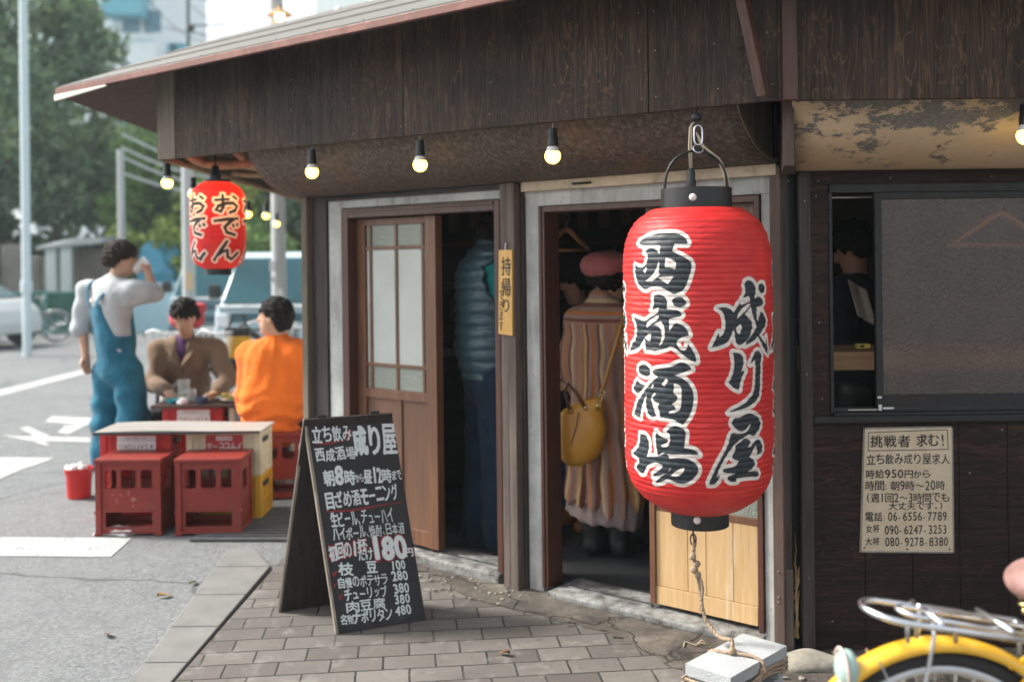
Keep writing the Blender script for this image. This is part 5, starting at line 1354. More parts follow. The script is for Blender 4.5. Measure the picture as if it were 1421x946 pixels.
# ================================================================== bicycles
def bicycle(name, label, loc, rz, col, fend=None, Rw=.33, basket=None, rack=False, leather=False, group='parked bicycles', spokes=20, saddle_col=None, bag=None, rake=0):
    """local x forward, rear wheel at x=0, ground z=0"""
    r = thing(name, label, 'bicycle', loc, group, rz); wb = 1.06
    for x in (0, wb):
        mb = MB(); mb.tube([(x + (Rw - .019) * math.cos(t), 0, Rw + (Rw - .019) * math.sin(t)) for t in np.linspace(0, 2 * math.pi, 56, endpoint=False)], .019, 10, closed=True); w = mb.build('wheel', M['rubber'], r, local=True, smooth=True)
        mb = MB(); rr_ = Rw - .042
        mb.tube([(x + rr_ * math.cos(t), 0, Rw + rr_ * math.sin(t)) for t in np.linspace(0, 2 * math.pi, 56, endpoint=False)], .0125, 8, closed=True); mb.build('rim', plain('pale_rim', (.62, .65, .68), .35, .05, 9, metal=.4, bump=0), w, local=True, smooth=True)
        mb = MB()
        for k in range(spokes):
            a = 2 * math.pi * k / spokes; s = .03 * (1 if k % 2 else -1); mb.tube([(x + .018 * math.cos(a + .5), s, Rw + .018 * math.sin(a + .5)), (x + rr_ * math.cos(a), 0, Rw + rr_ * math.sin(a))], .0013, 4)
        mb.tube([(x, -.05, Rw), (x, .05, Rw)], .018, 10); mb.build('spokes', M['chrome'], w, local=True)
    fm = plain('bike_' + name + label[-12:].replace(' ', '_'), col, .3, .08, 9, bump=0, coat=.4)
    bb, st, hd0, hd1 = (.44, 0, .29), (.30, 0, .74), (.80, 0, .80), (.84, 0, .66)
    mb = MB(); mb.tube([bb, st], .016, 10); mb.tube([(hd1[0], 0, hd1[2] - .02), (.62, 0, .40), bb], .019, 10); mb.tube([(.815, 0, .76), (.6, 0, .48), (.40, 0, .40)], .014, 10); mb.tube([hd0, hd1], .02, 10)
    for s in (-.06, .06): mb.tube([bb, (.1, s, Rw), (0, s, Rw)], .009, 8); mb.tube([(.31, 0, .70), (.1, s * .9, .5), (0, s, Rw)], .008, 8); mb.tube([(.845, s * .5, .66), (.9, s, .5), (wb, s, Rw)], .011, 8)
    mb.build('frame', fm, r, local=True, smooth=True)
    ff = fend or M['steel']
    for x, a0, a1 in ((0, -.12, 2.92), (wb, .55, 3.0)):
        mb = MB(); n = 40; rf = Rw + .022; vs, prof = [], [(-.031, -.018), (-.028, -.004), (-.014, .005), (0, .0075), (.014, .005), (.028, -.004), (.031, -.018)]
        for i in range(n + 1):
            t = a0 + (a1 - a0) * i / n
            for y, q in prof: vs.append((x + (rf + q) * math.cos(t), y, Rw + (rf + q) * math.sin(t)))
        k = len(prof); mb.add(vs, [(i * k + j, i * k + j + 1, (i + 1) * k + j + 1, (i + 1) * k + j) for i in range(n) for j in range(k - 1)])
        o = mb.build('mudguard', ff, r, local=True, smooth=True); s = o.modifiers.new('thickness', 'SOLIDIFY'); s.thickness = .0015
        mb = MB()
        for a in ((2.0, 2.75) if x == 0 else (2.2, 2.9)):
            for s_ in (-.034, .034): mb.tube([(x, s_ * 1.5, Rw), (x + (rf + .003) * math.cos(a), s_, Rw + (rf + .003) * math.sin(a))], .0025, 5)
        mb.build('mudguard_stay', M['chrome'], r, local=True)
    mb = MB(); mb.tube([(.795, 0, .79), (.78, 0, .93)], .012, 8); P = [(.62, .29, .93), (.70, .27, .95), (.78, .17, .985), (.80, .05, .95), (.79, 0, .94), (.80, -.05, .95), (.78, -.17, .985), (.70, -.27, .95), (.62, -.29, .93)]; mb.tube(P, .011, 8); hb = mb.build('handlebar', M['chrome'] if rack else plain('pale_handlebar', (.66, .68, .69), .3, .04, 9, bump=0), r, local=True, smooth=True)
    mb = MB()
    for s in (-1, 1): mb.tube([(.72, s * .265, .955), (.60, s * .295, .925)], .016, 10)
    mb.build('grip', M['black'], hb, local=True, smooth=True)
    mb = MB(); mb.tube([st, (.285, 0, .80)], .012, 8); mb.build('seat_post', M['chrome'], r, local=True)
    f = Field((.05, -.15, .70), (.60, .15, .93), .008); f.ell((.285, 0, .80), (.105, .11, .052), 0).cone((.29, 0, .805), (.51, 0, .81), .058, .022, .05, flat=((0, 0, 1), .6)); f.keep(lambda X, Y, Z: .762 - Z + 0 * X)
    sd_ = f.build('saddle', saddle_col or M['black'], r); 
    me = sd_.data; me.transform(Matrix.Translation(Vector(r.location)))   # the field is in the bicycle's own frame
    mb = MB(); mt = M['chrome'] if not leather else plain('brass_spring', (.75, .55, .22), .3, .1, 9, metal=1.0, bump=0)
    for s in (-.055, .055):
        mb.tube([(.25 + .015 * math.cos(t), s + .015 * math.sin(t), .728 + .045 * t / 19) for t in np.linspace(0, 19, 64)], .0042, 6)
        mb.tube([(.25, s, .728), (.32, s * .3, .745), (.47, s * .3, .81)], .004, 6); mb.tube([(.235, s - .01, .722), (.275, s, .722)], .007, 6)
    mb.tube([(.25, -.065, .722), (.25, .065, .722)], .006, 6); mb.tube([(.255, 0, .722), (.30, 0, .76)], .008, 6); mb.build('saddle_spring', mt, sd_, local=True, smooth=True)
    mb = MB(); mb.lathe([(.02, -.05), (.085, -.05), (.085, -.045), (.02, -.045)], n=28, fr=lambda a, b, c: Vector((.44 + a, c, .29 + b)))
    for s, a in ((-1, .6), (1, .6 + math.pi)): e = (.44 + .165 * math.cos(a), s * .075, .29 + .165 * math.sin(a)); mb.tube([(.44, s * .06, .29), e], .009, 8); mb.box(e[0] - .05, e[0] + .05, min(s * .08, s * .15), max(s * .08, s * .15), e[2] - .012, e[2] + .012)
    mb.build('crank', M['steel'], r, local=True)
    mb = MB(); mb.box(-.0, .46, -.062, -.047, .33, .345); mb.box(.0, .46, -.062, -.047, .235, .25); mb.build('chain', M['black'], r, local=True)
    if basket:
        mb = MB(); x0, x1, zb, zt = .86, 1.12, .72, .97
        for z, k in ((zb, .8), (zb + .08, .87), (zb + .16, .93), (zt, 1.0)):
            a, b = (x1 - x0) / 2 * k, .17 * k; cx = (x0 + x1) / 2
            mb.tube([(cx - a, -b, z), (cx + a, -b, z), (cx + a, b, z), (cx - a, b, z)], .005, 6, closed=True)
        for k in range(7):
            t = -1 + 2 * k / 6; cx = (x0 + x1) / 2; h_ = (x1 - x0) / 2
            for s in (-1, 1): mb.tube([(cx + h_ * .8 * t, s * .17 * .8, zb), (cx + h_ * t, s * .17, zt)], .003, 5); mb.tube([(cx + s * h_ * .8, .17 * .8 * t, zb), (cx + s * h_, .17 * t, zt)], .003, 5)
            mb.tube([(cx + h_ * .8 * t, -.136, zb), (cx + h_ * .8 * t, .136, zb)], .003, 5)
        mb.tube([(.82, 0, .76), (.9, 0, zb)], .006, 6); mb.build('basket', basket, r, local=True)
        mb = MB(); mb.ball((.93, 0, .64), (.035, .03, .03), 12); mb.build('headlamp', M['chrome'], r, local=True, smooth=True)
    if bag:
        f = Field((-.2, -.25, .80), (.4, .25, 1.35), .015); f.cone((.08, -.06, 1.05), (.08, .06, 1.05), .11, None, 0).cone((.08, -.06, 1.16), (.08, .06, 1.16), .12, None, .05).keep(lambda X, Y, Z: Z - 1.2).rough(lambda X, Y, Z: .012 * np.sin(X * 30 + Z * 20) * np.sin(Y * 24)); o = f.build('carrier_bag', bag, r); o.data.transform(Matrix.Translation(Vector(r.location)))
    if rack:
        mb = MB()
        def loop_(hw, x0, x1, z0_, z1_, rd):
            P = []
            for i in range(13): a = math.pi / 2 + math.pi * i / 12; P.append((x0 + hw * .95 + hw * .95 * math.cos(a), hw * math.sin(a), z0_ + (z1_ - z0_) * .0 - .0 * i))
            L = [(x1, hw, z1_)] + P + [(x1, -hw, z1_)]
            L = [(q[0], q[1], z0_ + (z1_ - z0_) * (q[0] - x0) / (x1 - x0)) for q in L]; mb.tube(L, rd, 10, cap=True); return L
        loop_(.075, -.165, .235, .760, .690, .0075); loop_(.034, -.085, .235, .753, .690, .0065)
        mb.tube([(.235, -.075, .690), (.235, .075, .690)], .0065, 8)
        for s in (-1, 1): mb.tube([(.225, s * .075, .692), (.27, s * .03, .66), (.295, 0, .655)], .006, 8); mb.tube([(-.02, s * .034, .752), (-.02, s * .034, .70), (0 - .06, s * .05, .55), (-.0, s * .062, Rw)], .005, 8)
        mb.tube([(-.02, -.075, .745), (-.02, .075, .745)], .006, 8); mb.tube([(.14, -.075, .721), (.14, .075, .721)], .006, 8)
        rk = mb.build('luggage_rack', M['chrome'], r, local=True, smooth=True)
        mb = MB()
        for x_, y_ in ((-.06, -.034), (.03, -.034), (.03, .034), (-.1, -.075), (.155, -.075), (.19, .03)): mb.lathe([(.0, -.035), (.005, -.035), (.005, .0), (.003, .004)], (x_, y_, .752 - (x_ + .165) * .1575), 8)
        mb.build('rack_bolt', M['steel'], rk, local=True, smooth=True)
        mb = MB(); mb.ball((-.212, -.01, .628), (.027, .034, .044), 14); mb.build('rear_reflector', plain('pale_mint_lens', (.36, .50, .46), .2, .05, 9, bump=0), r, local=True, smooth=True)
        mb = MB(); P = [(-.222 - .004 * math.sin(t), -.01 + .036 * math.cos(t), .628 + .046 * math.sin(t)) for t in np.linspace(0, 2 * math.pi, 20, endpoint=False)]; mb.tube(P, .0035, 6, closed=True); mb.tube([(-.205, 0, .61), (-.17, 0, .60)], .006, 6); mb.build('reflector_rim', plain('pinkish_rim', (.66, .50, .44), .35), r, local=True, smooth=True)
    return r
YF = plain('yellow_mudguard_enamel', (.84, .47, .03), .25, .06, 6, bump=.03, coat=.5)
bicycle('bicycle', 'yellow bicycle with chrome luggage rack and sprung pink brown saddle', (.955, 2.30, .0), R(4), (.84, .47, .03), YF, rack=True, leather=True, group=None, spokes=36, saddle_col=plain('pink_brown_leather', (.26, .145, .125), .6, .22, 16, bump=.25, dirt=(.17, .09, .075)))
WB_ = plain('white_wire_basket', (.72, .73, .72), .5, .05, 9, bump=0)
bicycle('bicycle', 'bicycle with white basket parked behind the brown jacket sitter', (-2.62, 10.2, SETZ), R(-99), (.62, .63, .62), basket=WB_)
bicycle('bicycle', 'bicycle with red bag on its carrier parked behind the overalls', (-3.30, 10.3, SETZ), R(-84), (.45, .08, .12), basket=WB_, bag=plain('red_basket_cover', (.55, .045, .06), .6))
bicycle('bicycle', 'black bicycle in the row behind the orange sweatshirt', (-1.95, 10.6, SETZ), R(-108), (.03, .03, .035), basket=M['black'])
bicycle('bicycle', 'silver bicycle parked by the grey pole', (-3.0, 11.6, SETZ), R(-60), (.6, .62, .63), basket=WB_)
bicycle('bicycle', 'grey bicycle leaning on the green fence across the road', (-10.9, 21.6, SETZ), R(8), (.06, .12, .12))
yb = thing('yellow_bag', 'yellow and black bag hanging on the parked bicycle', 'bag', Yp(331, 497, 9.4)); mb = MB(); mb.box(-.11, .11, -.06, .06, .0, .26); mb.build('pouch', plain('yellow_nylon', (.68, .40, .03), .6), yb, local=True, bevel=.03, seg=3); mb = MB(); mb.box(-.115, .115, -.064, .064, .2, .29); mb.build('flap', M['black'], yb, local=True, bevel=.02); mb = MB(); mb.tube([(-.09, 0, .28), (-.05, 0, .40), (.05, 0, .40), (.09, 0, .28)], .01, 8); mb.build('strap', M['black'], yb, local=True)
ym = thing('utility_box', 'pale cabinet with yellow top standing beyond the tavern corner', 'cabinet', (-1.93, 9.9, SETZ)); mb = MB(); mb.box(-.05, .16, -.1, .1, 0, 1.05); mb.build('cabinet_body', plain('pale_cabinet', (.55, .56, .54), .5), ym, local=True, bevel=.01); mb = MB(); mb.box(-.06, .17, -.11, .11, 1.05, 1.19); mb.build('yellow_top', plain('yellow_top_paint', (.78, .50, .04), .5), ym, local=True, bevel=.01)
# ================================================================== people
SKIN = plain('skin', (.52, .30, .20), .5, .1, 9, bump=.05, bscale=90); SKIN2 = plain('skin_deep', (.44, .24, .155), .5, .1, 9, bump=.05)
def hair_mat(name, c):
    t = NT(name); v = t.coord((60, 60, 9)); a = t.noise(v, 3, 5, .6, .5)
    t.p(col=t.ramp(a, [(.3, mul(c, .6)), (.7, mul(c, 1.7))]), rough=.6, spec=.12); t.bump(a, .7, .01); return t.m
HAIR = hair_mat('black_hair', (.012, .010, .0095)); HAIR2 = hair_mat('dark_brown_hair', (.022, .014, .010))
def cloth(name, c, var=.16, weave=300, folds=1.0, dirt=None):
    t = NT(name); v = t.coord(); a = t.noise(v, 6, 5, .6); w = t.noise(v, weave, 2)
    col = t.ramp(a, [(.3, mul(c, 1 - var)), (.7, mul(c, 1 + var))])
    if dirt: col = t.mix(t.ramp(t.noise(v, 3, 4), [(.45, 0), (.65, .6)]), col, dirt)
    t.p(col=col, rough=.9, spec=.2, sheen=.08)
    t.bump(t.math('ADD', t.math('MULTIPLY', t.noise(t.coord((1, 1, .6)), 11, 4, .55, .8), folds), t.math('MULTIPLY', w, .06)), .7, .02); return t.m
def V3(p): return np.array(p, float)
def lerp(a, b, t): return V3(a) * (1 - t) + V3(b) * t
def head(f, c, fx, fy, pitch=0.0, s=1.0):
    """skull, jaw, nose, ears, brow facing (fx, fy); returns a frame"""
    F = V3((fx, fy, 0)); F /= np.linalg.norm(F); S = V3((F[1], -F[0], 0))       # S: the person's right
    U = V3((0, 0, 1)); F2 = F * math.cos(pitch) - U * math.sin(pitch); U2 = U * math.cos(pitch) + F * math.sin(pitch)
    P = lambda a, b, h: V3(c) + (F2 * a + S * b + U2 * h) * s
    rz = math.atan2(F[1], F[0])
    f.ell(P(-.012, 0, .03), (.098 * s, .078 * s, .092 * s), .02, rz); f.ell(P(.025, 0, -.035), (.062 * s, .060 * s, .085 * s), .03, rz)
    f.cone(P(.055, 0, -.085), P(.045, 0, -.09), .030 * s, .03 * s, .025)
    f.cone(P(.088, 0, .02), P(.108, 0, -.022), .010 * s, .015 * s, .012); f.cone(P(.10, -.008, -.026), P(.10, .008, -.026), .011 * s, None, .01)
    f.cone(P(.075, -.035, .034), P(.075, .035, .034), .016 * s, None, .015)
    f.cone(P(.078, -.018, -.058), P(.078, .018, -.058), .011 * s, None, .010)
    for q in (-1, 1):
        f.ell(P(.075, q * .033, .008), (.014 * s, .014 * s, .011 * s), 0, rz, op='s'); f.ell(P(.066, q * .032, .008), (.014 * s,) * 3, .004)
        f.ell(P(-.005, q * .076, -.005), (.022 * s, .012 * s, .034 * s), .006, rz)
    return P
def face(P, parent, s=1.0):
    mb = MB()
    for q in (-1, 1):
        c = P(.0765, q * .032, .008); mb.ball(tuple(c), (.007 * s, .007 * s, .0045 * s), 8)
    mb.build('eye', plain('dark_eye', (.015, .012, .011), .2, bump=0), parent, smooth=True)
    mb = MB()
    for q in (-1, 1): mb.tube([tuple(P(.089, q * .016, .030)), tuple(P(.089, q * .035, .037)), tuple(P(.075, q * .055, .030))], [.0018 * s, .003 * s, .0012 * s], 6)
    mb.build('eyebrow', HAIR, parent, smooth=True)
    mb = MB(); mb.tube([tuple(P(.082, -.022, -.059)), tuple(P(.0905, 0, -.057)), tuple(P(.082, .022, -.059))], [.002, .004, .002], 6); mb.build('mouth', plain('lip', (.36, .12, .10), .5, bump=0), parent, smooth=True)
def hand(f, wrist, d, palm_n, side, curl=.5, s=1.0):
    """palm and five separate fingers: d along the hand, palm_n out of the palm, side = +1/-1 thumb side along n x d"""
    d = V3(d) / np.linalg.norm(d); n = V3(palm_n); n = n - d * (n @ d); n /= np.linalg.norm(n); t = np.cross(n, d) * side
    w = V3(wrist); kn = w + d * .085 * s
    f.cone(w, w + d * .03 * s, .026 * s, .03 * s, .015, flat=(n, .7)); 
    for i, (o, L) in enumerate(((.030, .066), (.010, .075), (-.011, .070), (-.030, .054))):
        b = w + d * (.08 - abs(i - 1.2) * .004) * s + t * o * s; f.cone(w + d * .02 * s + t * o * .6 * s, b, .015 * s, .0105 * s, .012)
        a1 = curl * .9; d1 = d * math.cos(a1) + n * math.sin(a1); m = b + d1 * L * .48 * s; a2 = curl * 2.0; d2 = d * math.cos(a2) + n * math.sin(a2); m2 = m + d2 * L * .32 * s; a3 = curl * 2.7; d3 = d * math.cos(a3) + n * math.sin(a3)
        f.cone(b, m, .0095 * s, .009 * s, .003); f.cone(m, m2, .009 * s, .008 * s, .003); f.cone(m2, m2 + d3 * L * .22 * s, .008 * s, .0065 * s, .003)
    b = w + d * .03 * s + t * .026 * s; q = (d * .6 + t * .7 + n * .4); q /= np.linalg.norm(q); m = b + q * .038 * s; q2 = (d * .8 + t * .25 + n * .55); q2 /= np.linalg.norm(q2)
    f.cone(b, m, .014 * s, .011 * s, .008); f.cone(m, m + q2 * .03 * s, .0105 * s, .008 * s, .003)
def hairdo(c, P, col, parent, s=1.0, fringe=.03, back=-.06, side=-.03, puff=.018, curly=0.0, cut=None):
    lo, hi = V3(c) - .2 * s, V3(c) + .2 * s
    f = Field(lo, hi, .0075); F2 = (P(1, 0, 0) - P(0, 0, 0)) / s; S = (P(0, 1, 0) - P(0, 0, 0)) / s; U2 = (P(0, 0, 1) - P(0, 0, 0)) / s
    rz = math.atan2(F2[1], F2[0])
    f.ell(P(-.018, 0, .036), ((.100 + puff) * s, (.080 + puff) * s, (.096 + puff) * s), 0, rz)
    f.ell(P(-.045, 0, -.01), ((.075 + puff * .7) * s, (.074 + puff * .8) * s, (.085 + puff * .5) * s), .03, rz)
    X, Y, Z = f.grid(); C = V3(c); a = ((X - C[0]) * F2[0] + (Y - C[1]) * F2[1] + (Z - C[2]) * F2[2]) / s; b = ((X - C[0]) * S[0] + (Y - C[1]) * S[1] + (Z - C[2]) * S[2]) / s; h = ((X - C[0]) * U2[0] + (Y - C[1]) * U2[1] + (Z - C[2]) * U2[2]) / s
    lim = np.interp(a, [-.13, -.05, .0, .03, .06, .12], [back, back, side, side + .01, fringe, fringe]) + .008 * np.sin(b * 140 + a * 50) + .006 * np.sin(b * 61 + 1)
    f.d = np.maximum(f.d, ((lim - h) * s * .8).astype(np.float32))
    n = .006 * np.sin(X * 90 + Z * 30) * np.sin(Y * 80 + 1) + .004 * np.sin(Z * 150 + X * 60 + Y * 120) + .003 * np.sin(X * 210 + 3 * np.sin(Z * 60)) * np.sin(Y * 190)
    if curly: n = n + curly * np.sin(X * 75 + 1) * np.sin(Y * 75) * np.sin(Z * 75 + 2)
    f.d = f.d + n.astype(np.float32)
    return f.build('hair', col, parent, relax=1)
def folds(amp, k=1.0): return lambda X, Y, Z: amp * (np.sin(X * 31 * k + Z * 17 * k + 1.3 * np.sin(Z * 9 * k)) * np.sin(Y * 27 * k - Z * 11 * k) + .6 * np.sin(Z * 38 * k + X * 13 * k + Y * 19 * k + 2 * np.sin(X * 8 * k)))
def box_of(pts, m=.2):
    P = np.array([V3(p) for p in pts]); return P.min(0) - m, P.max(0) + m
def Q(u, v, y): return V3(Yp(u, v, y))

# ---------------------------------------------------------------- person in blue overalls, drinking
def person_overalls():
    root = thing('person', 'person in blue denim overalls and grey t-shirt standing and drinking beside the food table', 'person', (-2.98, 7.62, SETZ))
    y = 7.6; hc = Q(168, 360, y) + V3((0, .02, 0)); fx, fy = .95, .32; bx, by = .72, .69
    nk = Q(153, 393, y); shL, shR = Q(124, 404, y + .10), Q(184, 405, y - .08); elL, elR = Q(114, 452, y + .06), Q(214, 407, y - .02); wrL, wrR = Q(119, 494, y + .03), Q(205, 378, y + .05)
    ch, wa, pv = Q(155, 425, y), Q(160, 475, y), Q(163, 510, y); hipL, hipR = Q(150, 515, y + .06), Q(178, 515, y - .04); gz = SETZ
    knL, knR = Q(150, 590, y + .05), Q(186, 590, y - .07); anL, anR = V3((knL[0] - .01, knL[1] + .03, gz + .08)), V3((knR[0] + .03, knR[1] - .02, gz + .08))
    lo, hi = box_of([hc, anL, anR, elL, elR, wrL, wrR], .22); lo[2] = gz - .03
    fw = V3((bx, by, 0)); ax = (fw, .72)
    f = Field(lo, hi, .0078); P = head(f, hc, fx, fy, .05)
    f.cone(nk - V3((0, 0, .06)), hc - V3((.02, .0, .06)), .056, .052, .03); f.cone(shL, shR, .055, .055, .03); f.cone(ch, wa, .14, .12, .05, flat=ax); f.cone(wa, pv, .12, .14, .05, flat=ax)
    for s_, e_, w_ in ((shL, elL, wrL), (shR, elR, wrR)): f.cone(s_, e_, .052, .042, .03); f.cone(e_, w_, .042, .028, .02)
    for h_, k_, a_ in ((hipL, knL, anL), (hipR, knR, anR)): f.cone(h_, k_, .085, .055, .04); f.cone(k_, a_, .055, .038, .02); f.cone(a_ - V3((0, 0, .03)), a_ + fw * .14 - V3((0, 0, .045)), .036, .03, .02)
    hand(f, wrL, (.05, -.1, -1), (.6, -.4, 0), -1, .35); hand(f, wrR, (-.35, .1, .95), (-.8, .5, -.2), 1, .75)
    f.build('body', SKIN, root); face(P, root)
    hairdo(hc, P, HAIR2, root, fringe=.02, back=-.05, side=-.005, puff=.022)
    tee = cloth('grey_tee', (.42, .45, .46)); f = Field(lo, hi, .011)
    f.cone(shL, shR, .082, .082, .05, flat=(fw, .9)).cone(ch + V3((0, 0, .04)), wa - V3((0, 0, .03)), .185, .165, .06, flat=(fw, .72))
    f.cone(shL, lerp(shL, elL, 1.0), .09, .085, .04).cone(shR, lerp(shR, elR, .92), .095, .085, .04); f.cone(nk - V3((0, 0, .06)), nk + V3((0, 0, .012)), .085, .064, .03)
    f.rough(folds(.009, .8)); f.build('t_shirt', tee, root)
    den = cloth('blue_denim', (.016, .115, .185), .22, dirt=(.035, .175, .25)); f = Field(lo, hi, .011)
    f.cone(wa + V3((0, 0, .05)), pv, .165, .165, .05, flat=(fw, .78)).cone(ch - V3((0, 0, .06)), wa + V3((0, 0, .02)), .19, .18, .03, flat=(fw, .75))
    for h_, k_, a_ in ((hipL, knL, anL), (hipR, knR, anR)): f.cone(h_, k_, .112, .118, .045); f.cone(k_, a_ - V3((0, 0, .0)), .118, .128, .03)
    sd_ = V3((by, -bx, 0)); c2 = ch
    def bib(X, Y, Z):                                # open at the sides above the waist
        a = (X - c2[0]) * sd_[0] + (Y - c2[1]) * sd_[1]; zt = wa[2] + .05
        w = np.where(Z < zt, .5, .165 - (Z - zt) * .35); return np.maximum(np.maximum(np.abs(a) - w, Z - (ch[2] + .03)), (gz + .03) - Z)
    f.keep(bib)
    def leg_folds(X, Y, Z):
        low = np.clip((pv[2] - Z) / .3, 0, 1); return .010 * low * np.sin(Z * 26 + X * 14 + 2 * np.sin(Y * 12 + Z * 7)) * np.sin(X * 20 + Y * 9) + .006 * np.sin(X * 26 + Z * 15 + 1.3 * np.sin(Z * 8)) * np.sin(Y * 24)
    f.rough(leg_folds); f.build('overalls', den, root)
    bk = -fw; mb = MB(); dsk = den
    for sx in (-1, 1):                               # straps crossing from bib over the shoulders
        sh = shR if sx > 0 else shL
        P_ = [c2 + sd_ * sx * .06 + bk * .142 + V3((0, 0, -.02)), c2 + sd_ * sx * .075 + bk * .150 + V3((0, 0, .05)), lerp(nk, sh, .55) + bk * .098 + V3((0, 0, .01)), lerp(nk, sh, .55) + bk * .03 + V3((0, 0, .072)), lerp(nk, sh, .55) - bk * .07 + V3((0, 0, .03)), c2 + sd_ * sx * .08 - bk * .15 + V3((0, 0, .02))]
        n = len(P_); a = [p + sd_ * .024 for p in P_]; b = [p - sd_ * .024 for p in P_]
        mb.add(a + b, [(i, i + 1, n + i + 1, n + i) for i in range(n - 1)])
    o = mb.build('strap', den, root, smooth=True); q = o.modifiers.new('thickness', 'SOLIDIFY'); q.thickness = .009; q.offset = 0; q = o.modifiers.new('soft', 'SUBSURF'); q.levels = q.render_levels = 2
    mb = MB(); mb.box(-.022, .022, -.004, .004, -.015, .015, 0, lambda a, b, h: Vector(c2 + sd_ * (a - .0) + bk * (.150 + b) + V3((0, 0, .05 + h)))); mb.build('patch', plain('pale_patch', (.6, .5, .45), .7), root)
    sh_ = plain('white_shoe', (.6, .6, .58), .6)
    for a_ in (anL, anR):
        f = Field(a_ - .12 - V3((.12, .12, 0)), a_ + V3((.28, .28, .1)), .009); f.cone(a_ - V3((0, 0, .035)), a_ + fw * .15 - V3((0, 0, .045)), .052, .042, .02).keep(lambda X, Y, Z: gz + .004 - Z); f.build('shoe', sh_, root)
    return hc, wrR
hc_, wr_ = person_overalls()
cup = thing('drinking_cup', 'white cup raised to the mouth by the person in overalls', 'cup', wr_ + V3((-.05, .02, .05))); d_ = V3((.72, .1, .62)); mb = MB()
w_ = Vector(d_).normalized(); x_ = w_.orthogonal().normalized(); y_ = w_.cross(x_); c0 = Vector(wr_ + V3((-.085, .01, .035)))
mb.lathe([(.0, .0), (.038, .0), (.043, .12), (.040, .12), (.036, .008), (0, .008)], n=24, fr=lambda a, b, h: c0 + x_ * a + y_ * b - w_ * (h - .09)); mb.build('cup_body', WC, cup, smooth=R(40))

# ---------------------------------------------------------------- person in brown jacket, seated behind the food table
def person_jacket():
    y = 8.0; root = thing('person', 'person in brown jacket seated behind the food table looking down', 'person', (-2.56, 8.2, SETZ))
    hc = Q(256, 441, y - .08); nk = Q(258, 470, y + .03); shL, shR = Q(298, 484, y + .02), Q(222, 486, y + .02)   # person's left is the viewer's right
    elL, elR = Q(315, 528, y - .08), Q(215, 532, y - .08); wrL, wrR = Q(300, 545, y - .36), Q(232, 543, y - .36)
    ch, wa, pv = Q(259, 500, y + .03), Q(260, 545, y + .12), Q(261, 572, y + .16)
    hipL, hipR = pv + V3((.1, 0, 0)), pv + V3((-.1, 0, 0)); knL, knR = pv + V3((.14, -.40, .0)), pv + V3((-.14, -.40, .0)); anL, anR = V3((knL[0], knL[1] + .05, SETZ + .08)), V3((knR[0], knR[1] + .05, SETZ + .08))
    lo, hi = box_of([hc, anL, anR, elL, elR, wrL, wrR, pv], .2); lo[2] = SETZ - .03; fw = V3((0, -1, 0))
    f = Field(lo, hi, .0085); P = head(f, hc, .08, -1, .42); f.cone(nk - V3((0, 0, .06)), hc - V3((0, -.03, .05)), .056, .05, .03); f.cone(shL, shR, .055, None, .03).cone(ch, wa, .14, .12, .05, flat=(fw, .72)).cone(wa, pv, .12, .14, .05, flat=(fw, .8))
    for s_, e_, w_ in ((shL, elL, wrL), (shR, elR, wrR)): f.cone(s_, e_, .05, .04, .03); f.cone(e_, w_, .04, .027, .02)
    for h_, k_, a_ in ((hipL, knL, anL), (hipR, knR, anR)): f.cone(h_, k_, .085, .06, .04); f.cone(k_, a_, .055, .04, .02); f.cone(a_ - V3((0, 0, .03)), a_ + V3((0, -.14, -.045)), .036, .03, .02)
    hand(f, wrL, (-.5, -.8, -.1), (0, 0, -1), 1, .35); hand(f, wrR, (.5, -.8, -.1), (0, 0, -1), -1, .35); f.build('body', SKIN, root); face(P, root)
    hairdo(hc, P, HAIR, root, fringe=.05, back=-.05, side=.012, puff=.028, curly=.010)
    jk = cloth('brown_jacket_cloth', (.20, .135, .09), .12); f = Field(lo, hi, .010)
    f.cone(shL, shR, .085, None, .05, flat=(fw, .9)).cone(ch + V3((0, 0, .03)), wa, .185, .18, .06, flat=(fw, .72)).cone(wa, pv, .18, .19, .05, flat=(fw, .85))
    for s_, e_, w_ in ((shL, elL, wrL), (shR, elR, wrR)): f.cone(s_, e_, .085, .072, .04); f.cone(e_, lerp(e_, w_, .96), .072, .052, .03)
    cz = nk[2]; cx = nk[0]
    f.keep(lambda X, Y, Z: np.where(Y < nk[1] - .03, np.minimum(np.abs(X - cx) * -1 + np.clip((Z - (cz - .19)) * .30, 0, .2), .05), -1.0) * .9)
    f.rough(folds(.009, .8)); f.build('jacket', jk, root)
    sc = cloth('purple_scarf', (.075, .03, .095), .35); f = Field(lo, hi, .010); f.cone(nk + V3((0, 0, -.03)), nk + V3((0, 0, .02)), .085, .07, .03); f.cone(ch + V3((0, -.02, .06)), wa + V3((0, -.01, 0)), .135, .13, .03, flat=(fw, .75)); f.rough(folds(.005, 1.4)); f.build('scarf_and_top', sc, root)
    mb = MB()
    for sx in (-1, 1):                                # lapels
        a, b, c, d = V3((cx + sx * .06, nk[1] - .065, cz - .01)), V3((cx + sx * .12, nk[1] - .105, cz - .065)), V3((cx + sx * .075, nk[1] - .15, cz - .13)), V3((cx + sx * .008, nk[1] - .168, cz - .21))
        mb.add([a, b, c, d], [(0, 1, 2, 3)])
    o = mb.build('lapel', jk, root); q = o.modifiers.new('t', 'SOLIDIFY'); q.thickness = .008
    tr = cloth('dark_trousers', (.03, .03, .035)); f = Field(lo, hi, .011)
    for h_, k_, a_ in ((hipL, knL, anL), (hipR, knR, anR)): f.cone(h_, k_, .105, .08, .04); f.cone(k_, a_, .08, .07, .03)
    f.rough(folds(.004)); f.build('trousers', tr, root)
person_jacket()

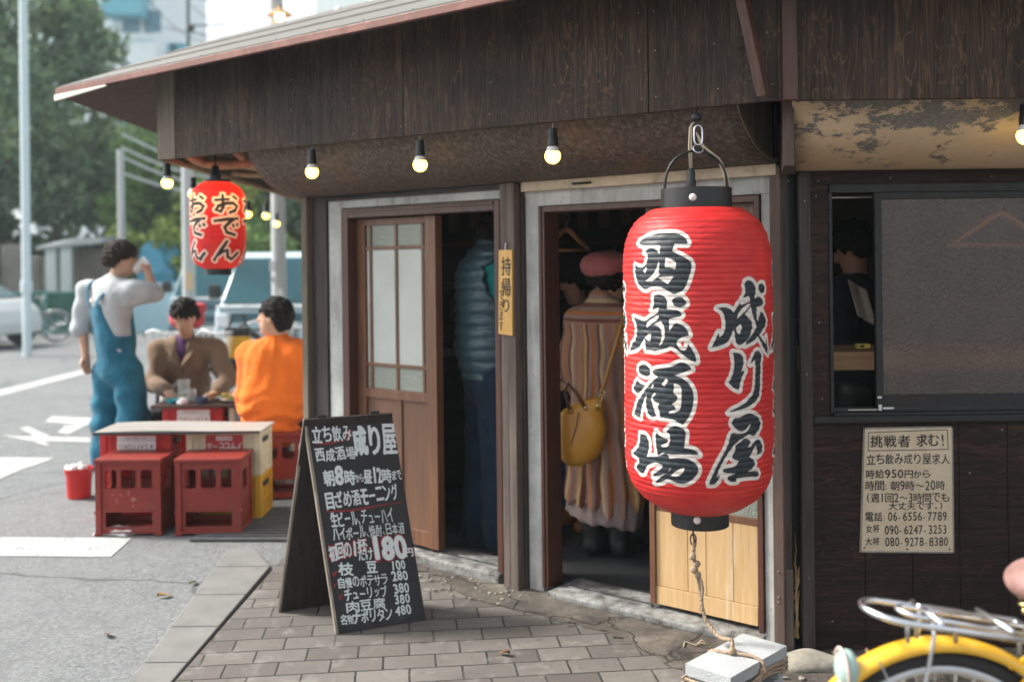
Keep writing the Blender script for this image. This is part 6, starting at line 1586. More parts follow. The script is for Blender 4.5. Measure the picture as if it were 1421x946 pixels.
# ---------------------------------------------------------------- person in orange sweatshirt, back to us
def person_orange():
    y = 6.95; root = thing('person', 'person in orange sweatshirt sitting on a brown crate with back turned', 'person', (-1.6, 6.95, SETZ))
    hc = Q(380, 441, y - .02); nk = Q(385, 470, y); shL, shR = Q(346, 489, y + .06), Q(413, 486, y - .03)
    elL, elR = Q(345, 550, y + .12), Q(424, 555, y + .10); wrL, wrR = Q(328, 548, y + .36), Q(395, 560, y + .34)
    ch, wa, pv = Q(380, 505, y + .0), Q(381, 560, y - .02), Q(380, 585, y)
    hipL, hipR = pv + V3((-.09, .05, 0)), pv + V3((.09, .05, 0)); knL, knR = pv + V3((-.26, .34, .02)), pv + V3((-.06, .42, .02)); anL, anR = V3((knL[0], knL[1] - .03, SETZ + .08)), V3((knR[0], knR[1], SETZ + .08))
    lo, hi = box_of([hc, anL, anR, elL, elR, wrL, wrR, pv], .2); lo[2] = SETZ - .03; fw = V3((-.35, .93, 0))
    f = Field(lo, hi, .0085); P = head(f, hc, -1, .12, -.08); f.cone(nk - V3((0, 0, .06)), hc - V3((-.025, 0, .05)), .058, .054, .03); f.cone(shL, shR, .055, None, .03).cone(ch, wa, .14, .13, .05, flat=(fw, .75)).cone(wa, pv, .13, .15, .05, flat=(fw, .85))
    for s_, e_, w_ in ((shL, elL, wrL), (shR, elR, wrR)): f.cone(s_, e_, .05, .042, .03); f.cone(e_, w_, .042, .028, .02)
    for h_, k_, a_ in ((hipL, knL, anL), (hipR, knR, anR)): f.cone(h_, k_, .09, .06, .04); f.cone(k_, a_, .055, .04, .02); f.cone(a_ - V3((0, 0, .03)), a_ + V3((-.06, .13, -.045)), .036, .03, .02)
    hand(f, wrL, (-.2, .9, .0), (0, 0, -1), 1, .4); hand(f, wrR, (-.2, .9, .0), (0, 0, -1), -1, .4); f.build('body', SKIN, root); face(P, root)
    hairdo(hc, P, HAIR, root, fringe=.045, back=-.078, side=.0, puff=.02)
    og = cloth('orange_sweatshirt_cloth', (.78, .16, .018), .1, 200, 1.3); f = Field(lo, hi, .010)
    f.cone(shL - V3((0, 0, .01)), shR - V3((0, 0, .01)), .078, .08, .06, flat=(fw, .95)).cone(ch + V3((0, 0, .0)), wa, .185, .225, .08, flat=(fw, .72)).cone(wa, pv + V3((0, 0, .015)), .235, .20, .05, flat=(fw, .8)); f.cone(nk - V3((0, 0, .05)), nk + V3((0, 0, .0)), .09, .07, .04)
    for s_, e_, w_ in ((shL, elL, wrL), (shR, elR, wrR)): f.cone(s_ - V3((0, 0, .02)), e_, .078, .092, .06); f.cone(e_, lerp(e_, w_, .62), .088, .05, .04)
    
    def sag_(X, Y, Z):
        a = np.arctan2(X - wa[0], Y - wa[1]); low = np.clip((wa[2] + .16 - Z) / .2, 0, 1)
        return .011 * low * np.sin((Z - .5 * np.abs(np.sin(a * 1.5)) * .12) * 62 + 2 * np.sin(a * 2)) + .0035 * np.sin(X * 19 + Z * 26 + 2 * np.sin(Z * 12)) + .0035 * (1 - low) * np.sin(a * 9 + Z * 10)
    f.rough(sag_); f.build('sweatshirt', og, root)
    tr = cloth('charcoal_trousers', (.028, .03, .036)); f = Field(lo, hi, .011); f.cone(hipL, hipR, .12, None, .04)
    for h_, k_, a_ in ((hipL, knL, anL), (hipR, knR, anR)): f.cone(h_, k_, .115, .085, .04); f.cone(k_, a_, .085, .07, .03)
    f.rough(folds(.004)); f.build('trousers', tr, root)
person_orange()

# ---------------------------------------------------------------- person in padded vest inside the far door
def person_vest():
    y = 5.45; root = thing('person', 'person in quilted blue-green vest and jeans standing inside the far doorway', 'person', (-.10, 5.5, .03)); fz_ = .03
    hc = Q(692, 331, y + .03); nk = Q(680, 358, y); fw = V3((.85, .5, 0)); fw /= np.linalg.norm(fw); sd_ = V3((fw[1], -fw[0], 0))
    shR, shL = Q(690, 374, y - .12), Q(672, 374, y + .16); elR, elL = Q(698, 432, y - .13), Q(690, 430, y + .2); wrR, wrL = Q(725, 470, y + .0), Q(722, 465, y + .25)
    ch, wa, pv = Q(680, 400, y), Q(680, 478, y), Q(682, 520, y); hipR, hipL = pv + sd_ * .08, pv - sd_ * .08
    knR, knL = Q(690, 622, y - .06), Q(670, 622, y + .08); anR, anL = V3((*(knR + fw * .0)[:2], fz_ + .08)), V3((*(knL - fw * .05)[:2], fz_ + .08))
    lo, hi = box_of([hc, anL, anR, elL, elR, wrL, wrR, pv], .2); lo[2] = fz_ - .03
    f = Field(lo, hi, .009); P = head(f, hc, .9, .45, .12); f.cone(nk - V3((0, 0, .06)), hc - V3((.03, .0, .05)), .06, .055, .03); f.cone(shL, shR, .055, None, .03).cone(ch, wa, .14, .13, .05, flat=(fw, .75)).cone(wa, pv, .13, .15, .05, flat=(fw, .85))
    for s_, e_, w_ in ((shL, elL, wrL), (shR, elR, wrR)): f.cone(s_, e_, .05, .042, .03); f.cone(e_, w_, .042, .028, .02)
    for h_, k_, a_ in ((hipL, knL, anL), (hipR, knR, anR)): f.cone(h_, k_, .09, .06, .04); f.cone(k_, a_, .055, .04, .02); f.cone(a_ - V3((0, 0, .03)), a_ + fw * .14 - V3((0, 0, .045)), .036, .03, .02)
    hand(f, wrR, (.9, .2, -.1), (0, .6, -.6), -1, .5); hand(f, wrL, (.9, .2, -.1), (0, -.6, -.6), 1, .5); f.build('body', SKIN2, root); face(P, root); hairdo(hc, P, HAIR, root, fringe=.05, back=-.025, side=.012, puff=.008)
    tl_ = cloth('teal_sleeve', (.012, .17, .17)); f = Field(lo, hi, .011)
    for s_, e_, w_ in ((shL, elL, wrL), (shR, elR, wrR)): f.cone(s_, e_, .078, .068, .04); f.cone(e_, lerp(e_, w_, .95), .066, .048, .03)
    f.rough(folds(.004)); f.build('jersey_sleeves', tl_, root)
    t = NT('quilted_nylon'); v = t.coord(); zc = t.n('SeparateXYZ', {0: v}).outputs[2]
    nz = t.noise(v, 40, 4, .6, .3)
    t.p(col=t.ramp(zc, [(.0, (.036, .078, .098)), (1.0, (.036, .078, .098))]), rough=.32, spec=.6, sheen=.1); t.bump(nz, .55, .012)
    f = Field(lo, hi, .008); f.cone(lerp(nk, shL, .7), lerp(nk, shR, .7), .10, None, .05).cone(ch + V3((0, 0, .03)), wa + V3((0, 0, .02)), .20, .195, .06, flat=(fw, .92)).cone(wa, pv + V3((0, 0, .0)), .195, .175, .04, flat=(fw, .9)).cone(nk - V3((0, 0, .02)), nk + V3((0, 0, .045)), .088, .082, .03)
    for s_ in (shR, shL): f.cone(s_ + (s_ - nk) * .25, s_ + (s_ - nk) * 1.0 - V3((0, 0, .02)), .085, .11, 0, op='s')
    f.keep(lambda X, Y, Z: (pv[2] - .01) - Z)
    f.rough(lambda X, Y, Z: -.017 * np.abs(np.sin(np.pi * (Z - .1) / .062 + .12 * np.sin(X * 14))) ** .55 + .010 + .002 * np.sin(X * 60 + Y * 43) * np.sin(Z * 90)); f.build('padded_vest', t.m, root)
    jn = cloth('dark_jeans', (.012, .025, .048), .25); f = Field(lo, hi, .011); f.cone(hipL, hipR, .12, None, .05).cone(wa - V3((0, 0, .08)), pv, .15, .16, .04, flat=(fw, .85))
    for h_, k_, a_ in ((hipL, knL, anL), (hipR, knR, anR)): f.cone(h_, k_, .112, .09, .04); f.cone(k_, a_ - V3((0, 0, .02)), .09, .082, .03)
    f.rough(folds(.006)); f.build('jeans', jn, root)
    for a_ in (anL, anR): f = Field(a_ - .2, a_ + .28, .01); f.cone(a_ - V3((0, 0, .03)), a_ + fw * .15 - V3((0, 0, .04)), .055, .045, .02).keep(lambda X, Y, Z: fz_ + .004 - Z); f.build('shoe', M['rubber'], root)
person_vest()

# ---------------------------------------------------------------- person in striped dress and beret, near door
def person_dress():
    y = 5.2; fz_ = .03; root = thing('person', 'person in striped dress and pink beret standing with back turned in the near doorway', 'person', (.47, 5.2, .03))
    hc = Q(848, 389, y + .02); nk = Q(835, 418, y); fw = V3((.62, .78, 0)); sd_ = V3((fw[1], -fw[0], 0))
    shL, shR = Q(806, 446, y + .08), Q(864, 446, y - .08); elL, elR = Q(797, 505, y + .08), Q(884, 505, y - .02); wrL, wrR = Q(806, 553, y + .16), Q(892, 540, y + .15)
    ch, wa, pv = Q(834, 462, y), Q(836, 530, y), Q(838, 575, y); hem = Q(838, 700, y); hipL, hipR = pv - sd_ * .08, pv + sd_ * .08
    knL, knR = Q(822, 670, y + .04), Q(858, 670, y - .03); anL, anR = V3((knL[0], knL[1], fz_ + .08)), V3((knR[0] + .01, knR[1] + .02, fz_ + .08))
    lo, hi = box_of([hc, anL, anR, elL, elR, wrL, wrR, hem], .22); lo[2] = fz_ - .03
    f = Field(lo, hi, .009); P = head(f, hc, .97, .25, .30, .96); f.cone(nk - V3((0, 0, .05)), hc - V3((.03, 0, .05)), .048, .046, .03); f.cone(shL, shR, .045, None, .03).cone(ch, wa, .12, .105, .05, flat=(fw, .75)).cone(wa, pv, .105, .14, .05, flat=(fw, .85))
    for s_, e_, w_ in ((shL, elL, wrL), (shR, elR, wrR)): f.cone(s_, e_, .042, .036, .03); f.cone(e_, w_, .036, .024, .02)
    for h_, k_, a_ in ((hipL, knL, anL), (hipR, knR, anR)): f.cone(h_, k_, .085, .05, .04); f.cone(k_, a_, .05, .036, .02); f.cone(a_ - V3((0, 0, .03)), a_ + fw * .13 - V3((0, 0, .045)), .034, .028, .02)
    hand(f, wrL, (.3, .7, -.5), (.7, -.4, 0), -1, .6, .92); hand(f, wrR, (.3, .9, .0), (-.6, .2, -.4), 1, .6, .92); f.build('body', SKIN2, root); face(P, root, .96)
    hairdo(hc, P, HAIR, root, .96, fringe=.02, back=-.055, side=-.055, puff=.016)
    # beret
    f = Field(V3(hc) - .22, V3(hc) + .24, .0075); c = P(-.035, 0, .085); f.ell(c, (.135, .125, .062), .02, math.atan2(.25, .97), tilt=0.0); f.ell(P(-.085, .0, .05), (.085, .105, .065), .05, math.atan2(.25, .97)); 
    f.ell(P(.0, 0, .0), (.10, .085, .092), .0, math.atan2(.25, .97), op='s'); f.rough(lambda X, Y, Z: .003 * np.sin(X * 40) * np.sin(Y * 37 + Z * 20)); f.build('beret', cloth('pink_felt', (.47, .15, .14), .1, 400, .4), root)
    t = NT('striped_cotton')
    at = t.n('Attribute', attribute_name='stripe').outputs['Fac']; v = t.coord()
    cols = [(.42, .27, .21), (.50, .24, .11), (.60, .45, .24), (.22, .09, .07), (.40, .28, .25), (.56, .22, .07), (.36, .24, .21), (.24, .10, .08), (.66, .52, .30), (.42, .30, .27), (.48, .22, .12), (.35, .24, .22)]
    fr = t.math('FRACT', t.math('ADD', at, t.math('MULTIPLY', t.noise(v, 5, 3), .06)))
    c = t.ramp(fr, [(i / len(cols), q) for i, q in enumerate(cols)], 'CONSTANT')
    c = t.mix(1.0, c, (.80, .76, .72), 'MULTIPLY'); t.p(col=c, rough=.88, spec=.2, sheen=.05); t.bump(t.math('ADD', t.noise(t.coord((1, 1, .35)), 14, 4, .5, .6), t.math('MULTIPLY', t.noise(v, 300, 2), .05)), .6, .02)
    f = Field(lo, hi, .009); f.cone(shL, shR, .075, None, .05).cone(ch + V3((0, 0, .04)), wa, .155, .15, .06, flat=(fw, .8)).cone(wa, pv, .15, .175, .05, flat=(fw, .85)).cone(pv, hem, .175, .205, .05, flat=(fw, .88)).cone(nk - V3((0, 0, .03)), nk + V3((0, 0, .015)), .062, .055, .03)
    for s_, e_, w_ in ((shL, elL, wrL), (shR, elR, wrR)): f.cone(s_ - V3((0, 0, .01)), e_, .085, .085, .04); f.cone(e_, lerp(e_, w_, .9), .08, .045, .03)
    f.keep(lambda X, Y, Z: hem[2] + .012 * np.sin(X * 22) - .18 * (X - hem[0]) - Z)
    def pleat(X, Y, Z):
        a = np.arctan2(X - pv[0], Y - pv[1]); k = np.clip((1.28 - Z) / .9, 0, 1); return .013 * k * np.sin(a * 15 + 1.5 * np.sin(Z * 5)) + .004 * np.sin(X * 40 + Z * 21) * np.sin(Y * 37) + .005 * np.sin(Z * 34 + X * 18)
    f.rough(pleat); o = f.build('striped_dress', t.m, root)
    me = o.data; n = len(me.vertices); co = np.zeros(n * 3, np.float32); me.vertices.foreach_get('co', co); co = co.reshape(-1, 3) + np.array(root.location, np.float32)
    b = (co[:, 0] - pv[0]) * sd_[0] + (co[:, 1] - pv[1]) * sd_[1]; wdt = np.interp(co[:, 2], [.3, .7, 1.2], [1.3, 1.05, .95])
    yoke = co[:, 2] > ch[2] + .055; st = np.where(yoke, (co[:, 2]) * 4.2, b / wdt * 5.2 + .3 + .02 * np.sin(co[:, 2] * 6))
    a = me.attributes.new('stripe', 'FLOAT', 'POINT'); a.data.foreach_set('value', st.astype(np.float32))
    f = Field(lo, hi, .010); f.cone(pv - V3((0, 0, .2)), hem - V3((0, 0, .03)), .16, .205, .05, flat=(fw, .86)); zz = hem[2] - .075
    f.keep(lambda X, Y, Z: zz + .008 * np.sin(X * 30) - .18 * (X - hem[0]) - Z); f.keep(lambda X, Y, Z: Z - (hem[2] + .15)); f.rough(lambda X, Y, Z: .0045 * np.sin(np.arctan2(X - pv[0], Y - pv[1]) * 15 + 1)); f.build('underskirt', cloth('beige_underskirt', (.30, .235, .22)), root)
    bt = plain('black_boot', (.014, .014, .016), .45, .3, 12, bump=.3, bscale=50)
    for k_, a_ in ((knL, anL), (knR, anR)): f = Field(a_ - V3((.2, .2, .12)), V3((a_[0] + .28, a_[1] + .3, k_[2] + .05)), .009); f.cone(k_ - V3((0, 0, .06)), a_, .062, .056, .02).cone(a_ - V3((0, 0, .02)), a_ + fw * .15 - V3((0, 0, .04)), .055, .04, .02).keep(lambda X, Y, Z: fz_ + .003 - Z).rough(folds(.004, 1.6)); f.build('boot', bt, root)
    return shR, shL, nk
shR_, shL_, nk_ = person_dress()
# mustard bag
by_ = 4.99; bcn = Q(809, 603, by_); BGm = plain('mustard_leather', (.60, .29, .03), .38, .1, 7, bump=.12, bscale=50, coat=.1)
HB = thing('handbag', 'mustard yellow leather handbag hanging at the side of the striped dress', 'handbag', bcn - V3((0, 0, .19)))
f = Field(bcn - .32, bcn + .32, .007); P4 = [Q(788, 565, by_), Q(830, 552, by_), Q(833, 618, by_), Q(792, 640, by_)]
f.cone(Q(792, 578, by_), Q(826, 562, by_), .052, None, .02, flat=((0, 1, 0), .8)).cone(Q(797, 602, by_), Q(820, 592, by_), .078, None, .04, flat=((0, 1, 0), .8)).cone(Q(798, 624, by_), Q(815, 614, by_), .085, None, .04, flat=((0, 1, 0), .85))
f.keep(lambda X, Y, Z: (bcn[2] - .165 + .30 * (X - bcn[0])) - Z); f.keep(lambda X, Y, Z: Z - (bcn[2] + .165 + .28 * (X - bcn[0]))); f.rough(lambda X, Y, Z: .003 * np.sin(X * 30 + Z * 22)); f.build('bag_body', BGm, HB)
mb = MB(); mb.tube([Q(829, 566, by_ - .06), Q(836, 540, by_ - .02), Q(848, 500, by_ - .03), Q(862, 452, by_ - .02), Q(868, 430, by_ + .06), Q(850, 428, by_ + .25)], .011, 8)
o = mb.build('shoulder_strap', plain('tan_strap', (.42, .20, .045), .45, .1, 20), HB, smooth=True)
mb = MB()
for k in range(6): c = Q(829 + k * 1.3, 566 - k * 4.2, by_ - .065); mb.tube([c + V3((.010 * math.cos(t), (-.006 if k % 2 else .006) * math.cos(t), .011 * math.sin(t))) for t in np.linspace(0, 6.283, 10, endpoint=False)], .003, 5, closed=True)
mb.build('chain', plain('brass_chain', (.75, .55, .25), .3, metal=1.0, bump=0), HB, smooth=True)
mb = MB(); brn = plain('brown_handle', (.13, .065, .035), .5)
for o_ in (-.045, .03): mb.tube([Q(792, 572, by_ + o_), Q(784, 545, by_ + o_ - .01), Q(788, 532, by_ + o_), Q(800, 545, by_ + o_), Q(812, 566, by_ + o_)], .009, 8)
mb.build('bag_handle', brn, HB, smooth=True)
mb = MB()
for u, v in ((793, 570), (812, 566), (829, 563)): mb.ball(Q(u, v, by_ - .06), .011, 8)
mb.build('ring', MATS['brass_chain'], HB); mb = MB(); mb.tube([Q(803, 572, by_ - .062), Q(800, 590, by_ - .076), Q(792, 618, by_ - .07)], .0025, 5); mb.build('seam', brn, HB)
# ---------------------------------------------------------------- dark figures further in
def dark_person(label, u, y, hv, face_dir, cols, look=.1, hairkw=None, arm=None):
    fz_ = .03; hc = Q(u, hv, y); x0 = hc[0]; root = thing('person', label, 'person', (x0, y, fz_)); fw = V3((*face_dir, 0)); fw /= np.linalg.norm(fw); sd_ = V3((fw[1], -fw[0], 0)); H_ = hc[2] + .12 - fz_; k = H_ / 1.68
    nk = hc - V3((0, 0, .15)) - fw * .03; sh = nk - V3((0, 0, .06)); shR, shL = sh + sd_ * .17 * k, sh - sd_ * .17 * k; ch = sh - V3((0, 0, .12)); wa = ch - V3((0, 0, .27)); pv = wa - V3((0, 0, .14)); hipR, hipL = pv + sd_ * .08, pv - sd_ * .08
    knR, knL = V3((*(hipR + fw * .02)[:2], fz_ + .48 * k)), V3((*(hipL - fw * .02)[:2], fz_ + .48 * k)); anR, anL = V3((*(knR - fw * .02)[:2], fz_ + .09)), V3((*(knL - fw * .05)[:2], fz_ + .09))
    elR, elL = shR + sd_ * .05 - V3((0, 0, .28)), shL - sd_ * .05 - V3((0, 0, .28)); wrR, wrL = elR + fw * .2 - V3((0, 0, .06)), elL + fw * .2 - V3((0, 0, .06))
    lo, hi = box_of([hc, anR, anL, elR, elL, wrR, wrL], .2); lo[2] = fz_ - .03; f = Field(lo, hi, .0095); P = head(f, hc, fw[0], fw[1], look); f.cone(nk - V3((0, 0, .06)), hc - V3((0, 0, .05)), .055, .052, .03).cone(shL, shR, .055, None, .03).cone(ch, wa, .13, .115, .05, flat=(fw, .75)).cone(wa, pv, .115, .14, .05, flat=(fw, .85))
    for s_, e_, w_ in ((shL, elL, wrL), (shR, elR, wrR)): f.cone(s_, e_, .047, .04, .03); f.cone(e_, w_, .04, .026, .02)
    for h_, k_, a_ in ((hipL, knL, anL), (hipR, knR, anR)): f.cone(h_, k_, .088, .055, .04); f.cone(k_, a_, .055, .038, .02); f.cone(a_ - V3((0, 0, .04)), a_ + fw * .14 - V3((0, 0, .055)), .036, .03, .02)
    hand(f, wrR, fw, (0, 0, -1), 1, .5); hand(f, wrL, fw, (0, 0, -1), -1, .5); f.build('body', SKIN2, root); face(P, root); hairdo(hc, P, HAIR, root, **(hairkw or dict(fringe=.03, back=-.07, side=-.03, puff=.02)))
    f = Field(lo, hi, .011); f.cone(shL, shR, .08, None, .05).cone(ch, wa, .17, .165, .06, flat=(fw, .8)).cone(wa, pv, .165, .18, .05, flat=(fw, .85))
    for s_, e_, w_ in ((shL, elL, wrL), (shR, elR, wrR)): f.cone(s_, e_, .075, .065, .04); f.cone(e_, lerp(e_, w_, .95), .064, .045, .03)
    f.rough(folds(.005)); f.build('top', cols[0], root); f = Field(lo, hi, .011); f.cone(hipL, hipR, .11, None, .04)
    for h_, k_, a_ in ((hipL, knL, anL), (hipR, knR, anR)): f.cone(h_, k_, .105, .075, .04); f.cone(k_, a_ + V3((0, 0, .05)), .075, .062, .03)
    f.rough(folds(.004)); f.build('trousers', cols[1], root)
    for a_ in (anL, anR): f = Field(a_ - .2, a_ + .28, .009); f.cone(a_ + V3((0, 0, .03)), a_ - V3((0, 0, .03)), .05, .05, .02).cone(a_ - V3((0, 0, .02)), a_ + fw * .15 - V3((0, 0, .05)), .05, .038, .02).keep(lambda X, Y, Z: fz_ + .003 - Z); f.build('boot', cols[2], root)
BKC = cloth('black_jersey', (.010, .011, .015), .3); JN = cloth('blue_jeans', (.03, .075, .14), .25)
dark_person('dark haired person in black top and jeans half hidden by the door jamb', 797, 5.75, 385, (-.75, -.6), (BKC, JN, plain('tan_boot', (.35, .13, .04), .45)), .35, dict(fringe=.0, back=-.12, side=-.09, puff=.026))
dark_person('person in black clothes standing behind the window counter', 1184, 5.3, 345, (-.75, .6), (BKC, MATS.get('dark_trousers', M['black']), M['rubber']), .4)
# ================================================================== furniture inside
CT = thing('bar_counter', 'dark wooden standing counter inside the far doorway', 'counter', (-.2, 6.9, .03)); mb = MB(); mb.box(-1.05, 1.6, 6.75, 7.2, .93, .985); mb.build('counter_top', plain('worn_counter_top', (.16, .12, .10), .4, .2, 6), CT, bevel=.006); mb = MB(); mb.box(-1.0, 1.55, 6.85, 7.1, .03, .93); mb.build('counter_front', M['under'], CT)
WCt = thing('window_counter', 'light wooden counter plank inside the open part of the window', 'counter', (1.9, 4.4, 1.08)); mb = MB(); mb.box(1.20, 3.2, 4.27, 4.62, 1.078, 1.158); mb.build('plank', wood('light_counter_wood', (.30, .18, .09), (.52, .36, .20), .5, (1.2, 20, 20)), WCt, bevel=.006)
mb = MB()
for x in (1.3, 3.1): mb.box(x, x + .06, 4.4, 4.46, .03, 1.078)
mb.build('leg', M['under'], WCt)
ck = thing('matchbox', 'small yellow packet lying on the window counter', 'packet', Yp(1197, 482, 4.36)); mb = MB(); mb.box(-.028, .028, -.02, .02, -.003, .017); mb.build('packet_body', plain('yellow_packet', (.66, .56, .12), .5), ck, local=True, bevel=.002); mb = MB(); mb.box(-.018, .0, -.0206, -.0202, .002, .012); mb.build('print', M['black'], ck, local=True)
sh = thing('drink_shelf', 'dark shelf on the back wall inside the tavern', 'shelf', (0, 7.8, 1.2)); mb = MB()
for z in (1.05, 1.38, 1.7): mb.box(-1.0, 3.5, 7.72, 7.98, z, z + .025)
mb.build('boards', M['doorwood'], sh)
rn = random.Random(13); bc_ = [plain('brown_bottle', (.10, .035, .012), .15, bump=0), plain('green_bottle', (.02, .08, .035), .15, bump=0), plain('pale_bottle', (.3, .3, .26), .2, bump=0)]
lab_ = ['brown bottle on the dark shelf inside the tavern', 'green bottle on the dark shelf inside the tavern', 'pale bottle on the dark shelf inside the tavern']
for i in range(26):
    x, z = rn.uniform(-.9, 1.6), rn.choice((1.076, 1.406)); k = rn.randrange(3); mb = MB(); mb.lathe([(.033, 0), (.036, .02), (.036, .17), (.014, .22), (.013, .27), (.0, .27)], (x, 7.84, z), 12); tag(mb.build('bottle', bc_[k], at=(x, 7.84, z), smooth=R(50)), lab_[k], 'bottle', lab_[k].split(' on')[0] + 's on the shelf')
pm = plain('yellowed_menu_paper', (.34, .25, .15), .8, .15, 9)
for i in range(9):
    x = -.5 + i * .17; z = 1.62 + .02 * (i % 3); mb = MB(); mb.box(x, x + .085, 7.985, 7.995, z + .2, z + .5); mb.prism([(x + .01, z + .18), (x + .07, z + .18), (x + .085, z + .2), (x, z + .2)], lambda a, b, h: Vector((a, h, b)), 7.985, 7.995); tag(mb.build('menu_strip', pm, at=(x, 7.99, z + .2)), 'yellowed paper menu strip hanging on the dim back wall', 'menu strip', 'menu strips on the back wall')
def hanger(c, w, h, label, ang=0.0):
    t = thing('clothes_hanger', label, 'hanger', c, None, ang); m_ = wood('orange_hanger_wood', (.50, .24, .10), (.74, .42, .20), .4, (1.5, 20, 20)); mb = MB()
    mb.tube([(-w, 0, -h), (-w * .6, 0, -h * .62), (-.03, 0, -.01), (0, 0, 0), (.03, 0, -.01), (w * .6, 0, -h * .62), (w, 0, -h)], [.008, .012, .014, .014, .014, .012, .008], 10); mb.build('shoulder_bar', m_, t, local=True, smooth=True); mb = MB(); mb.tube([(-w, 0, -h), (w, 0, -h)], .0075, 8); mb.build('trouser_bar', m_, t, local=True, smooth=True)
    mb = MB(); mb.tube([(0, 0, 0), (0, 0, .03), (.02, 0, .045), (.025, 0, .07), (.0, 0, .085), (-.02, 0, .075)], .003, 6); mb.build('hook', M['steel'], t, local=True)
hanger(Yp(1388, 296, 4.06), .21, .125, 'wooden clothes hanger seen blurred through the obscured window glass')
hanger(Yp(786, 318, 5.3), .19, .11, 'wooden clothes hanger hanging above the heads inside the near doorway', .8)
mb = MB(); rl = thing('clothes_rail', 'thin rail carrying the hanger behind the window glass', 'rail', (1.9, 4.07, 1.8)); mb.tube([(1.27, 4.07, 1.800), (3.0, 4.07, 1.800)], .006, 8); mb.build('rod', M['steel'], rl)
tw = thing('white_towel', 'pale towel hanging over the arm of the person behind the window', 'towel', Yp(1192, 400, 4.75)); mb = MB(); mb.sheet(lambda a, b: Yp(1176 + a * 26 + b * 14, 388 + b * 50 + 14 * a, 4.78 + .03 * math.sin(a * 5)), 8, 8); o = mb.build('cloth', cloth('pale_towel', (.36, .33, .29)), tw, smooth=True); q = o.modifiers.new('t', 'SOLIDIFY'); q.thickness = .006

# ================================================================== vehicles
GLS = NT('dark_car_glass'); GLS.p(col=(.018, .085, .105), rough=.08, spec=.6); GLS = GLS.m
TYR = M['rubber']; HUB = plain('grey_hubcap', (.5, .52, .53), .35, .05, 9, bump=0, metal=.3)
def vehicle(name, label, loc, rz, paint, prof_lo, prof_hi, half, Lw, rw, glass_side, front_glass, tumble=.12, extras=None, roofcol=None):
    """profile in (x forward, z); prof_hi: the upper outline, prof_lo: the belt line. body = lower hull + cabin"""
    r = thing(name, label, 'car' if 'car' in name else 'van', loc, None, rz)
    mb = MB()
    def hull(prof, y0, y1fn, m=0):
        n = len(prof); L = [Vector((x, y1fn(z), z)) for x, z in prof]; K = [Vector((x, -y1fn(z), z)) for x, z in prof]
        mb.add(L + K, [tuple(range(n)), tuple(range(n, 2 * n))[::-1]] + [(i, n + i, n + (i + 1) % n, (i + 1) % n) for i in range(n)], m)
    zb = max(z for x, z in prof_lo)
    hull(prof_lo, 0, lambda z: half - .03 * max(0, (.45 - z)) - .02 * max(0, z - .6)); hull(prof_hi, 0, lambda z: half - .03 - tumble * max(0, z - zb + .02) / .5)
    mb.build('body', paint, r, local=True, bevel=.05, seg=3)
    for x in Lw:
        for s in (-1, 1):
            mb = MB(); y = s * (half - .09); fr = lambda a, b, c, x=x, y=y: Vector((x + a, y + c, rw + b)); mb.lathe([(rw * .6, -.09), (rw * .96, -.09), (rw, -.06), (rw, .06), (rw * .96, .105), (rw * .64, .105), (rw * .6, .08)], n=28, fr=fr); w = mb.build('wheel', TYR, r, local=True, smooth=R(40))
            mb = MB(); mb.lathe([(.0, -.05), (rw * .62, -.05), (rw * .62, s * .085), (rw * .3, s * .1), (0, s * .1)], n=20, fr=fr); mb.build('hubcap', HUB, w, local=True, smooth=R(40))
    yb = lambda z: half - .03 - tumble * max(0, z - zb + .02) / .5
    mb = MB()
    for poly in glass_side:
        for s in (-1, 1):
            P = [Vector((x, s * (yb(z) + .006), z)) for x, z in poly]; n = len(P); Pi = [p - Vector((0, s * .02, 0)) for p in P]; mb.add(P + Pi, [tuple(range(n)), tuple(range(n, 2 * n))[::-1]] + [(i, (i + 1) % n, n + (i + 1) % n, n + i) for i in range(n)])
    mb.build('side_window', GLS, r, local=True)
    (x0, z0), (x1, z1) = front_glass; d = Vector((z1 - z0, 0, x0 - x1)).normalized() * .012
    if d.x < 0: d = -d
    mb = MB(); P = [Vector((x0, -yb(z0) + .04, z0)), Vector((x0, yb(z0) - .04, z0)), Vector((x1, yb(z1) - .04, z1)), Vector((x1, -yb(z1) + .04, z1))]; mb.hexa([p - d for p in P] + [p + d for p in P]); mb.build('windscreen', GLS, r, local=True, bevel=.006)
    if extras: extras(r)
    return r
silver = NT('silver_white_paint'); silver.p(col=(.60, .64, .64), rough=.28, spec=.5, coat=.5); silver = silver.m
def ext_car(r):
    mb = MB()
    for s in (-1, 1): mb.box(1.74, 1.88, s * .52, s * .74, .62, .78)
    mb.build('headlight', plain('lamp_lens', (.7, .72, .72), .1, bump=0), r, local=True, bevel=.03)
    mb = MB()
    for s in (-1, 1): mb.box(.98, 1.10, s * .80, s * .98, .98, 1.12)
    mb.build('wing_mirror', silver, r, local=True, bevel=.03); mb = MB()
    for s in (-1, 1): mb.box(-.10, .06, s * .838, s * .852, .86, .89)
    mb.build('door_handle', M['chrome'], r, local=True, bevel=.005); mb = MB()
    for s in (-1, 1):
        for x in (-.30, .66): mb.box(x, x + .008, s * .838, s * .846, .3, .92)
        mb.box(-1.3, 1.2, s * .842, s * .852, .42, .47)
    mb.build('door_seam', plain('seam_grey', (.2, .22, .22), .6, bump=0), r, local=True)
cx_, cy_ = -10.1, 20.4
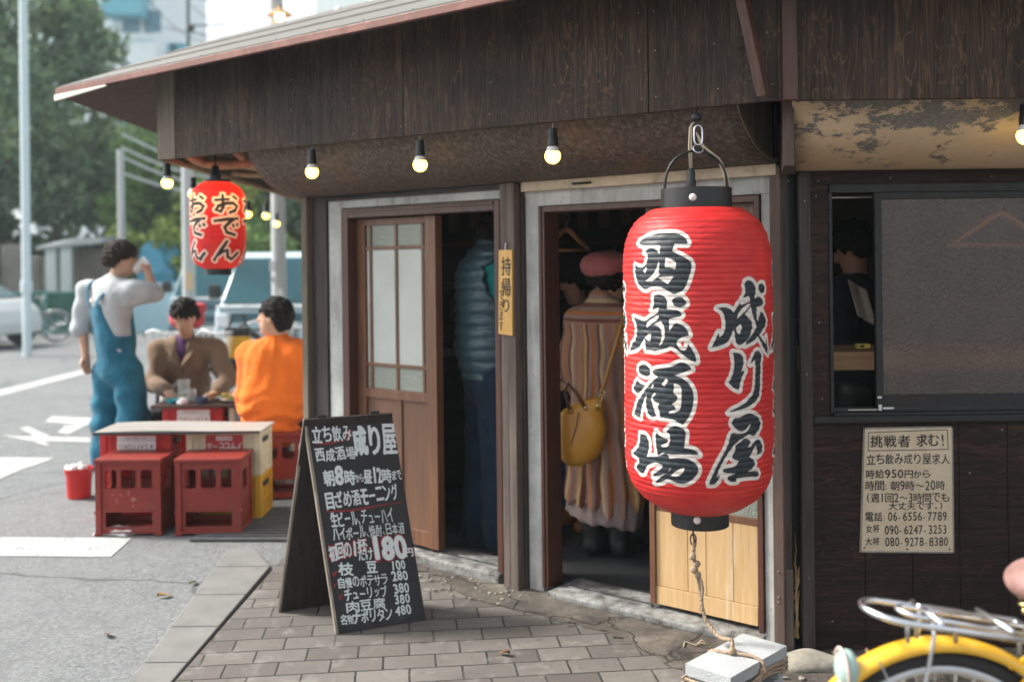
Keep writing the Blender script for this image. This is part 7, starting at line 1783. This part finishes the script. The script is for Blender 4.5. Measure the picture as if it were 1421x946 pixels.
vehicle('parked_car', 'silver white hatchback car on the far side of the road', (cx_ - 1.66, cy_, SETZ), R(-8), silver,
        [(-1.95, .34), (-1.98, .6), (-1.9, .95), (1.36, .99), (1.66, .90), (1.84, .74), (1.90, .5), (1.88, .28), (1.82, .26), (1.74, .5), (1.46, .62), (1.18, .5), (1.11, .24), (-.95, .24), (-1.03, .5), (-1.3, .62), (-1.58, .5), (-1.65, .28)],
        [(-1.9, .9), (-1.75, 1.3), (-1.45, 1.52), (-.2, 1.57), (.65, 1.49), (1.40, .97)], .84, (1.46, -1.3), .29,
        [[(-1.55, 1.0), (-1.4, 1.36), (-.42, 1.42), (-.38, 1.0)], [(-.3, 1.02), (-.3, 1.42), (.55, 1.38), (1.08, 1.02)]], ((1.39, 1.0), (.70, 1.46)), .14, ext_car)
teal = NT('pale_blue_van_paint'); teal.p(col=(.42, .55, .60), rough=.3, spec=.5, coat=.4); teal = teal.m
def ext_van(col, dark):
    def fn(r):
        mb = MB(); mb.box(1.685, 1.705, -.50, .50, .80, .93); mb.box(1.70, 1.722, -.42, .42, .60, .72); mb.build('grille', plain('dark_blue_grille', (.04, .10, .13), .4), r, local=True, bevel=.01)
        mb = MB(); mb.box(1.50, 1.69, -.71, .71, .99, 1.035); mb.build('bonnet_edge', plain('white_bonnet', (.72, .75, .76), .3, bump=0), r, local=True, bevel=.015)
        mb = MB(); mb.box(1.66, 1.74, -.74, .74, .34, .56); mb.build('bumper', col, r, local=True, bevel=.03)
        mb = MB()
        for s in (-1, 1): mb.box(1.66, 1.72, s * .52, s * .70, .74, .92)
        mb.build('headlight', plain('van_lamp_lens', (.72, .76, .78), .1, bump=0), r, local=True, bevel=.02)
        mb = MB(); mb.box(1.738, 1.745, -.17, .17, .40, .52); mb.build('number_plate', plain('plate_white', (.7, .71, .68), .5, bump=0), r, local=True)
        mb = MB()
        for s in (-1, 1): mb.box(1.25, 1.33, s * .76, s * .93, 1.12, 1.32); mb.tube([(1.25, s * .72, 1.15), (1.28, s * .82, 1.2)], .015, 6)
        mb.build('wing_mirror', dark, r, local=True, bevel=.03)
        mb = MB()
        for s in (-1, 1): mb.tube([(1.63, s * .05 + .25, 1.07), (1.50, s * .3 + .25, 1.3)], .006, 5)
        mb.build('wiper', M['black'], r, local=True)
    return fn
van_lo = [(-1.65, .30), (-1.66, 1.0), (1.55, 1.02), (1.66, .98), (1.70, .6), (1.68, .30), (1.40, .28), (1.32, .48), (1.08, .58), (.84, .48), (.76, .26), (-.72, .26), (-.8, .48), (-1.04, .58), (-1.28, .48), (-1.36, .28)]
van_hi = [(-1.65, .96), (-1.62, 1.62), (-1.5, 1.75), (.95, 1.77), (1.12, 1.70), (1.60, .97)]
vehicle('delivery_van', 'pale blue boxy van with white bonnet edge facing us behind the grey pole', (-3.36, 15.6, SETZ), R(-91), teal, van_lo, van_hi, .74, (1.08, -1.04), .27, [[(-1.4, 1.1), (-1.35, 1.58), (-.2, 1.6), (-.2, 1.1)], [(-.1, 1.1), (-.1, 1.6), (.92, 1.6), (1.36, 1.1)]], ((1.575, 1.06), (1.15, 1.68)), .10, ext_van(plain('white_bumper', (.66, .70, .71), .4), M['black']))
vehicle('delivery_van', 'grey blue van parked behind the pale blue one', (-5.5, 19.5, SETZ), R(-84), plain('grey_blue_paint', (.17, .27, .31), .3, .05, 5, bump=0, coat=.4), van_lo, van_hi, .74, (1.08, -1.04), .27, [[(-1.4, 1.1), (-1.35, 1.58), (-.2, 1.6), (-.2, 1.1)], [(-.1, 1.1), (-.1, 1.6), (.92, 1.6), (1.36, 1.1)]], ((1.575, 1.06), (1.15, 1.68)), .10, ext_van(plain('dark_bumper', (.1, .14, .16), .4), M['black']))

# ================================================================== poles and wires
def pole(name, u, vt, y, r0, r1, mat, label, cat, top=None):
    p = Yp(u, 365, y); zt = Yp(u, vt, y).z if top is None else top; t = thing(name, label, cat, (p.x, p.y, SETZ)); mb = MB(); mb.tube([(0, 0, 0), (0, 0, (zt - SETZ) * .5), (0, 0, zt - SETZ)], [r0, (r0 + r1) / 2, r1], 18); mb.build('shaft', mat, t, local=True, smooth=R(60)); return t
t = pole('street_pole', 36.5, -30, 18.2, .078, .07, plain('pale_blue_steel', (.56, .66, .69), .5, .05, 3, bump=0), 'pale blue steel pole standing in front of the timber fence', 'pole', 9.0); mb = MB(); mb.lathe([(.10, 1.15), (.10, 1.35), (.078, 1.36)], n=16); mb.build('collar', plain('pale_blue_steel', (.56, .66, .69)), t, local=True); mb = MB(); mb.tube([(0, 0, 8.9), (.5, -.1, 9.3), (1.4, -.2, 9.4)], .05, 8); mb.build('arm', plain('pale_blue_steel', (.56, .66, .69)), t, local=True)
pole('fence_pole', 169, 208, 21, .075, .07, M['conc2'], 'thin grey post holding drooping wires before the trees', 'pole'); t = pole('utility_pole', 262, 150, 14.5, .095, .085, M['conc2'], 'grey concrete pole with tan band behind the small lantern', 'pole', 3.9)
mb = MB(); z0, z1 = Yp(262, 402, 14.5).z - SETZ, Yp(262, 378, 14.5).z - SETZ; mb.box(-.02, .088, -.105, -.09, z0, z1); mb.build('tan_sign', plain('tan_sign_paint', (.55, .42, .25), .6), t, local=True)
t = pole('utility_pole', 387, 290, 11.8, .088, .075, M['conc2'], 'grey concrete pole with white stickers standing before the pale blue van', 'pole', 6.8)
mb = MB()
for v0, v1, du in ((362, 376, -.05), (383, 392, -.04), (400, 412, .03)): mb.box(du - .035, du + .03, -.096, -.075, Yp(387, v1, 11.8).z - SETZ, Yp(387, v0, 11.8).z - SETZ)
mb.build('sticker', plain('white_sticker', (.6, .62, .6)), t, local=True)
lp = Yp(388, 20, 11.6); mb = MB(); mb.lathe([(.0, .10), (.02, .10), (.03, .06), (.14, .0), (.145, -.012), (.03, -.005), (0, -.005)], n=20); mb2 = MB()
sl = thing('street_lamp', 'lit lamp with shallow orange shade on the pole above the roof', 'street lamp', lp); mb.build('lamp_shade', plain('orange_shade', (.45, .27, .12), .5), sl, local=True, smooth=R(40)); mb = MB(); mb.ball((0, 0, -.03), (.05, .05, .05), 12); mb.build('lamp_bulb', emis('street_lamp_glow', (1, .78, .40), 9), sl, local=True, smooth=True); mb = MB(); mb.tube([(0, 0, .1), (-.0, .1, .14), (-.02, .22, .12)], .012, 6); mb.build('bracket', M['black'], sl, local=True)
t = pole('signal_pole', 265, -60, 30, .06, .05, plain('dark_green_pole', (.05, .12, .11), .6), 'thin dark pole against the sky beyond the roof', 'pole', 12.5); mb = MB(); b_ = Yp(265, 39, 30).z - SETZ; mb.ball((0.06, 0, b_), (.14, .1, .13), 8); mb.box(-.02, 1.3, -.02, .02, 8.72, 8.76); mb.build('fitting', M['black'], t, local=True)
rn = random.Random(4)
def wires(name, label, pairs, r=.012, mat=None, sg=.3):
    mb = MB()
    for a, b in pairs: mb.tube(sag(a, b, sg, 16), r, 5, cap=False)
    tag(mb.build(name, mat or M['black'], at=pairs[0][0]), label, 'wires')
GW = plain('pale_grey_wire', (.5, .52, .52), .6, bump=0)
wires('drooping_wire', 'pale drooping wires strung right from the thin post', [(Yp(169, v0, 21), Yp(330, v1, 24)) for v0, v1 in ((186, 236), (205, 250), (218, 262), (240, 268))], .028, GW, .16)
wires('overhead_wire', 'dark overhead wires crossing the far pale building', [(Yp(190, -20, 30), Yp(300, 60, 38)), (Yp(120, 12, 26), Yp(430, 40, 40)), (Yp(180, -40, 20), Yp(470, 25, 45)), (Yp(265, 8, 30), Yp(330, 15, 44)), (Yp(265, 42, 30), Yp(420, 75, 50)), (Yp(40, 60, 22), Yp(270, 95, 34))], .014, None, .5)

# ================================================================== far building, fence, walls
FB_ = thing('apartment_building', 'tall pale blue apartment block rising behind the trees', 'building', (-27, 66, SETZ)); mb = MB(); a, b = Yp(140, 300, 60).x, Yp(218, 300, 60).x; c = Yp(256, 300, 66).x
mb.prism([(a - 4, 60), (b, 60), (c, 66.5), (c - 2, 78), (a - 4, 78)], lambda x, y, h: Vector((x, y, h)), SETZ, 34); mb.build('wall', plain('pale_blue_render', (.78, .86, .88), .8, .04, 1, bump=0), FB_)
mb = MB()
for v in (-60, 15, 90, 165): 
    for u in (170, 200): p = Yp(u, v, 59.95); mb.box(p.x, p.x + 1.0, 59.9, 59.99, p.z - 1.3, p.z)
mb.build('window', plain('blue_window', (.08, .22, .30), .2, bump=0), FB_)
mb = MB()
for z in range(3, 34, 3): mb.box(a - 4, b, 59.96, 59.999, z, z + .06)
for u in (226, 238): 
    for v in (-60, 60, 130): q = Yp(u, v, 62.6); mb.box(q.x, q.x + .8, q.y - .02, q.y + .5, q.z - 1.8, q.z)
mb.build('wall_trim', plain('turquoise_panel', (.12, .42, .52), .5, bump=0), FB_)
p = Yp(193, 5, 58.5); mb = MB(); mb.box(p.x - 2.2, p.x - .0, 58.5, 60, p.z - .6, p.z + 3); mb.build('balcony', plain('turquoise_panel', (.12, .42, .52)), FB_)
HB2 = thing('low_building', 'pale grey house behind the vans at the tavern corner', 'building', (-6, 33, SETZ)); mb = MB(); mb.box(Yp(394, 300, 33).x, 6, 33, 40, SETZ, 3.6); mb.build('wall', plain('pale_grey_render', (.46, .52, .54), .85, .06, 1), HB2); mb = MB(); mb.box(Yp(390, 300, 33).x, 6.2, 32.7, 40.3, 3.6, 3.9); mb.build('roof', plain('grey_tile', (.22, .25, .27), .7), HB2); mb = MB(); mb.box(Yp(402, 300, 33).x, Yp(425, 300, 33).x, 32.95, 33.02, 1.2, 2.5); mb.build('window', plain('blue_window', (.08, .22, .30)), HB2)
lw = thing('blue_wall', 'low pale blue wall across the road behind the parked bicycles', 'wall', (-7.8, 24, SETZ)); mb = MB(); x0, x1 = Yp(183, 400, 24).x, Yp(312, 400, 24).x; mb.box(x0, x1, 24, 24.2, SETZ, 1.12); mb.box(x0, x1, 23.97, 24.23, 1.12, 1.18); mb.build('panel', plain('pale_blue_panel', (.36, .56, .62), .6, .08, 2), lw)
crumple('tarp_heap', 'bright blue tarpaulin heap in front of the hedge', 'tarpaulin', tuple(Yp(222, 398, 25.5)), (.55, .4, .75), plain('blue_tarp', (.06, .28, .42), .5, .2, 4), 4)
gf = thing('green_fence', 'low dark green mesh fence with a bicycle leaning on it', 'fence', (-11, 23, SETZ)); mb = MB(); x0, x1 = -19, Yp(150, 440, 23).x
mb.box(x0, x1, 23, 23.03, .05, 1.0); mb.build('mesh_panel', plain('dark_green_mesh', (.02, .10, .075), .7, .35, 3), gf); mb = MB()
for i in range(8): x = x0 + (x1 - x0) * i / 7; mb.box(x - .03, x + .03, 22.95, 23.0, 0, 1.05)
for z in (.1, .98): mb.box(x0, x1, 22.96, 23.0, z, z + .05)
mb.build('rail', plain('teal_rail', (.10, .28, .25), .5), gf)
rn = random.Random(17); tf = thing('timber_fence', 'rough grey timber board fence behind the green mesh fence', 'fence', (-12, 25.5, SETZ)); mb = MB(); x = -22.0; x1 = Yp(140, 370, 25.5).x
while x < x1:
    w = rn.uniform(.16, .42); h = rn.uniform(1.75, 2.25); y = 25.5 + rn.uniform(-.15, .1); mb.hexa([(x, y, 0), (x + w, y, 0), (x + w, y + .04, 0), (x, y + .04, 0), (x + rn.uniform(-.06, .06), y, h), (x + w + rn.uniform(-.06, .03), y, h + rn.uniform(-.1, .1)), (x + w, y + .04, h), (x, y + .04, h)]); x += w + rn.uniform(.0, .12)
mb.build('boards', wood('grey_timber', (.13, .12, .11), (.33, .31, .28), .8, (3, 3, .5)), tf); mb = MB()
for z in (.6, 1.5): mb.box(-22, x1, 25.62, 25.68, z, z + .1)
mb.build('rail', M['postdark'], tf)
hutx0, hutx1 = Yp(74, 370, 24.6).x, Yp(150, 370, 24.6).x
ht_ = thing('timber_hut', 'lean-to hut with grey sheet roof and pale post beside the timber fence', 'hut', (hutx0, 24.6, SETZ)); mb = MB(); mb.hexa([(hutx0 - .3, 24.3, 2.0), (hutx1, 24.3, 2.15), (hutx1, 26, 2.3), (hutx0 - .3, 26, 2.2), (hutx0 - .3, 24.3, 2.06), (hutx1, 24.3, 2.3), (hutx1, 26, 2.4), (hutx0 - .3, 26, 2.3)]); mb.build('roof', plain('grey_sheet', (.34, .37, .36), .7, .2, 2), ht_); mb = MB(); mb.box(hutx0 + .1, hutx1, 25.0, 25.1, 0, 2.0); mb.build('wall', wood('brown_hut_wall', (.09, .075, .06), (.24, .21, .18), .8, (3, 3, .5)), ht_); mb = MB()
for u in (91, 70): xx = Yp(u, 370, 24.4).x; mb.box(xx - .12, xx + .12, 24.4, 24.55, 0, 2.05)
mb.build('pale_post', plain('pale_post_paint', (.50, .56, .55), .7, .1, 3), ht_)

# ================================================================== trees and hedges
def leaf_mat(name, lo, hi):
    t = NT(name); g = t.n('NewGeometry').outputs['Random Per Island']; v = t.coord(); n = t.noise(v, .9, 3)
    f = t.math('ADD', t.math('MULTIPLY', g, .55), t.math('MULTIPLY', n, .55))
    c = t.ramp(f, [(.25, lo), (.75, hi)]); t.p(col=c, rough=.55, spec=.35)
    tr = t.n('BsdfTranslucent', {'Color': t.mix(.5, c, (.25, .32, .05))}); mx = t.n('MixShader', {0: .4, 1: t.b.outputs[0], 2: tr.outputs[0]}); t.t.links.new(mx.outputs[0], t.out.inputs['Surface']); return t.m
LF1 = leaf_mat('deep_green_leaf', (.065, .13, .105), (.24, .34, .21)); LF2 = leaf_mat('mid_green_leaf', (.07, .17, .07), (.26, .40, .13)); LF3 = leaf_mat('yellow_green_leaf', (.09, .18, .04), (.38, .46, .12))
BARK = plain('grey_bark', (.10, .085, .07), .9, .3, 8, bump=.8, bscale=30)
def leaves(name, centers, n, size, mat, parent, seed):
    g = np.random.default_rng(seed); C = np.array([c[:3] for c in centers]); Rr = np.array([c[3] for c in centers]); w = Rr ** 2.2; k = g.choice(len(C), n, p=w / w.sum())
    d = g.normal(size=(n, 3)); d /= np.linalg.norm(d, axis=1)[:, None]; q = g.random(n) ** .42; wob = 1 + .25 * np.sin(d[:, 0] * 5 + k) * np.sin(d[:, 2] * 4 + k * 2)
    P = C[k] + d * (Rr[k] * q * wob)[:, None] * np.array([1, 1, .82])
    a = g.normal(size=(n, 3)); a /= np.linalg.norm(a, axis=1)[:, None]; b = np.cross(a, g.normal(size=(n, 3))); b /= np.linalg.norm(b, axis=1)[:, None]
    s = size * g.uniform(.55, 1.3, n)[:, None]
    V = np.stack([P - a * s, P + b * s * .45, P + a * s, P - b * s * .45], 1).reshape(-1, 3); F = np.arange(4 * n).reshape(-1, 4)
    return np_obj(name, V, F, mat, parent, smooth=False)
def tree(label, x, y, h, cr, spread, mat, seed, n=16000, size=.17, trunk=.22, ncl=22, low=.28, name='tree'):
    t = thing(name, label, 'tree', (x, y, SETZ), 'trees beyond the road'); g = random.Random(seed); mb = MB()
    P = [Vector((x + g.uniform(-.1, .1) * i, y + g.uniform(-.1, .1) * i, SETZ + h * .75 * i / 6)) for i in range(7)]; mb.tube(P, [trunk * (1 - .12 * i) for i in range(7)], 10); tips = []
    for i in range(9):
        b = P[2 + i % 4]; an = i * 2.4 + g.uniform(-.4, .4); e = b + Vector((math.cos(an) * spread * .6, math.sin(an) * spread * .6, h * g.uniform(.1, .3))); m_ = b.lerp(e, .5) + Vector((0, 0, .3)); mb.tube([b, m_, e], [trunk * .45, trunk * .3, trunk * .1], 7); tips.append(e)
    mb.build('trunk', BARK, t, smooth=True); cl = [(*e, cr * .55) for e in tips]
    for i in range(ncl): an, q, hz = g.uniform(0, 6.283), spread * math.sqrt(g.random()), g.uniform(low, 1.0); k = math.sin(math.pi * min(1, (hz - low) / (1.02 - low) * .8 + .18)); cl.append((x + math.cos(an) * q * k, y + math.sin(an) * q * k * .8, SETZ + h * hz - cr * .3, cr * g.uniform(.3, .62)))
    leaves('crown', cl, n, size, mat, t, seed); return t
tree('big dark tree with crown behind the pale steel pole', -15.6, 29, 11.5, 2.2, 3.8, LF1, 1, 6500, .19)
tree('tall dark tree between the pale steel pole and the apartment block', -14.1, 31, 11.6, 1.7, 2.6, LF1, 2, 5500, .19, low=.2)
tree('dark tree with thin upper branches beside the apartment block', -11.4, 35, 8.2, 1.6, 2.2, LF1, 3, 9000, .18, low=.18)
tree('mid green tree above the thin post with drooping wires', -9.3, 29.5, 6.2, 1.9, 2.4, LF2, 4, 15000, .15, low=.15)
tree('bright green low tree behind the drooping wires', -7.7, 28.0, 4.3, 1.5, 1.9, LF3, 5, 14000, .13, low=.15)
tree('mid green tree behind the small lantern', -7.0, 31.0, 6.2, 1.8, 2.2, LF2, 6, 15000, .15, low=.15)
tree('dark bushy tree behind the pale blue van', -5.5, 29, 4.6, 1.6, 2.0, LF1, 7, 13000, .14, low=.15)
tree('distant dark tree low behind the timber hut', -14.5, 38, 7.0, 2.4, 4.0, LF1, 8, 14000, .22, low=.1)
tree('yellow green bush at the foot of the bright tree', -8.9, 26.3, 2.9, 1.0, 1.3, LF3, 9, 9000, .10, low=.1, trunk=.08)
tree('rounded dark green bush by the blue tarpaulin', -6.9, 26.2, 3.0, 1.05, 1.2, LF2, 10, 9000, .10, low=.1, trunk=.08)
tree('rounded dark tree low behind the timber fence', -20.5, 36, 6.0, 2.4, 3.6, LF1, 12, 12000, .22, low=.1)
tree('dense green bush behind the silver white hatchback', -16.8, 27.5, 3.6, 1.3, 2.2, LF2, 13, 11000, .13, low=.1, trunk=.08)
tree('spreading dark tree above the timber fence', -20.5, 33, 12.5, 2.6, 4.2, LF1, 11, 11000, .22)

# ================================================================== a few fallen leaves
def dry_leaf(u, v, label, c, a, k=1.0):
    p = G(u, v, .012 if u > 320 else SETZ + .01); mb = MB(); n = 7; pts = []
    for i in range(n + 1):
        t = i / n; w = .018 * k * math.sin(math.pi * t) ** .7; x = (t - .5) * .075 * k; pts += [(x, -w, .008 * math.sin(t * 5) + .006), (x, 0, .003 * math.sin(t * 4)), (x, w, .009 * math.sin(t * 4 + 1) + .005)]
    ca, sa = math.cos(a), math.sin(a); mb.add([(p.x + x * ca - y * sa, p.y + x * sa + y * ca, p.z + z) for x, y, z in pts], [(i * 3 + j, i * 3 + j + 1, i * 3 + j + 4, i * 3 + j + 3) for i in range(n) for j in (0, 1)])
    o = mb.build('dry_leaf', plain('dry_leaf_' + c, {'ochre': (.36, .20, .05), 'brown': (.14, .07, .03), 'olive': (.16, .16, .05)}[c], .7, .3, 40), at=p, smooth=True); s = o.modifiers.new('t', 'SOLIDIFY'); s.thickness = .0008
    tag(o, label, 'leaf')
dry_leaf(229, 826, 'ochre dry leaf lying on the asphalt beside the pale kerb', 'ochre', .4)
dry_leaf(150, 880, 'brown dry leaf on the asphalt away from the kerb', 'brown', 2.0, .8)
dry_leaf(268, 808, 'olive dry leaf lying close against the kerb edge', 'olive', 1.1, .7)
dry_leaf(700, 905, 'brown dry leaf on the paving bricks before the near doorway', 'brown', 2.6, .7)

# ================================================================== thin summer haze
hz_ = NT('haze_air'); hz_.t.nodes.remove(hz_.b); pv_ = hz_.n('VolumePrincipled', {'Color': (.78, .93, .97), 'Density': .0014, 'Anisotropy': .2}); hz_.t.links.new(pv_.outputs[0], hz_.out.inputs['Volume'])
mb = MB(); mb.box(-310, 310, -70, 510, SETZ - 1.0, 36); o = mb.build('haze', hz_.m, at=(0, 0, 0)); setting(o, 'stuff')
# ================================================================== every separate piece of these parts becomes a part of its own
SPLIT = {'rim', 'pebbled_pane', 'door_track', 'button', 'grip', 'eye', 'eyebrow', 'headlight', 'wing_mirror', 'wiper', 'side_window', 'door_handle', 'leg', 'window', 'strap', 'lapel', 'knot', 'upper_panel', 'fascia_panel', 'sticker', 'bag_handle', 'ring', 'bent_rafter', 'red_underline', 'saddle_spring', 'mudguard_stay', 'fascia_batten', 'batten', 'cord', 'seam', 'foot', 'boards_of_shelf', 'rusty_pin', 'rack_bolt', 'window_frame', 'door_frame'}
def islands(o):
    me = o.data; n = len(me.vertices); par = list(range(n))
    def find(a):
        while par[a] != a: par[a] = par[par[a]]; a = par[a]
        return a
    for p in me.polygons:
        vs = p.vertices; r0 = find(vs[0])
        for v in vs[1:]:
            r = find(v)
            if r != r0: par[r] = r0
    groups = {}
    for p in me.polygons: groups.setdefault(find(p.vertices[0]), []).append(p.index)
    return list(groups.values())
for o in [q for q in COL.objects if q.type == 'MESH' and q.parent is not None and q.name.split('.')[0] in SPLIT]:
    gs = islands(o)
    if len(gs) < 2 or len(gs) > 60: continue
    me = o.data; base = o.name.split('.')[0]
    for gi in gs[1:]:
        c = o.copy(); c.name = base; COL.objects.link(c); idx = sorted({v for i in gi for v in me.polygons[i].vertices}); mp = {v: k for k, v in enumerate(idx)}
        m2 = bpy.data.meshes.new(base); m2.from_pydata([me.vertices[v].co for v in idx], [], [[mp[v] for v in me.polygons[i].vertices] for i in gi])
        for q in me.materials: m2.materials.append(q)
        m2.polygons.foreach_set('use_smooth', [me.polygons[i].use_smooth for i in gi]); m2.update(); c.data = m2
    gi = gs[0]; idx = sorted({v for i in gi for v in me.polygons[i].vertices}); mp = {v: k for k, v in enumerate(idx)}
    m2 = bpy.data.meshes.new(base); m2.from_pydata([me.vertices[v].co for v in idx], [], [[mp[v] for v in me.polygons[i].vertices] for i in gi])
    for q in me.materials: m2.materials.append(q)
    m2.polygons.foreach_set('use_smooth', [me.polygons[i].use_smooth for i in gi]); m2.update(); o.data = m2
